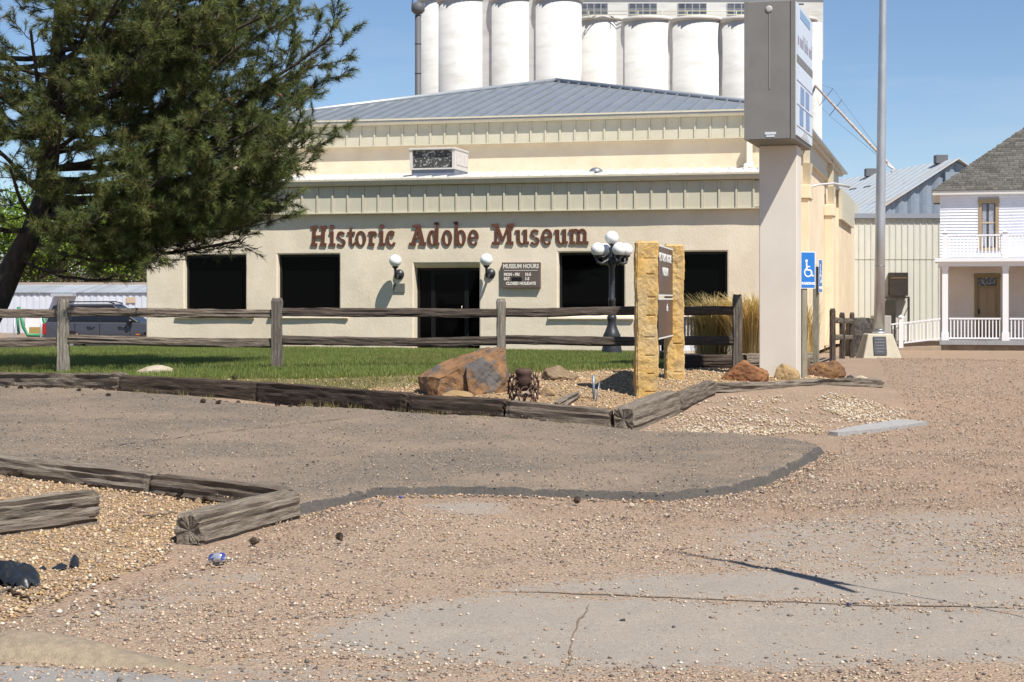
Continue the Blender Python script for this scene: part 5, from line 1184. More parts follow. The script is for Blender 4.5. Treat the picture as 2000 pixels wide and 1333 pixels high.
# barn with galvanised roof
m_corr = mat('blue_corrugated', (.27, .32, .38), (.23, .28, .34), 3, rough=.45, metal=.2); m_galv = mat('old_galvanised_roof', (.52, .56, .58), (.46, .50, .53), 2, rough=.5, metal=.15, col3=(.52, .42, .33), scale3=.5, lo3=.58, hi3=.75)
GA = Vector((PX(1868, 100), 100, PZ(312, 100))); rd = Vector((-.19, 1, 0)).normalized(); gd = Vector((rd.y, -rd.x, 0))
bn2 = thing('metal_barn', 'blue grey corrugated barn with a pale galvanised roof behind the flagpole', 'barn', (GA.x, GA.y, -.4))
hwid = 5.75; ez = PZ(427, 99); LR = 30
def BP(a, t, z): p = GA+gd*a+rd*t; return Vector((p.x, p.y, z))
V = []; n = 60
m = MB()
for i in range(n):                                   # deep corrugations as slanted strips
    a0, a1 = -hwid+2*hwid*i/n, -hwid+2*hwid*(i+1)/n
    o0, o1 = [.10*(math.cos(a*2*math.pi/.78)) for a in (a0, a1)]
    z0, z1 = [GA.z-.12-abs(a)/hwid*(GA.z-ez) for a in (a0, a1)]
    m.add([BP(a0, o0, -.5), BP(a1, o1, -.5), BP(a1, o1, z1), BP(a0, o0, z0)], [(0, 1, 2, 3)], 0, True)
m.add([BP(-hwid, .3, -.5), BP(-hwid, LR, -.5), BP(-hwid, LR, ez-.1), BP(-hwid, .3, ez-.1)], [(0, 1, 2, 3)]); m.build('gable_wall', m_corr, bn2)
for sgn in (-1, 1):
    m = MB(); e = .35; nn = 20
    up = Vector((0, 0, .06))
    A0, A1 = BP(0, -e, GA.z), BP(0, LR, GA.z); B0, B1 = BP(sgn*(hwid+.4), -e, ez-.25), BP(sgn*(hwid+.4), LR, ez-.25)
    m.add([A0, A1, B1, B0, A0+up, A1+up, B1+up, B0+up], [(0, 1, 2, 3), (7, 6, 5, 4), (0, 3, 7, 4), (3, 2, 6, 7), (1, 5, 6, 2)])
    rfo = m.build('roof_slope', m_galv, bn2)
    if sgn == -1:
        for i in range(26):
            t = LR*i/26; m = MB(); a_, b_ = A0.lerp(A1, i/26)+up, B0.lerp(B1, i/26)+up; w_ = rd*.06
            m.hexa([a_, a_+w_, b_+w_, b_], [v+Vector((0, 0, .035)) for v in (a_, a_+w_, b_+w_, b_)]); m.build('roof_rib', m_galv, rfo)
        m = MB()
        for i in range(3):
            c = A0.lerp(B0, .28)+rd*(9+2.4*i)+up; w = (B0-A0).normalized(); m.hexa([c, c+rd*1.0, c+rd*1.0+w*.16, c+w*.16], [v+Vector((0, 0, .03)) for v in (c, c+rd*1.0, c+rd*1.0+w*.16, c+w*.16)])
        m.build('snow_guard', m_dark, rfo)
for t in (1.8, 12.5): m = MB(); c = BP(-.15, t, GA.z-.1); m.bb((c.x-.35, c.y-.35, c.z), (c.x+.35, c.y+.35, c.z+.5)); m.build('ridge_vent', mat('dark_grey_vent', (.14, .14, .15), rough=.6), bn2)
m = MB(); m.bb((0, 0, 0), (1, 1, 1), lambda a, b, c: BP(-.75+1.5*a, -.13+.04*b, GA.z-1.75+1.0*c)); m.build('loft_door', m_corr, bn2)
# dark stone planter and concrete block behind the flagpole
m = hull_rock([[Vector(p) for p in ((PX(1664, 47), 47, -.2), (PX(1708, 47), 47, -.2), (PX(1708, 47), 48, -.2), (PX(1664, 47), 48, -.2), (PX(1664, 47), 47, PZ(622, 47)), (PX(1708, 47), 47, PZ(622, 47)), (PX(1708, 47), 48, PZ(622, 47)), (PX(1664, 47), 48, PZ(622, 47)))]], .04, 2, 3, 6)
tag(m.build('stone_planter', mat('lava_stone', (.045, .04, .037), (.10, .09, .08), 14, rough=.95, bump=1.5, bscale=14)), 'low wall of dark rough stone behind the end-on fence', 'wall')
m = MB(); m.bb((PX(1712, 48.5), 48.5, -.2), (PX(1741, 48.5), 49.3, PZ(617, 48.5))); tag(m.build('concrete_block', mat('grey_block', (.40, .38, .34), (.34, .32, .29), 3, rough=.9), bev=.02), 'grey concrete block standing behind the flagpole base', 'block')

# ------------------------------------------------------------------ grain elevator
m_silo = mat('white_silo', (.60, .592, .57), (.54, .532, .51), .5, rough=.8, col3=(.45, .435, .405), scale3=.3, lo3=.5, hi3=.75, bump=.6, bscale=3, stretch=(.5, .5, 2.2))
ge = thing('grain_elevator', 'white concrete grain elevator with a row of tall silos behind the museum', 'grain elevator', (PX(1200, 245), 245, -.3))
def silo(px0, px1, d, top, n=40):
    x0, x1 = PX(px0, d), PX(px1, d); r = (x1-x0)/2*1.07; zt = PZ(top, d-r)
    m = MB(); m.lathe([(r, -.5), (r, zt)], ((x0+x1)/2, d, 0), n); o = m.build('silo', m_silo, ge)
    m = MB(); m.lathe([(r+.25, zt), (r+.25, zt+.5), (r*.9, zt+.7)], ((x0+x1)/2, d, 0), n); m.build('cap', mat('cap_concrete', (.56, .54, .50), (.50, .47, .43), .5, rough=.85), o); return o
for a, b, d, t in ((821, 905, 262, -2), (860, 962, 243, -3), (962, 1047, 240, -3), (1047, 1133, 238, -3)): silo(a, b, d, t)
for a, b, d, t in ((1130, 1219, 248, 38), (1219, 1314, 246, 38), (1314, 1411, 244, 38), (1411, 1510, 242, 38), (1510, 1590, 241, 38)): silo(a, b, d, t)
m = MB(); gd_ = 250; gx0, gx1 = PX(1120, gd_), PX(1600, gd_); gz0, gz1 = PZ(45, gd_), PZ(3, gd_); m.bb((gx0, gd_-3.2, gz0-6), (gx1, gd_+5, gz1)); m.build('gallery', m_silo, ge)
m = MB(); m.bb((gx0-.3, gd_-3.6, gz1+.02), (gx1+.3, gd_+5.3, gz1+.6)); m.build('gallery_roof', mat('gallery_roof_edge', (.35, .30, .30), rough=.8), ge)
m = MB(); zA, zB = PZ(4, 246), PZ(44, 246); m.hexa([(PX(905, 243), 240.7, -.5), (PX(1095, 238), 235.8, -.5), (PX(1095, 238), 252, -.5), (PX(905, 243), 252, -.5)], [(PX(905, 243), 240.7, zA), (PX(1095, 238), 235.8, zA), (PX(1095, 238), 252, zA), (PX(905, 243), 252, zA)]); m.hexa([(PX(1110, 246), 246.7, -.5), (PX(1560, 241), 238.8, -.5), (PX(1560, 241), 254, -.5), (PX(1110, 246), 254, -.5)], [(PX(1110, 246), 246.7, zB), (PX(1560, 241), 238.8, zB), (PX(1560, 241), 254, zB), (PX(1110, 246), 254, zB)]); m.build('bin_wall', m_silo, ge)
for a, b in ((1133, 1187), (1228, 1283), (1324, 1380), (1420, 1476), (1516, 1570)):
    y = gd_-3.2; k = y; x0, x1 = PX(a, k), PX(b, k); z0, z1 = PZ(30, k), PZ(7, k)
    m = MB(); m.bb((x0, y-.12, z0), (x1, y-.02, z1)); wo_ = m.build('window', mat('steel_window', (.30, .30, .31), rough=.6), ge)
    for i in range(4):
        for j in range(2):
            w, h = (x1-x0)/4, (z1-z0)/2; m = MB(); m.bb((x0+w*i+.1, y-.14, z0+h*j+.08), (x0+w*(i+1)-.06, y-.125, z0+h*(j+1)-.06)); m.build('pane', mat('dull_glass', (.05, .06, .08), (.12, .13, .15), 1, rough=.3), wo_)
m = MB(); yr_ = gd_-6
for z in (PZ(22, yr_), PZ(29, yr_)): m.tube([(PX(1135, yr_), yr_, z), (PX(1600, yr_), yr_, z)], .06, 5)
for px in range(1150, 1600, 48): m.tube([(PX(px, yr_), yr_, PZ(40, yr_)), (PX(px, yr_), yr_, PZ(22, yr_))], .06, 5)
m.build('catwalk_rail', mat('pale_yellow_rail', (.55, .52, .38), rough=.6), ge)
m = MB(); d = 236; m.bb((PX(1560, d), d, -.5), (PX(1586, d), d+8, PZ(48, d))); m.bb((PX(1530, d), d+1, PZ(48, d)), (PX(1583, d), d+9, PZ(8, d))); hh_ = m.build('head_house', m_silo, ge)
m = MB(); m.lathe([(1.15, -.5), (1.15, PZ(46, 230))], (PX(1589, 230), 230, 0), 20); m.build('down_leg', m_silo, ge)
m = MB(); d = 228; m.tube([(PX(816.5, d), d, -.5), (PX(816.5, d), d, PZ(30, d))], .42, 12); m.lathe([(.5, 0), (.9, .4), (.9, 1.2), (.4, 1.6)], (PX(816.5, d), d, PZ(28, d)), 14)
for k in range(8): m.lathe([(.46, 0), (.46, .15)], (PX(816.5, d), d, 8+k*4), 12)
m.build('bucket_leg', mat('dark_steel_leg', (.10, .105, .115), rough=.6), ge)
m = MB(); d = 232
for px, a, b in ((806, -40, 18), (826, -40, 18)): m.tube([(PX(px, d), d, PZ(b, d)), (PX(px, d), d, PZ(a, d))], .1, 5)
for y in (18, 8, -2, -12): m.tube([(PX(803, d), d, PZ(y, d)), (PX(829, d), d, PZ(y, d))], .08, 5)
m.build('leg_platform', mat('steel_platform', (.22, .22, .22), rough=.6), ge)
sp0, sp1 = P(1588, 163, 236), P(1752, 338, 112)
spt = thing('grain_spout', 'rusty grain spout pipe slanting down from the elevator across the sky', 'pipe', sp1)
m = MB(); m.tube([sp0, sp0.lerp(sp1, .5), sp1], [.17, .14, .09], 10); m.build('pipe', mat('rusty_pipe', (.40, .27, .19), (.55, .50, .45), 1.2, rough=.7, lo=.45, hi=.55), spt)
upv = Vector((.62, 0, .78)); m = MB()
for t in (.28, .44): c = sp0.lerp(sp1, t); k = 1.1 if t < .3 else .9; m.tube([c+upv*k*1.2, c-upv*k*1.2], .035, 5)
m.build('truss_strut', m_dark, spt)
m = MB(); c1, c2 = sp0.lerp(sp1, .28)+upv*1.3, sp0.lerp(sp1, .44)-upv*1.1
m.tube([sp0.lerp(sp1, .05)+upv*.4, c1, sp0.lerp(sp1, .6)+upv*.7, sp0.lerp(sp1, .95)], .014, 4); m.tube([sp0.lerp(sp1, .08)-upv*.4, sp0.lerp(sp1, .28)-upv*1.3, c2, sp0.lerp(sp1, .97)], .014, 4); m.build('stay_cable', m_dark, spt)
m = MB(); m.tube([P(1733, 322, 101), P(1745, 331, 101)], .07, 6); m.tube([P(1740, 337, 101), P(1745, 330, 101)], .05, 6); tag(m.build('spout_elbow', mat('pale_pipe', (.6, .62, .62), rough=.5)), 'pale pipe elbow on the barn roof ridge behind the flagpole', 'pipe')
# ------------------------------------------------------------------ parked car
SD = 58.0; sx0 = PX(98, SD); sz0 = -.27
m_car = mat('grey_car_paint', (.05, .053, .066), rough=.35, spec=.4, coat=.3, rand=False); m_cblk = mat('black_car_trim', (.012, .012, .014), rough=.3); m_cgl = mat('tinted_glass', (.01, .012, .016), rough=.05, spec=.6)
car = thing('parked_car', 'dark grey sport utility vehicle parked beyond the lawn at the left', 'car', (sx0+2.2, SD, sz0))
def CPt(x, y, z): return Vector((sx0+x, SD+y, sz0+z))
# lower body: side outline with wheel arches, pulled in slightly towards the sill and the belt
def arch(cx, r, n=9): return [(cx+r*math.cos(math.pi-math.pi*i/n), .36+r*math.sin(math.pi*i/n)) for i in range(n+1)]
out = [(.05, .34)]+arch(.95, .42)+[(1.5, .27), (3.1, .27)]+arch(3.65, .42)+[(4.42, .32), (4.5, .55), (4.48, .92), (4.3, 1.04), (3.3, 1.08), (2.5, 1.09), (1.0, 1.10), (.06, 1.10), (.0, .95), (.02, .6)]
m = MB(); n = len(out); W = .92
def yy(z): return W*(1-.05*abs((z-.75)/.4)**2)
va = [CPt(x, -yy(z), z) for x, z in out]; vb = [CPt(x, yy(z), z) for x, z in out]
m.add(va+vb, [tuple(range(n))[::-1], tuple(range(n, 2*n))]+[(i, (i+1) % n, n+(i+1) % n, n+i) for i in range(n)]); bod = m.build('body', m_car, car, bev=.03)
m = MB()                                            # cabin: dark glasshouse and roof
lo_ = [(.12, 1.10), (3.25, 1.08)]; hi_ = [(.32, 1.70), (2.35, 1.72)]
m.hexa([CPt(.1, -.86, 1.09), CPt(3.3, -.86, 1.07), CPt(3.3, .86, 1.07), CPt(.1, .86, 1.09)], [CPt(.28, -.68, 1.66), CPt(2.35, -.68, 1.68), CPt(2.35, .68, 1.68), CPt(.28, .68, 1.66)]); m.build('cabin', m_cblk, car, bev=.04)
def side_y(z): return -(.86-.18*(z-1.08)/.59)-.004
def win(name, pts, parent):
    m = MB(); m.prism([CPt(x, side_y(z)-.004, z) for x, z in pts], (0, .006, 0)); return m.build(name, m_cgl, parent)
win('rear_side_window', [(.42, 1.16), (1.05, 1.16), (1.05, 1.56), (.52, 1.56)], car); win('rear_door_window', [(1.12, 1.16), (1.85, 1.15), (1.85, 1.57), (1.12, 1.57)], car); win('front_door_window', [(1.95, 1.15), (2.98, 1.13), (2.45, 1.56), (1.95, 1.57)], car)
m = MB(); m.hexa([CPt(.3, -.66, 1.665), CPt(2.4, -.66, 1.685), CPt(2.4, .66, 1.685), CPt(.3, .66, 1.665)], [CPt(.4, -.6, 1.71), CPt(2.3, -.6, 1.72), CPt(2.3, .6, 1.72), CPt(.4, .6, 1.71)]); m.build('roof', m_car, car, bev=.02)
for y in (-.6, .6): m = MB(); m.tube([CPt(.4, y, 1.73), CPt(.6, y, 1.78), CPt(2.1, y, 1.79), CPt(2.35, y, 1.73)], .022, 6); m.build('roof_rail', m_cblk, car)
for x in (.95, 3.65):
    for y in (-.86, .86):
        m = MB(); m.lathe([(.22, -.11), (.345, -.11), (.36, -.06), (.36, .06), (.345, .11), (.22, .11)], CPt(x, y, .36), 24, M=Matrix.Rotation(math.pi/2, 3, 'X')); wh = m.build('wheel', mat('tyre_rubber', (.02, .02, .02), rough=.85), car)
        m = MB(); m.lathe([(.05, -.115), (.21, -.1), (.225, -.06)], CPt(x, y, .36), 16, M=Matrix.Rotation(math.pi/2, 3, 'X') if y > 0 else Matrix.Rotation(-math.pi/2, 3, 'X')); m.build('rim', mat('alloy', (.5, .5, .52), rough=.3, metal=.9), wh)
for x in (1.5, 2.55): m = MB(); m.tube([CPt(x, -.905, .93), CPt(x+.04, -.95, .93), CPt(x+.2, -.95, .93), CPt(x+.24, -.905, .93)], .02, 6); m.build('door_handle', m_cblk, car)
m = MB(); m.sphere(CPt(2.95, -1.02, 1.12), .13, 12, sc=(.9, .8, .75)); m.build('door_mirror', m_cblk, car)
m = MB(); m.bb((-.02, -.90, .68), (.10, -.70, 1.05), CPt); m.build('tail_light', mat('red_lens', (.35, .01, .012), rough=.2), car, bev=.01)
m = MB(); m.bb((3.15, -.935, .66), (3.27, -.915, .70), CPt); m.build('side_marker', mat('amber_lens', (.55, .16, .02), rough=.3), car)
for x in (1.08, 1.92, 2.95): m = MB(); m.bb((x, -.928, .42), (x+.012, -.918, 1.07), CPt); m.build('door_seam', m_cblk, bod)
# ------------------------------------------------------------------ white shed, fence posts and implement behind the car
WSD = 96; ws = thing('white_shed', 'long low white metal shed behind the parked car', 'shed', (PX(120, WSD), WSD, -.3))
m_wsh = mat('white_shed_metal', (.60, .63, .70), (.54, .57, .64), 1.5, rough=.5)
xa, xb = PX(-140, WSD), PX(420, WSD); zw = PZ(573, WSD)
m = MB(); n = 90
for i in range(n): a, b = xa+(xb-xa)*i/n, xa+(xb-xa)*(i+1)/n; o = .03*(i % 2); m.hexa([(a, WSD-o, -.5), (b, WSD-o, -.5), (b, WSD+.2, -.5), (a, WSD+.2, -.5)], [(a, WSD-o, zw), (b, WSD-o, zw), (b, WSD+.2, zw), (a, WSD+.2, zw)])
m.build('wall', m_wsh, ws)
m = MB()
for i in range(46):
    a, b = xa+(xb-xa)*i/46, xa+(xb-xa)*(i+1)/46-.02; z1 = PZ(556, WSD+5)
    m.hexa([(a, WSD-.12, zw+.02), (b, WSD-.12, zw+.02), (b, WSD+5, z1-.04), (a, WSD+5, z1-.04)], [(a, WSD-.12, zw+.07), (b, WSD-.12, zw+.07), (b, WSD+5, z1), (a, WSD+5, z1)])
m.build('roof', mat('pale_metal_roof', (.46, .49, .54), (.38, .41, .46), 1, rough=.45, metal=.2, island=.12), ws)
m = MB(); m.bb((xa, WSD+4.8, z1-.02), (xb, WSD+5.2, z1+.12)); m.build('ridge', mat('rust_ridge', (.34, .27, .21), rough=.8), ws)
m = MB(); m.bb((PX(107, WSD), WSD-.9, PZ(579, WSD)), (PX(150, WSD), WSD-.05, PZ(574, WSD)+.02)); m.build('awning', mat('grey_awning', (.38, .40, .44), rough=.5), ws)
m = MB(); m.bb((PX(247, WSD), WSD-.08, PZ(592, WSD)), (PX(265, WSD), WSD-.04, PZ(581, WSD))); m.build('vent', mat('tan_vent', (.50, .40, .28), rough=.7), ws)
m = MB(); m.bb((PX(50, WSD), WSD-.09, -.4), (PX(80, WSD), WSD-.035, PZ(612, WSD))); m.build('sliding_door', mat('shed_white_door', (.74, .74, .74), rough=.6), ws)
ID = 66; gi = thing('farm_implement', 'green tubular farm implement frame standing behind the fence at the left', 'implement', (PX(70, ID), ID, -.3))
m_green = mat('green_paint', (.045, .26, .10), (.035, .20, .08), 4, rough=.45)
zg = lambda py: PZ(py, ID)
m = MB(); m.tube([(PX(36, ID), ID, zg(600)), (PX(46, ID), ID, zg(640)), (PX(54, ID), ID, zg(655)), (PX(95, ID), ID, zg(656)), (PX(92, ID), ID, zg(640)), (PX(80, ID), ID, zg(612))], .07, 8); m.build('frame', m_green, gi)
m = MB(); m.tube([(PX(18, ID), ID+1, zg(606)), (PX(22, ID), ID+1, zg(655))], .06, 8); m.build('strut', m_green, gi)
m = MB(); m.bb((PX(10, ID), ID-.3, zg(680)), (PX(95, ID), ID+.4, zg(660))); m.build('chassis', mat('dark_machinery', (.05, .055, .05), rough=.8), gi)
m = MB(); m.bb((PX(48, ID), ID+.6, zg(652)), (PX(78, ID), ID+1.1, zg(640))); m.build('hopper', mat('yellow_paint', (.40, .28, .08), rough=.5), gi)
cfd = 54; cf = thing('chain_link_fence', 'low chain link fence with thin grey posts behind the lawn at the left', 'fence', (PX(50, cfd), cfd, -.2))
m_wire = mat('galvanised_wire', (.42, .43, .44), rough=.4, metal=.5)
for px in (-30, 28, 80): m = MB(); m.tube([(PX(px, cfd), cfd, -.4), (PX(px, cfd), cfd, PZ(608, cfd))], .03, 8); m.build('post', m_wire, cf)
m = MB(); m.tube([(PX(-40, cfd), cfd, PZ(610, cfd)), (PX(80, cfd), cfd, PZ(610, cfd))], .018, 6); m.build('top_rail', m_wire, cf)
V, Fc = [], []; x = PX(-40, cfd)
while x < PX(78, cfd):
    for sgn in (1, -1):
        a = (x, cfd+.01*sgn, -.3); h = PZ(610, cfd)+.3; q = len(V); V += [a, (x+.006, cfd, -.3), (x+sgn*h*.8, cfd+.01*sgn, -.3+h), (x+sgn*h*.8+.006, cfd, -.3+h)]; Fc.append((q, q+1, q+3, q+2))
    x += .09
wmo = np_mesh('wire_mesh', np.array(V), np.array(Fc), m_wire, parent=cf); wmo['kind'] = 'stuff'
m = MB(); m.bb((PX(48, 52), 52, -.3), (PX(72, 52), 52.4, PZ(676, 52))); tag(m.build('brick_block', mat('red_block', (.20, .10, .07), rough=.9), bev=.02), 'low reddish block on the ground behind the lawn at the left', 'block')

# ------------------------------------------------------------------ trees
def leaf_cloud(pos, size, nrm_up=.3, shape='quad', aspect=.55):
    n = len(pos); d = rng.normal(size=(n, 3)); d /= np.linalg.norm(d, axis=1)[:, None]
    u = rng.normal(size=(n, 3)); u -= (u*d).sum(1)[:, None]*d; u /= np.linalg.norm(u, axis=1)[:, None]; v = np.cross(d, u)
    s = size*rng.uniform(.6, 1.3, n)[:, None]
    V = np.stack([pos-u*s, pos-v*s*aspect, pos+u*s, pos+v*s*aspect], 1).reshape(-1, 3); Fc = (np.arange(4)[None]+4*np.arange(n)[:, None]); return V, Fc
def leaf_mat(name, trans=(.3, .4, .1)):
    if name in MATS: return MATS[name]
    m = mat(name, (.1, .1, .1), attr='Col', rough=.55, spec=.3, rand=False); n, l = m.node_tree.nodes, m.node_tree.links
    b = n['Principled BSDF']; t = n.new('ShaderNodeBsdfTranslucent'); a = n.new('ShaderNodeAddShader'); mxs = n.new('ShaderNodeMixShader'); mxs.inputs['Fac'].default_value = .28
    at_ = [x for x in n if x.type == 'ATTRIBUTE'][0]; l.new(at_.outputs['Color'], t.inputs['Color']); l.new(b.outputs[0], mxs.inputs[1]); l.new(t.outputs[0], mxs.inputs[2]); l.new(mxs.outputs[0], n['Material Output'].inputs['Surface']); return m
m_bark = mat('pine_bark', (.075, .055, .045), (.03, .024, .02), 14, rough=.95, bump=1.5, bscale=16, stretch=(1, 1, .4))
m_gbark = mat('grey_bark', (.17, .145, .125), (.09, .08, .07), 12, rough=.95)
def branch(path, r0, r1, m, n=7):
    k = len(path); m.tube(path, [r0+(r1-r0)*i/(k-1) for i in range(k)], n, cap=False)
def decid(name, label, base, H, crown, nleaf, lsize, pals, seed, trunk_r=.2, clumps=60, dens=.5):
    r = random.Random(seed); t = thing(name, label, 'tree', base); tr = MB(); base = Vector(base)
    cc, cr_ = Vector(crown[0]), Vector(crown[1]); branch([base-Vector((0, 0, .2)), base+Vector((0, 0, H*.3)), base.lerp(cc, .75)+Vector((0, 0, 0))], trunk_r, trunk_r*.6, tr, 10)
    pos, cols = [], []
    for k in range(clumps):
        while True:
            q = Vector((r.uniform(-1, 1), r.uniform(-1, 1), r.uniform(-1, 1)))
            if .15 < q.length < 1: break
        c = cc+Vector((q.x*cr_.x, q.y*cr_.y, q.z*cr_.z)); st = base.lerp(cc, r.uniform(.45, .8)); mid_ = st.lerp(c, .5)+Vector((r.uniform(-.2, .2), r.uniform(-.2, .2), r.uniform(0, .3)))
        branch([st, mid_, c], trunk_r*.28, .012, tr, 5)
        n = nleaf//clumps; sp = np.array([cr_.x, cr_.y, cr_.z])*.2; p = np.array(c)+rng.normal(size=(n, 3))*sp*dens; pos.append(p)
        base_c = np.array(pals[r.randrange(len(pals))])*r.uniform(.75, 1.2); cols.append(np.repeat(base_c[None], n, 0)*rng.uniform(.75, 1.25, (n, 1)))
    tr.build('trunk', m_gbark, t, fix=False); V, Fc = leaf_cloud(np.concatenate(pos), lsize); np_mesh('crown', V, Fc, leaf_mat('leaf'), np.repeat(np.concatenate(cols), 4, 0), parent=t); return t
LIME = [(.17, .26, .02), (.13, .21, .015), (.21, .29, .03), (.10, .16, .02)]
decid('leafy_tree', 'bright yellow green spring tree seen below the pine crown', (PX(60, 108), 108, -.2), 6, ((PX(80, 108), 108, PZ(455, 108)), (7.2, 3.5, 2.9)), 16000, .13, LIME, 3, .2, 130, .8)
decid('leafy_tree', 'smaller yellow green tree close to the left corner of the museum', (PX(245, 104), 104, -.2), 5, ((PX(238, 104), 104, PZ(480, 104)), (2.1, 2.0, 2.0)), 4500, .12, LIME, 4, .12, 40, .9)
BR = [(.12, .095, .05), (.15, .115, .065), (.09, .08, .04), (.10, .10, .045)]
for k, (px, top, w) in enumerate(((165, 478, 2.6), (228, 462, 2.9), (272, 485, 2.2), (120, 500, 2.2), (40, 505, 2.6))):
    d = 128+k*4; zt = PZ(top, d)
    decid('bushy_tree', ['brownish half bare tree beyond the white shed, above the car', 'tallest brownish bushy tree beyond the white shed', 'olive bushy tree touching the museum corner in the distance', 'low brownish tree beyond the shed left of the fence post', 'low olive tree beyond the shed near the pine trunk'][k], (PX(px, d), d, -.3), 5, ((PX(px, d), d, zt*.58), (w, 1.8, zt*.45)), 3500, .12, BR if k != 2 else [(.09, .11, .04), (.11, .13, .05)], 20+k, .14, 60, .75)

# the big pine
TD = 28.7
pine = thing('pine_tree', 'large dark pine tree with spreading needled limbs at the left edge', 'tree', (PX(-24, TD), TD, gz(PX(-24, TD), TD)))
tb = Vector((PX(-58, TD), TD, gz(PX(-26, TD), TD)-.1))
tpath = [tb, P(-32, 640, TD), P(-4, 588, TD), P(24, 522, TD), P(62, 455, TD), P(90, 380, TD+.1), P(95, 280, TD+.15), P(110, 150, TD), P(120, 0, TD), P(118, -160, TD), P(120, -330, TD), P(122, -480, TD)]
pm_ = MB(); branch(tpath[:6], .22, .18, pm_, 14); branch(tpath[5:], .185, .03, pm_, 10)
def on_trunk(z):
    for a, b in zip(tpath, tpath[1:]):
        if a.z <= z <= b.z: return a.lerp(b, (z-a.z)/(b.z-a.z))
    return tpath[-1]
r = random.Random(12); tufts = []                   # (position, direction)
def curve(a, b, lift, n=7, wig=.1):
    a, b = Vector(a), Vector(b); L = (b-a).length; o = []
    for i in range(n+1):
        t = i/n; p = a.lerp(b, t); p.z += lift*L*(t*t-t); w_ = wig*L*.12*math.sin(math.pi*t); p += Vector((r.uniform(-1, 1), r.uniform(-1, 1), r.uniform(-1, 1)))*w_*(0 < i < n); o.append(p)
    return o
def limb(a, b, rad, dens=1.0, lift=.35):
    pth = curve(a, b, lift, 8); branch(pth, rad, .022, pm_, 7); L = (Vector(b)-Vector(a)).length
    n2 = int(L*4.6*dens)
    for k in range(n2):
        t = .22+.78*(k+r.random())/n2; i = min(int(t*8), 7); p = pth[i].lerp(pth[i+1], t*8-i); dr = (pth[i+1]-pth[i]).normalized()
        sd = Vector((-dr.y, dr.x, 0)).normalized()*(1 if (k % 2) else -1); el = r.uniform(-.35, .55)
        dv = (dr*r.uniform(.45, .9)+sd*r.uniform(.4, 1.0)+Vector((0, 0, el))).normalized(); l2 = L*(.12+.22*(1-t))*r.uniform(.7, 1.3)+.25
        q = p+dv*l2; sub = curve(p, q, .25, 4, .5); branch(sub, max(.008, rad*.28*(1-t*.6)), .006, pm_, 5)
        n3 = max(4, int(l2*8.5))
        for j in range(n3):
            u = .3+.7*(j+r.random())/n3; i2 = min(int(u*4), 3); c = sub[i2].lerp(sub[i2+1], u*4-i2)
            d3 = (dv*r.uniform(.4, 1)+Vector((r.uniform(-1, 1), r.uniform(-1, 1), r.uniform(-.4, .9)))*.8).normalized(); l3 = r.uniform(.12, .34)
            e = c+d3*l3
            pm_.tube([c, e], [.006, .004], 3, cap=False); tufts.append((e, d3)); 
            if r.random() < .6: tufts.append((c+d3*l3*.55, (d3+Vector((r.uniform(-.5, .5), r.uniform(-.5, .5), .3))).normalized()))
        tufts.append((q, dv))
    tufts.append((Vector(b), (pth[-1]-pth[-2]).normalized()))
# limbs seen against the sky, aimed at the crown's outline
tips = [(648, 72, 27.6, 330, 0.06), (573, 30, 28.5, 200, 0.05), (608, 170, 28.1, 330, 0.05), (590, 258, 27.5, 370, 0.07), (568, 215, 29.7, 350, 0.05), (553, 340, 27.9, 400, 0.06), (528, 395, 28.5, 420, 0.05), (483, 440, 27.3, 440, 0.05), (470, 470, 28.8, 450, 0.045), (528, -40, 27.8, 160, 0.06), (468, 90, 27.3, 300, 0.05), (430, 200, 26.7, 360, 0.05), (340, 330, 26.6, 420, 0.05), (400, 400, 27.1, 445, 0.045), (300, 500, 27.9, 470, 0.035), (508, 300, 26.8, 390, 0.05), (450, 110, 29.9, 300, 0.05), (250, 120, 26.6, 300, 0.05), (120, 240, 26.6, 380, 0.05), (20, 330, 26.6, 430, 0.05), (220, 410, 26.6, 445, 0.04), (-60, 200, 26.8, 380, 0.05), (60, 60, 26.6, 250, 0.05), (200, -30, 26.6, 150, 0.05), (330, 20, 26.7, 220, 0.05), (380, -60, 27.3, 100, 0.05), (-80, 420, 27.6, 450, 0.05), (-120, 60, 27.5, 250, 0.05), (518, 372, 27.6, 400, 0.05), (498, 420, 28.4, 430, 0.05), (458, 438, 27.4, 430, 0.045), (425, 452, 28.2, 440, 0.04), (360, 445, 27.6, 440, 0.04), (578, 295, 27.4, 380, 0.06), (568, 140, 28.5, 330, 0.05), (528, 230, 27.0, 360, 0.05), (488, 350, 29.4, 410, 0.05)]
low = [(215, 545, 28.3, 505, .03), (130, 530, 27.9, 500, .028)]
for px, py, d, sy, rad in low: limb(on_trunk(PZ(sy, TD)), P(px, py, d), rad, .4, .3)
for px, py, d, sy, rad in tips: limb(on_trunk(PZ(sy, TD)), P(px, py, d), rad, 1.0, .3)
for k in range(64):                                  # the rest of the crown, all round
    z = r.uniform(3.9, 9.4); th = r.uniform(0, 2*math.pi); L = (4.6 if z < 6.5 else 4.6*(1-(z-6.5)/3.6))*r.uniform(.55, 1.0); s = on_trunk(z); e = s+Vector((math.cos(th)*L, math.sin(th)*L, r.uniform(.1, .9)))
    if e.y < 26.4: e.y = 26.4+r.random()
    if e.x > PX(520, e.y): e.x = PX(r.uniform(300, 520), e.y)
    limb(s, e, .05, .8)
pm_.build('trunk', m_bark, pine, fix=False)
def kept(p):                                        # the crown is limbed up on its open right side
    x_, y_ = 1000+F*p.x/p.y, HOR-(p.z-CAM_Z)*F/p.y
    if x_ > 300: return y_ < 455+.14*max(0, 480-x_) or r.random() < .12
    return y_ < 505 or r.random() < .35
tufts = [t for t in tufts if kept(t[0])]
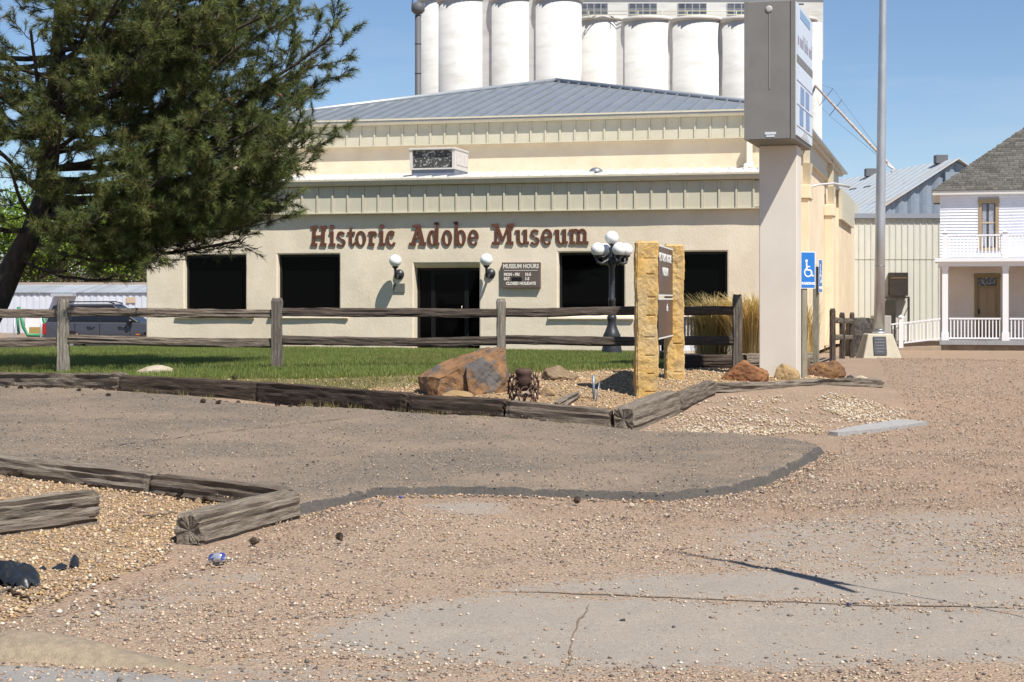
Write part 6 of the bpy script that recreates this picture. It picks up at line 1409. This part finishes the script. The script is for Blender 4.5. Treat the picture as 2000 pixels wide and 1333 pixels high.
T = np.array([list(a) for a, b in tufts]); D = np.array([list(b) for a, b in tufts]); nt = len(T); NN = 46
up_ = np.where(np.abs(D[:, 2:3]) < .9, np.array([[0, 0, 1.]]), np.array([[1., 0, 0]])); a_ = np.cross(D, up_); a_ /= np.linalg.norm(a_, axis=1)[:, None]; b_ = np.cross(D, a_)
th = rng.uniform(0, 2*np.pi, (nt, NN)); sp = rng.uniform(.25, 1.25, (nt, NN)); ln = rng.uniform(.09, .165, (nt, NN)); back = rng.uniform(0, .17, (nt, NN))
dirn = D[:, None]*np.cos(sp)[..., None]+(a_[:, None]*np.cos(th)[..., None]+b_[:, None]*np.sin(th)[..., None])*np.sin(sp)[..., None]
root = T[:, None]-D[:, None]*back[..., None]; tip = root+dirn*ln[..., None]; tip[..., 2] -= .012
side = np.cross(dirn, rng.normal(size=(nt, NN, 3))); side /= np.linalg.norm(side, axis=2)[..., None]; wv = .0042
V = np.stack([root-side*wv, root+side*wv, tip], 2).reshape(-1, 3); Fc = np.arange(len(V)).reshape(-1, 3)
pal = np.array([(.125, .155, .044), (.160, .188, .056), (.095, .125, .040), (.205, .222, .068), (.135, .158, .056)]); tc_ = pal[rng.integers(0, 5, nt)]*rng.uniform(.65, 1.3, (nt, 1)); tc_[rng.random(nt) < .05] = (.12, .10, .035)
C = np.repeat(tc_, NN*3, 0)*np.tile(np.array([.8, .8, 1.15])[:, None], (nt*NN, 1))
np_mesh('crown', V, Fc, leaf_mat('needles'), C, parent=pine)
print('tufts', nt)
cone = MB(); cone.lathe([(.008, 0), (.022, .012), (.03, .03), (.027, .045), (.016, .06), (.004, .068)], (0, 0, 0), 9, smooth=False)
m_cone = mat('pine_cone', (.10, .065, .045), (.05, .035, .026), 60, rough=.95, bump=1, bscale=80); m_conerd = mat('fresh_cone', (.24, .10, .05), (.15, .06, .03), 40, rough=.9)
for k in range(3): pass
cone_me = cone.mesh('cone', m_conerd)
for k in range(40):
    i = r.randrange(nt); link_mesh('cone', cone_me, pine, Matrix.Translation(T[i]-D[i]*.05) @ Matrix.Rotation(r.uniform(.5, 2.5), 4, 'X'))

# ------------------------------------------------------------------ lawn blades
def blades(name, x, y, h, w, cols, label, z=.03, parent=None, lean=.5, kind='stuff', seg=1):
    n = len(x); zz = gr(x, y)+z; a = rng.uniform(0, 2*np.pi, n); hh = h*rng.uniform(.55, 1.25, n); le = hh*lean*rng.uniform(0, 1, n); b = rng.uniform(0, 2*np.pi, n)
    dx, dy = np.cos(a)*w/2, np.sin(a)*w/2; p0 = np.c_[x-dx, y-dy, zz]; p1 = np.c_[x+dx, y+dy, zz]; p2 = np.c_[x+np.cos(b)*le, y+np.sin(b)*le, zz+hh]
    V = np.stack([p0, p1, p2], 1).reshape(-1, 3); o = np_mesh(name, V, np.arange(len(V)).reshape(-1, 3), leaf_mat('grass_leaf'), np.repeat(cols, 3, 0), parent=parent)
    return tag(o, label, 'grass', kind=kind) if label else o
GRN = np.array([(.17, .22, .048), (.20, .25, .062), (.135, .18, .038), (.27, .28, .10)]); DRY = np.array([(.26, .22, .075), (.17, .19, .05), (.33, .26, .12), (.12, .17, .04)])
lw = np.array(lawnp); x = rng.uniform(-14, 4, 420000); y = 24.5+rng.random(420000)**1.5*20; k = (sdist(lawnp, x, y) > -.1) & (np.abs(x) < y*.33+1); x, y = x[k], y[k]
cb_ = fbm(x*.9, y*.9, 3, 5)[:, None]; cols = GRN[rng.integers(0, 4, len(x))]*(.75+.5*cb_)*rng.uniform(.8, 1.2, (len(x), 1))
pt = (fbm(x*.55, y*.55, 4, 41) > .60)[:, None] & (rng.random((len(x), 1)) < .55); cols = np.where(pt, DRY[rng.integers(0, 4, len(x))], cols)
blades('lawn_grass', x, y, .075, .012, cols, 'short green lawn grass in front of the museum', .045)
x, y = scatter(dryp, 60000, lambda x, y: .25+.6*sstep(.35, .6, fbm(x*2, y*2, 3, 8))); cols = DRY[rng.integers(0, 4, len(x))]*rng.uniform(.75, 1.2, (len(x), 1))
blades('dry_grass', x, y, .05, .010, cols, 'patchy yellowed grass between the lawn and the edging timbers', .035)
tx, ty = [], []
edge = [gpt(-40, 765), gpt(243, 774), gpt(512, 792), gpt(806, 816), gpt(992, 830), gpt(1196, 846)]
for i in range(5):
    for j in range(9):
        t = r.random(); p = edge[i].lerp(edge[i+1], t)
        if r.random() < .7:
            for _ in range(26): tx.append(p.x+r.gauss(0, .06)); ty.append(p.y-.04+r.gauss(0, .03))
tx, ty = np.array(tx), np.array(ty); cols = DRY[rng.integers(0, 3, len(tx))]*1.3
blades('weed_tufts', tx, ty, .11, .006, cols, 'dry weeds sprouting along the foot of the edging timbers', .01, lean=.9)

# ------------------------------------------------------------------ ornamental grass, raised bed, bench
def plume(label, px, py, d, n, h, spread, pal, seed):
    x0 = PX(px, d); zb = PZ(py, d); t = thing('ornamental_grass', label, 'grass clump', (x0, d, zb), 0, 'dry ornamental grass clumps'); V, Fc, C = [], [], []
    rr = random.Random(seed)
    for i in range(n):
        th = rr.uniform(0, 2*math.pi); R = abs(rr.gauss(0, 1))*.16; b = Vector((x0+R*math.cos(th), d+R*math.sin(th)*.8, zb)); L = h*rr.uniform(.5, 1.15); out = spread*rr.uniform(.1, 1.0)
        e = Vector((math.cos(th), math.sin(th), 0)); w = .0045; sd_ = Vector((-e.y, e.x, 0))*w; pts = [b, b+e*out*.25*L+Vector((0, 0, L*.5)), b+e*out*.6*L+Vector((0, 0, L*.82)), b+e*out*L*1.0+Vector((0, 0, L*rr.uniform(.75, .98)))]
        k = len(V); wd = [1, 1, .8, .25]
        for p, ww in zip(pts, wd): V += [tuple(p-sd_*ww), tuple(p+sd_*ww)]
        Fc += [(k+2*j, k+2*j+1, k+2*j+3, k+2*j+2) for j in range(3)]; c = np.array(pal[rr.randrange(len(pal))])*rr.uniform(.75, 1.2); C += [c]*8
    np_mesh('blades', np.array(V), np.array(Fc), leaf_mat('straw'), np.array(C), parent=t); return t
STR = [(.66, .48, .18), (.74, .57, .26), (.55, .38, .13), (.78, .64, .34)]
OLV = [(.38, .31, .13), (.46, .36, .15), (.30, .25, .10), (.56, .43, .19)]
plume('tall golden dry grass clump between the end fence post and the pylon pillar', 1472, 690, 28.9, 3800, .98, 1.0, STR, 1)
plume('olive straw grass clump behind the rails left of the end fence post', 1392, 692, 29.6, 2000, 1.0, .62, OLV, 2)
plume('small golden grass tuft behind the parking sign posts', 1572, 690, 30.5, 500, .9, .4, STR, 3)
RB = 28.0
rbw = thing('raised_bed', 'raised bed walled with stacked dark railroad ties behind the fence end', 'raised bed', (PX(1410, RB), RB, gz(PX(1410, RB), RB)))
z0 = PZ(737, RB)
for k in range(2): tie('', (PX(1322, RB)+.05*k, RB, z0+.19*k-.02), (PX(1452, RB), RB, z0+.19*k-.02), .2, .19, m_tied, 120+k, name='railroad_tie', parent=rbw, nl=24)
tie('', (PX(1455, RB), RB+.0, z0+.19), (PX(1585, RB+.4), RB+.4, z0+.19), .2, .20, m_tieg, 124, name='railroad_tie', parent=rbw, nl=24)
tie('', (PX(1455, RB), RB+.0, z0-.02), (PX(1640, RB+.4), RB+.4, z0-.06), .2, .20, m_tie, 125, name='railroad_tie', parent=rbw, nl=24)
tie('', (PX(1324, RB), RB+.2, z0+.16), (PX(1330, RB), RB+3, z0+.16), .2, .19, m_tied, 126, name='railroad_tie', parent=rbw, nl=24)
m = MB(); m.bb((PX(1330, RB), RB+.1, z0-.1), (PX(1585, RB), RB+3, z0+.30)); m.build('soil', mat('bed_soil', (.16, .11, .07), (.22, .16, .1), 12, rough=1), rbw)
bnd = 38.0; bch = thing('garden_bench', 'dark slatted bench with white seat half hidden behind the stone sign', 'bench', (PX(1330, bnd), bnd, gz(PX(1330, bnd), bnd)))
bz = gz(PX(1330, bnd), bnd); m_bl = mat('blue_black_paint', (.02, .025, .045), rough=.5)
for i in range(12): m = MB(); x = PX(1292+i*6.5, bnd); m.bb((x-.022, bnd, PZ(660, bnd)), (x+.022, bnd+.03, PZ(624, bnd))); m.build('slat', m_bl, bch)
m = MB(); m.bb((PX(1288, bnd), bnd-.01, PZ(625, bnd)), (PX(1370, bnd), bnd+.05, PZ(619, bnd))); m.build('top_rail', m_bl, bch)
m = MB(); m.bb((PX(1286, bnd), bnd-.5, PZ(684, bnd)), (PX(1358, bnd), bnd-.0, PZ(672, bnd))); m.build('seat', m_trim, bch)
for px in (1290, 1362): m = MB(); m.bb((PX(px, bnd)-.03, bnd-.03, bz-.05), (PX(px, bnd)+.03, bnd+.03, PZ(619, bnd))); m.bb((PX(px, bnd)-.03, bnd-.5, bz-.05), (PX(px, bnd)+.03, bnd-.44, PZ(672, bnd)-.005)); m.build('leg', m_bl, bch)

# ------------------------------------------------------------------ rusted iron ornament: drum on two toothed wheels
OD = 20.75; ox = PX(1022, OD); oz = PZ(792, OD)
orn = thing('iron_ornament', 'rusted iron drum standing between two toothed wheels in the gravel bed', 'ornament', (ox, OD, oz)); m_ri = mat('rusted_iron', (.055, .033, .026), (.10, .055, .04), 12, rough=.8, bump=.6, bscale=40)
zo = lambda py: PZ(py, OD)
m = MB(); m.lathe([(.095, zo(764)), (.097, zo(740)), (.097, zo(733)), (.105, zo(731)), (.105, zo(724)), (.09, zo(722)), (.085, zo(721)), (.03, zo(723))], (PX(1023, OD), OD+.05, 0), 24); m.build('drum', m_ri, orn)
for px, tl in ((1001, 1), (1044, -1)):
    x = PX(px, OD); c = Vector((x, OD+.02, zo(758))); R_ = .165; m = MB(); n = 28; tlt = .38*tl
    def wp(a, rr, dx): v = Vector((dx, rr*math.cos(a), rr*math.sin(a))); v = Matrix.Rotation(tlt, 3, 'Z') @ v; return c+v
    m.tube([wp(2*math.pi*i/n, R_*.82, 0) for i in range(n+1)], .013, 6)
    for i in range(7): a = 2*math.pi*i/7; m.tube([wp(a, .02, 0), wp(a, R_*.82, 0)], .008, 5)
    m.tube([wp(0, 0, -.04), wp(0, 0, .04)], .03, 10); wl_ = m.build('wheel', m_ri, orn)
    for i in range(14): a = 2*math.pi*i/14; m = MB(); m.tube([wp(a, R_*.84, 0), wp(a, R_*1.2, 0)], [.014, .006], 5); m.build('tooth', m_ri, wl_)
m = MB(); m.tube([(PX(1001, OD), OD+.0, zo(772)), (PX(1044, OD), OD+.0, zo(772))], .018, 8); m.build('axle', m_ri, orn)
m = MB(); n = 12; pts = [Vector((PX(1026, OD)+.062*math.cos(math.pi*i/n), OD-.07, zo(768)+.075*math.sin(math.pi*i/n))) for i in range(n+1)]; m.tube(pts, .014, 6)
m.tube([(PX(1014, OD), OD-.05, zo(757)), (PX(1013, OD), OD-.09, zo(775)), (PX(1018, OD), OD-.08, zo(793))], .011, 6); m.tube([(PX(1016, OD), OD-.09, zo(774)), (PX(1044, OD), OD-.07, zo(775))], .011, 6); m.tube([(PX(1026, OD), OD-.03, zo(768)), (PX(1022, OD), OD-.02, zo(795))], .022, 6); m.build('front_yoke', m_ri, orn)
m = MB(); m.tube([P(1017, 772, OD-.14), P(1030, 765, OD-.12), P(1034, 760, OD-.1)], .008, 6); m.tube([P(1004, 788, OD-.14), P(1009, 776, OD-.14)], .009, 6); m.tube([P(988, 792, OD-.16), P(1001, 789, OD-.15)], .007, 6); m.build('rope', mat('pale_rope', (.40, .36, .31), rough=.9), orn)
# metal stakes
m_stk = mat('blue_grey_steel', (.20, .25, .29), rough=.4, metal=.4)
p = at_g(1160, 785); m = MB(); m.tube([p+Vector((0, 0, -.05)), p+Vector((-.005, 0, .33))], .016, 8); tag(m.build('metal_stake', m_stk), 'taller upright blue grey metal stake in the gravel bed', 'stake', 'metal stakes in the bed')
p = at_g(1162, 790); m = MB(); m.tube([p+Vector((0, 0, -.05)), p+Vector((.06, .05, .27))], .008, 8); tag(m.build('metal_stake', m_stk), 'thinner leaning metal stake beside the upright one', 'stake', 'metal stakes in the bed')
p = at_g(1150, 783); m = MB(); n = 16; m.tube([p+Vector((.05*math.cos(2*math.pi*i/n), .05*math.sin(2*math.pi*i/n), .012)) for i in range(n+1)], .006, 5); tag(m.build('metal_ring', m_dark), 'small dark metal ring at the foot of the stakes', 'ring')

# ------------------------------------------------------------------ litter and small things
m_bag = mat('black_plastic', (.010, .011, .013), (.018, .02, .023), 6, rough=.38, spec=.5, bump=.6, bscale=14)
def crumple(name, label, pts, h, seed, n=26, cat='litter'):
    """crumpled sheet over an outline, domed and creased, closed underneath"""
    w = [at_g(*p) for p in pts]; poly = [(p.x, p.y) for p in w]; a = np.array(poly); lo, hi = a.min(0), a.max(0); X, Y = np.meshgrid(np.linspace(lo[0], hi[0], n), np.linspace(lo[1], hi[1], n)); D = sdist(poly, X, Y); mxd = D.max()
    cre = np.abs(fbm(X*11, Y*7, 3, seed)-.5)*2.2+np.abs(fbm(X*22, Y*13, 2, seed+9)-.5)*.3; Z = gr(X, Y)+.02+h*np.clip(D/mxd, 0, 1)**.5*(.45+.9*cre)
    V = np.c_[X.ravel(), Y.ravel(), Z.ravel()]; i = (np.arange(n-1)[:, None]*n+np.arange(n-1)[None]).ravel(); Fc = np.c_[i, i+1, i+n+1, i+n]; ok = (D > -.004).ravel(); Fc = Fc[ok[Fc].all(1)]
    o = np_mesh(name, V, Fc, m_bag, smooth=True); so_ = o.modifiers.new('thick', 'SOLIDIFY'); so_.thickness = .004; sb = o.modifiers.new('sub', 'SUBSURF'); sb.levels = 1; sb.render_levels = 1; return tag(o, label, cat)
crumple('plastic_bag', 'crumpled black plastic bag at the left edge of the near bed', [(-60, 1135), (-20, 1124), (30, 1121), (58, 1124), (68, 1135), (80, 1136), (82, 1148), (62, 1160), (30, 1160), (-10, 1152), (-60, 1155)], .13, 3)
crumple('plastic_scrap', 'torn black plastic scrap standing right of the bag', [(134, 1118), (136, 1104), (155, 1100), (156, 1117), (145, 1120)], .045, 5, 18)
crumple('plastic_scrap', 'thin torn strip of black plastic between the bag and the standing scrap', [(100, 1116), (112, 1112), (132, 1112), (130, 1119), (112, 1121)], .025, 6, 16)
crumple('plastic_scrap', 'tiny black plastic shred just above the bag', [(76, 1116), (86, 1113), (92, 1117), (84, 1120)], .015, 7, 12)
def stick(label, a, b, rad, m_, name='stick', cat='stick'):
    a, b = at_g(*a), at_g(*b); n = 8; pts = [a.lerp(b, i/n)+Vector((0, 0, rad+.022+.008*math.sin(i*2.1))) for i in range(n+1)]; m = MB(); m.tube(pts, [rad*(1-.4*i/n) for i in range(n+1)], 7); return tag(m.build(name, m_, fix=False), label, cat)
stick('dark brown stick lying below the plastic bag', (17, 1166), (60, 1184), .010, wood_mat('dark_stick', (.07, .045, .035), (.03, .02, .018), (.1, .07, .05)))
stick('pale grey stick beside the dark brown one at the left edge', (-20, 1170), (50, 1160), .011, m_tieg)
stick('thin brown stick poking out from under the nearest tie', (280, 1018), (345, 1010), .008, m_tie); stick('short dark stick behind the long grey tie', (165, 954), (204, 958), .012, m_tied)
stick('thin dark twig on the drive below the far edging', (415, 786), (448, 790), .008, m_tied)
p = at_g(424, 1106); m = MB(); m.lathe([(.02, -.05), (.028, -.045), (.031, -.03), (.031, .03), (.026, .048), (.02, .05)], p+Vector((0, 0, .045)), 18, M=Matrix.Rotation(1.35, 3, 'Y') @ Matrix.Rotation(.5, 3, 'X')); cn_ = tag(m.build('drink_can', mat('blue_silver_can', (.10, .12, .42), (.62, .64, .70), 22, rough=.25, metal=.6, lo=.45, hi=.5)), 'crushed blue and silver can lying on the gravel', 'can')
for px, py, lab in ((782, 977, 'tiny blue bottle cap at the lip of the asphalt'), (1658, 1189, 'small dark blue scrap lying on the concrete joint')):
    p = at_g(px, py); m = MB(); m.lathe([(.013, 0), (.014, .003), (.0135, .011), (.01, .012)], p+Vector((0, 0, .015)), 14); tag(m.build('bottle_cap', mat('cap_blue', (.02, .035, .30), rough=.4) if px < 1000 else mat('cap_dark', (.045, .04, .085), rough=.5)), lab, 'litter')
pc_me = MB()
for k in range(7):
    zz = .01+k*.009; rr = .03*math.sin(math.pi*(k+1.2)/8.5)
    for j in range(8): a = 2*math.pi*(j+.5*(k % 2))/8; pc_me.add([(rr*.4*math.cos(a), rr*.4*math.sin(a), zz), (rr*math.cos(a-.35), rr*math.sin(a-.35), zz+.006), (rr*1.15*math.cos(a), rr*1.15*math.sin(a), zz+.009), (rr*math.cos(a+.35), rr*math.sin(a+.35), zz+.006)], [(0, 1, 2, 3)])
pc_me.lathe([(.006, 0), (.017, .02), (.02, .04), (.008, .068)], (0, 0, 0), 8); pcm = pc_me.mesh('pine_cone', m_cone)
CG = [('dark pine cone on the open gravel right of the nearest tie', [(506, 1068)]), ('dark pine cone on the gravel below the lip of the asphalt', [(668, 1066)]), ('pine cone lying on the gravel close to the asphalt lip', [(1133, 988)]),
      ('small pine cone in the near bed against the ties', [(335, 975), (347, 977), (410, 984), (22, 936), (42, 936)]),
      ('small pine cone on the drive below the far left log', [(15, 768), (40, 770), (62, 768), (95, 772), (75, 774), (130, 769), (150, 775), (168, 783), (215, 785), (186, 771)]),
      ('pine cone lying on the drive in front of the dark ties', [(400, 797), (420, 800), (560, 806), (540, 803), (585, 806), (465, 796)]),
      ('pine cone on the yellowed grass behind the edging', [(155, 735), (302, 742), (462, 747)])]
ORD = ['leftmost ', 'second from left ', 'third from left ', 'fourth from left ', 'fifth from left ', 'sixth from left ', 'seventh from left ', 'eighth from left ', 'ninth from left ', 'rightmost ']
for lab, pts in CG:
    pts = sorted(pts)
    for px, py in pts:
        p = at_g(px, py); s = (.82 if py > 900 else 1.1)*r.uniform(.85, 1.15); o = link_mesh('pine_cone', pcm, None, Matrix.Translation(p+Vector((0, 0, .045 if py < 860 else .03))) @ Matrix.Rotation(r.uniform(0, 6.28), 4, 'Z') @ Matrix.Rotation(r.uniform(.6, 1.5), 4, 'X') @ Matrix.Diagonal((s, s, s, 1))); tag(o, ORD[pts.index((px, py))]+lab if len(pts) > 1 else lab, 'pine cone', 'fallen pine cones')
for px, py, sz, lab in ((178, 767, .035, 'grey white lump on the gravel below the far left log'), (1233, 992, .028, 'white stone at the lip of the asphalt'), (1302, 1012, .026, 'pale stone on the gravel below the asphalt curve'), (1585, 936, .028, 'whitish stone beside the asphalt curve'), (1604, 943, .026, 'pinkish white stone right of the asphalt curve'), (1500, 888, .022, 'round white stone on the asphalt near its tip'), (1216, 1219, .018, 'small dark stone on the concrete apron'), (492, 1076, .016, 'white pebble beside the pine cone near the nearest tie')):
    p = at_g(px, py); blob_rock(p+Vector((0, 0, .01 if px != 1500 else .05)), (sz, sz*.8, sz*.8), int(px), m_pale if 'dark' not in lab else MATS['black_stone'], 'stone', lab, sub=2, cat='stone')
# pale strip lying on the lot
a, b = at_g(1628, 851), at_g(1787, 828); dv = (b-a).normalized(); nn = Vector((-dv.y, dv.x, 0)).normalized()*.17; m = MB(); n = 14; tops, bots = [], []
vs_, fs_ = [], []
for i in range(n+1):
    c = a.lerp(b, i/n); w = .35+.65*min(1, i/6); 
    for s_ in (-1, 1):
        e = c+nn*s_*w*(1+.08*math.sin(i*3+s_)); ez_ = gz(e.x, e.y); vs_ += [(e.x, e.y, ez_-.03), (e.x, e.y, ez_+.04)]
for i in range(n): k = 4*i; fs_ += [(k+1, k+3, k+7, k+5), (k, k+1, k+5, k+4), (k+3, k+2, k+6, k+7)]
fs_ += [(0, 2, 3, 1), (4*n, 4*n+1, 4*n+3, 4*n+2)]; m.add(vs_, fs_); tag(m.build('concrete_strip', mat('pale_strip', (.36, .35, .34), (.28, .265, .25), 14, rough=.9, bump=.8, bscale=60)), 'pale grey tapered concrete strip lying in the gravel lot', 'slab')
# added shadow caster, unseen right of the view, throws the shadow across the concrete
tp_ = G(1300, 1078); sxh = Vector((-SX, -SY, 0)).normalized()/math.tan(SUN_EL)
ht = 4.6; base = Vector((tp_.x, tp_.y, 0))-sxh*ht; base.z = gz(base.x, base.y)
rs = thing('shadow_caster', 'unseen tapered sheet on a slim rod, added to cast the shadow on the concrete', 'shadow caster', base)
m = MB(); m.tube([base+Vector((0, 0, -.2)), base+Vector((0, 0, 2.1))], .006, 8); m.build('rod', m_alu, rs)
m = MB(); pr = [(0, 2.08), (.03, 2.35), (-.10, 2.42), (-.25, 2.2), (-.30, 2.3), (-.20, 2.85), (-.10, 3.5), (-.04, 4.1), (-.015, ht), (.01, ht), (.012, 3.0)]  # tapered, notched outline shaped for the shadow it throws
m.prism([Vector((base.x-.002, base.y+a, base.z+b)) for a, b in pr], (.004, 0, 0)); m.build('shadow_sheet', mat('caster_sheet', (.35, .30, .27), (.30, .26, .23), 3, rough=.9), rs)
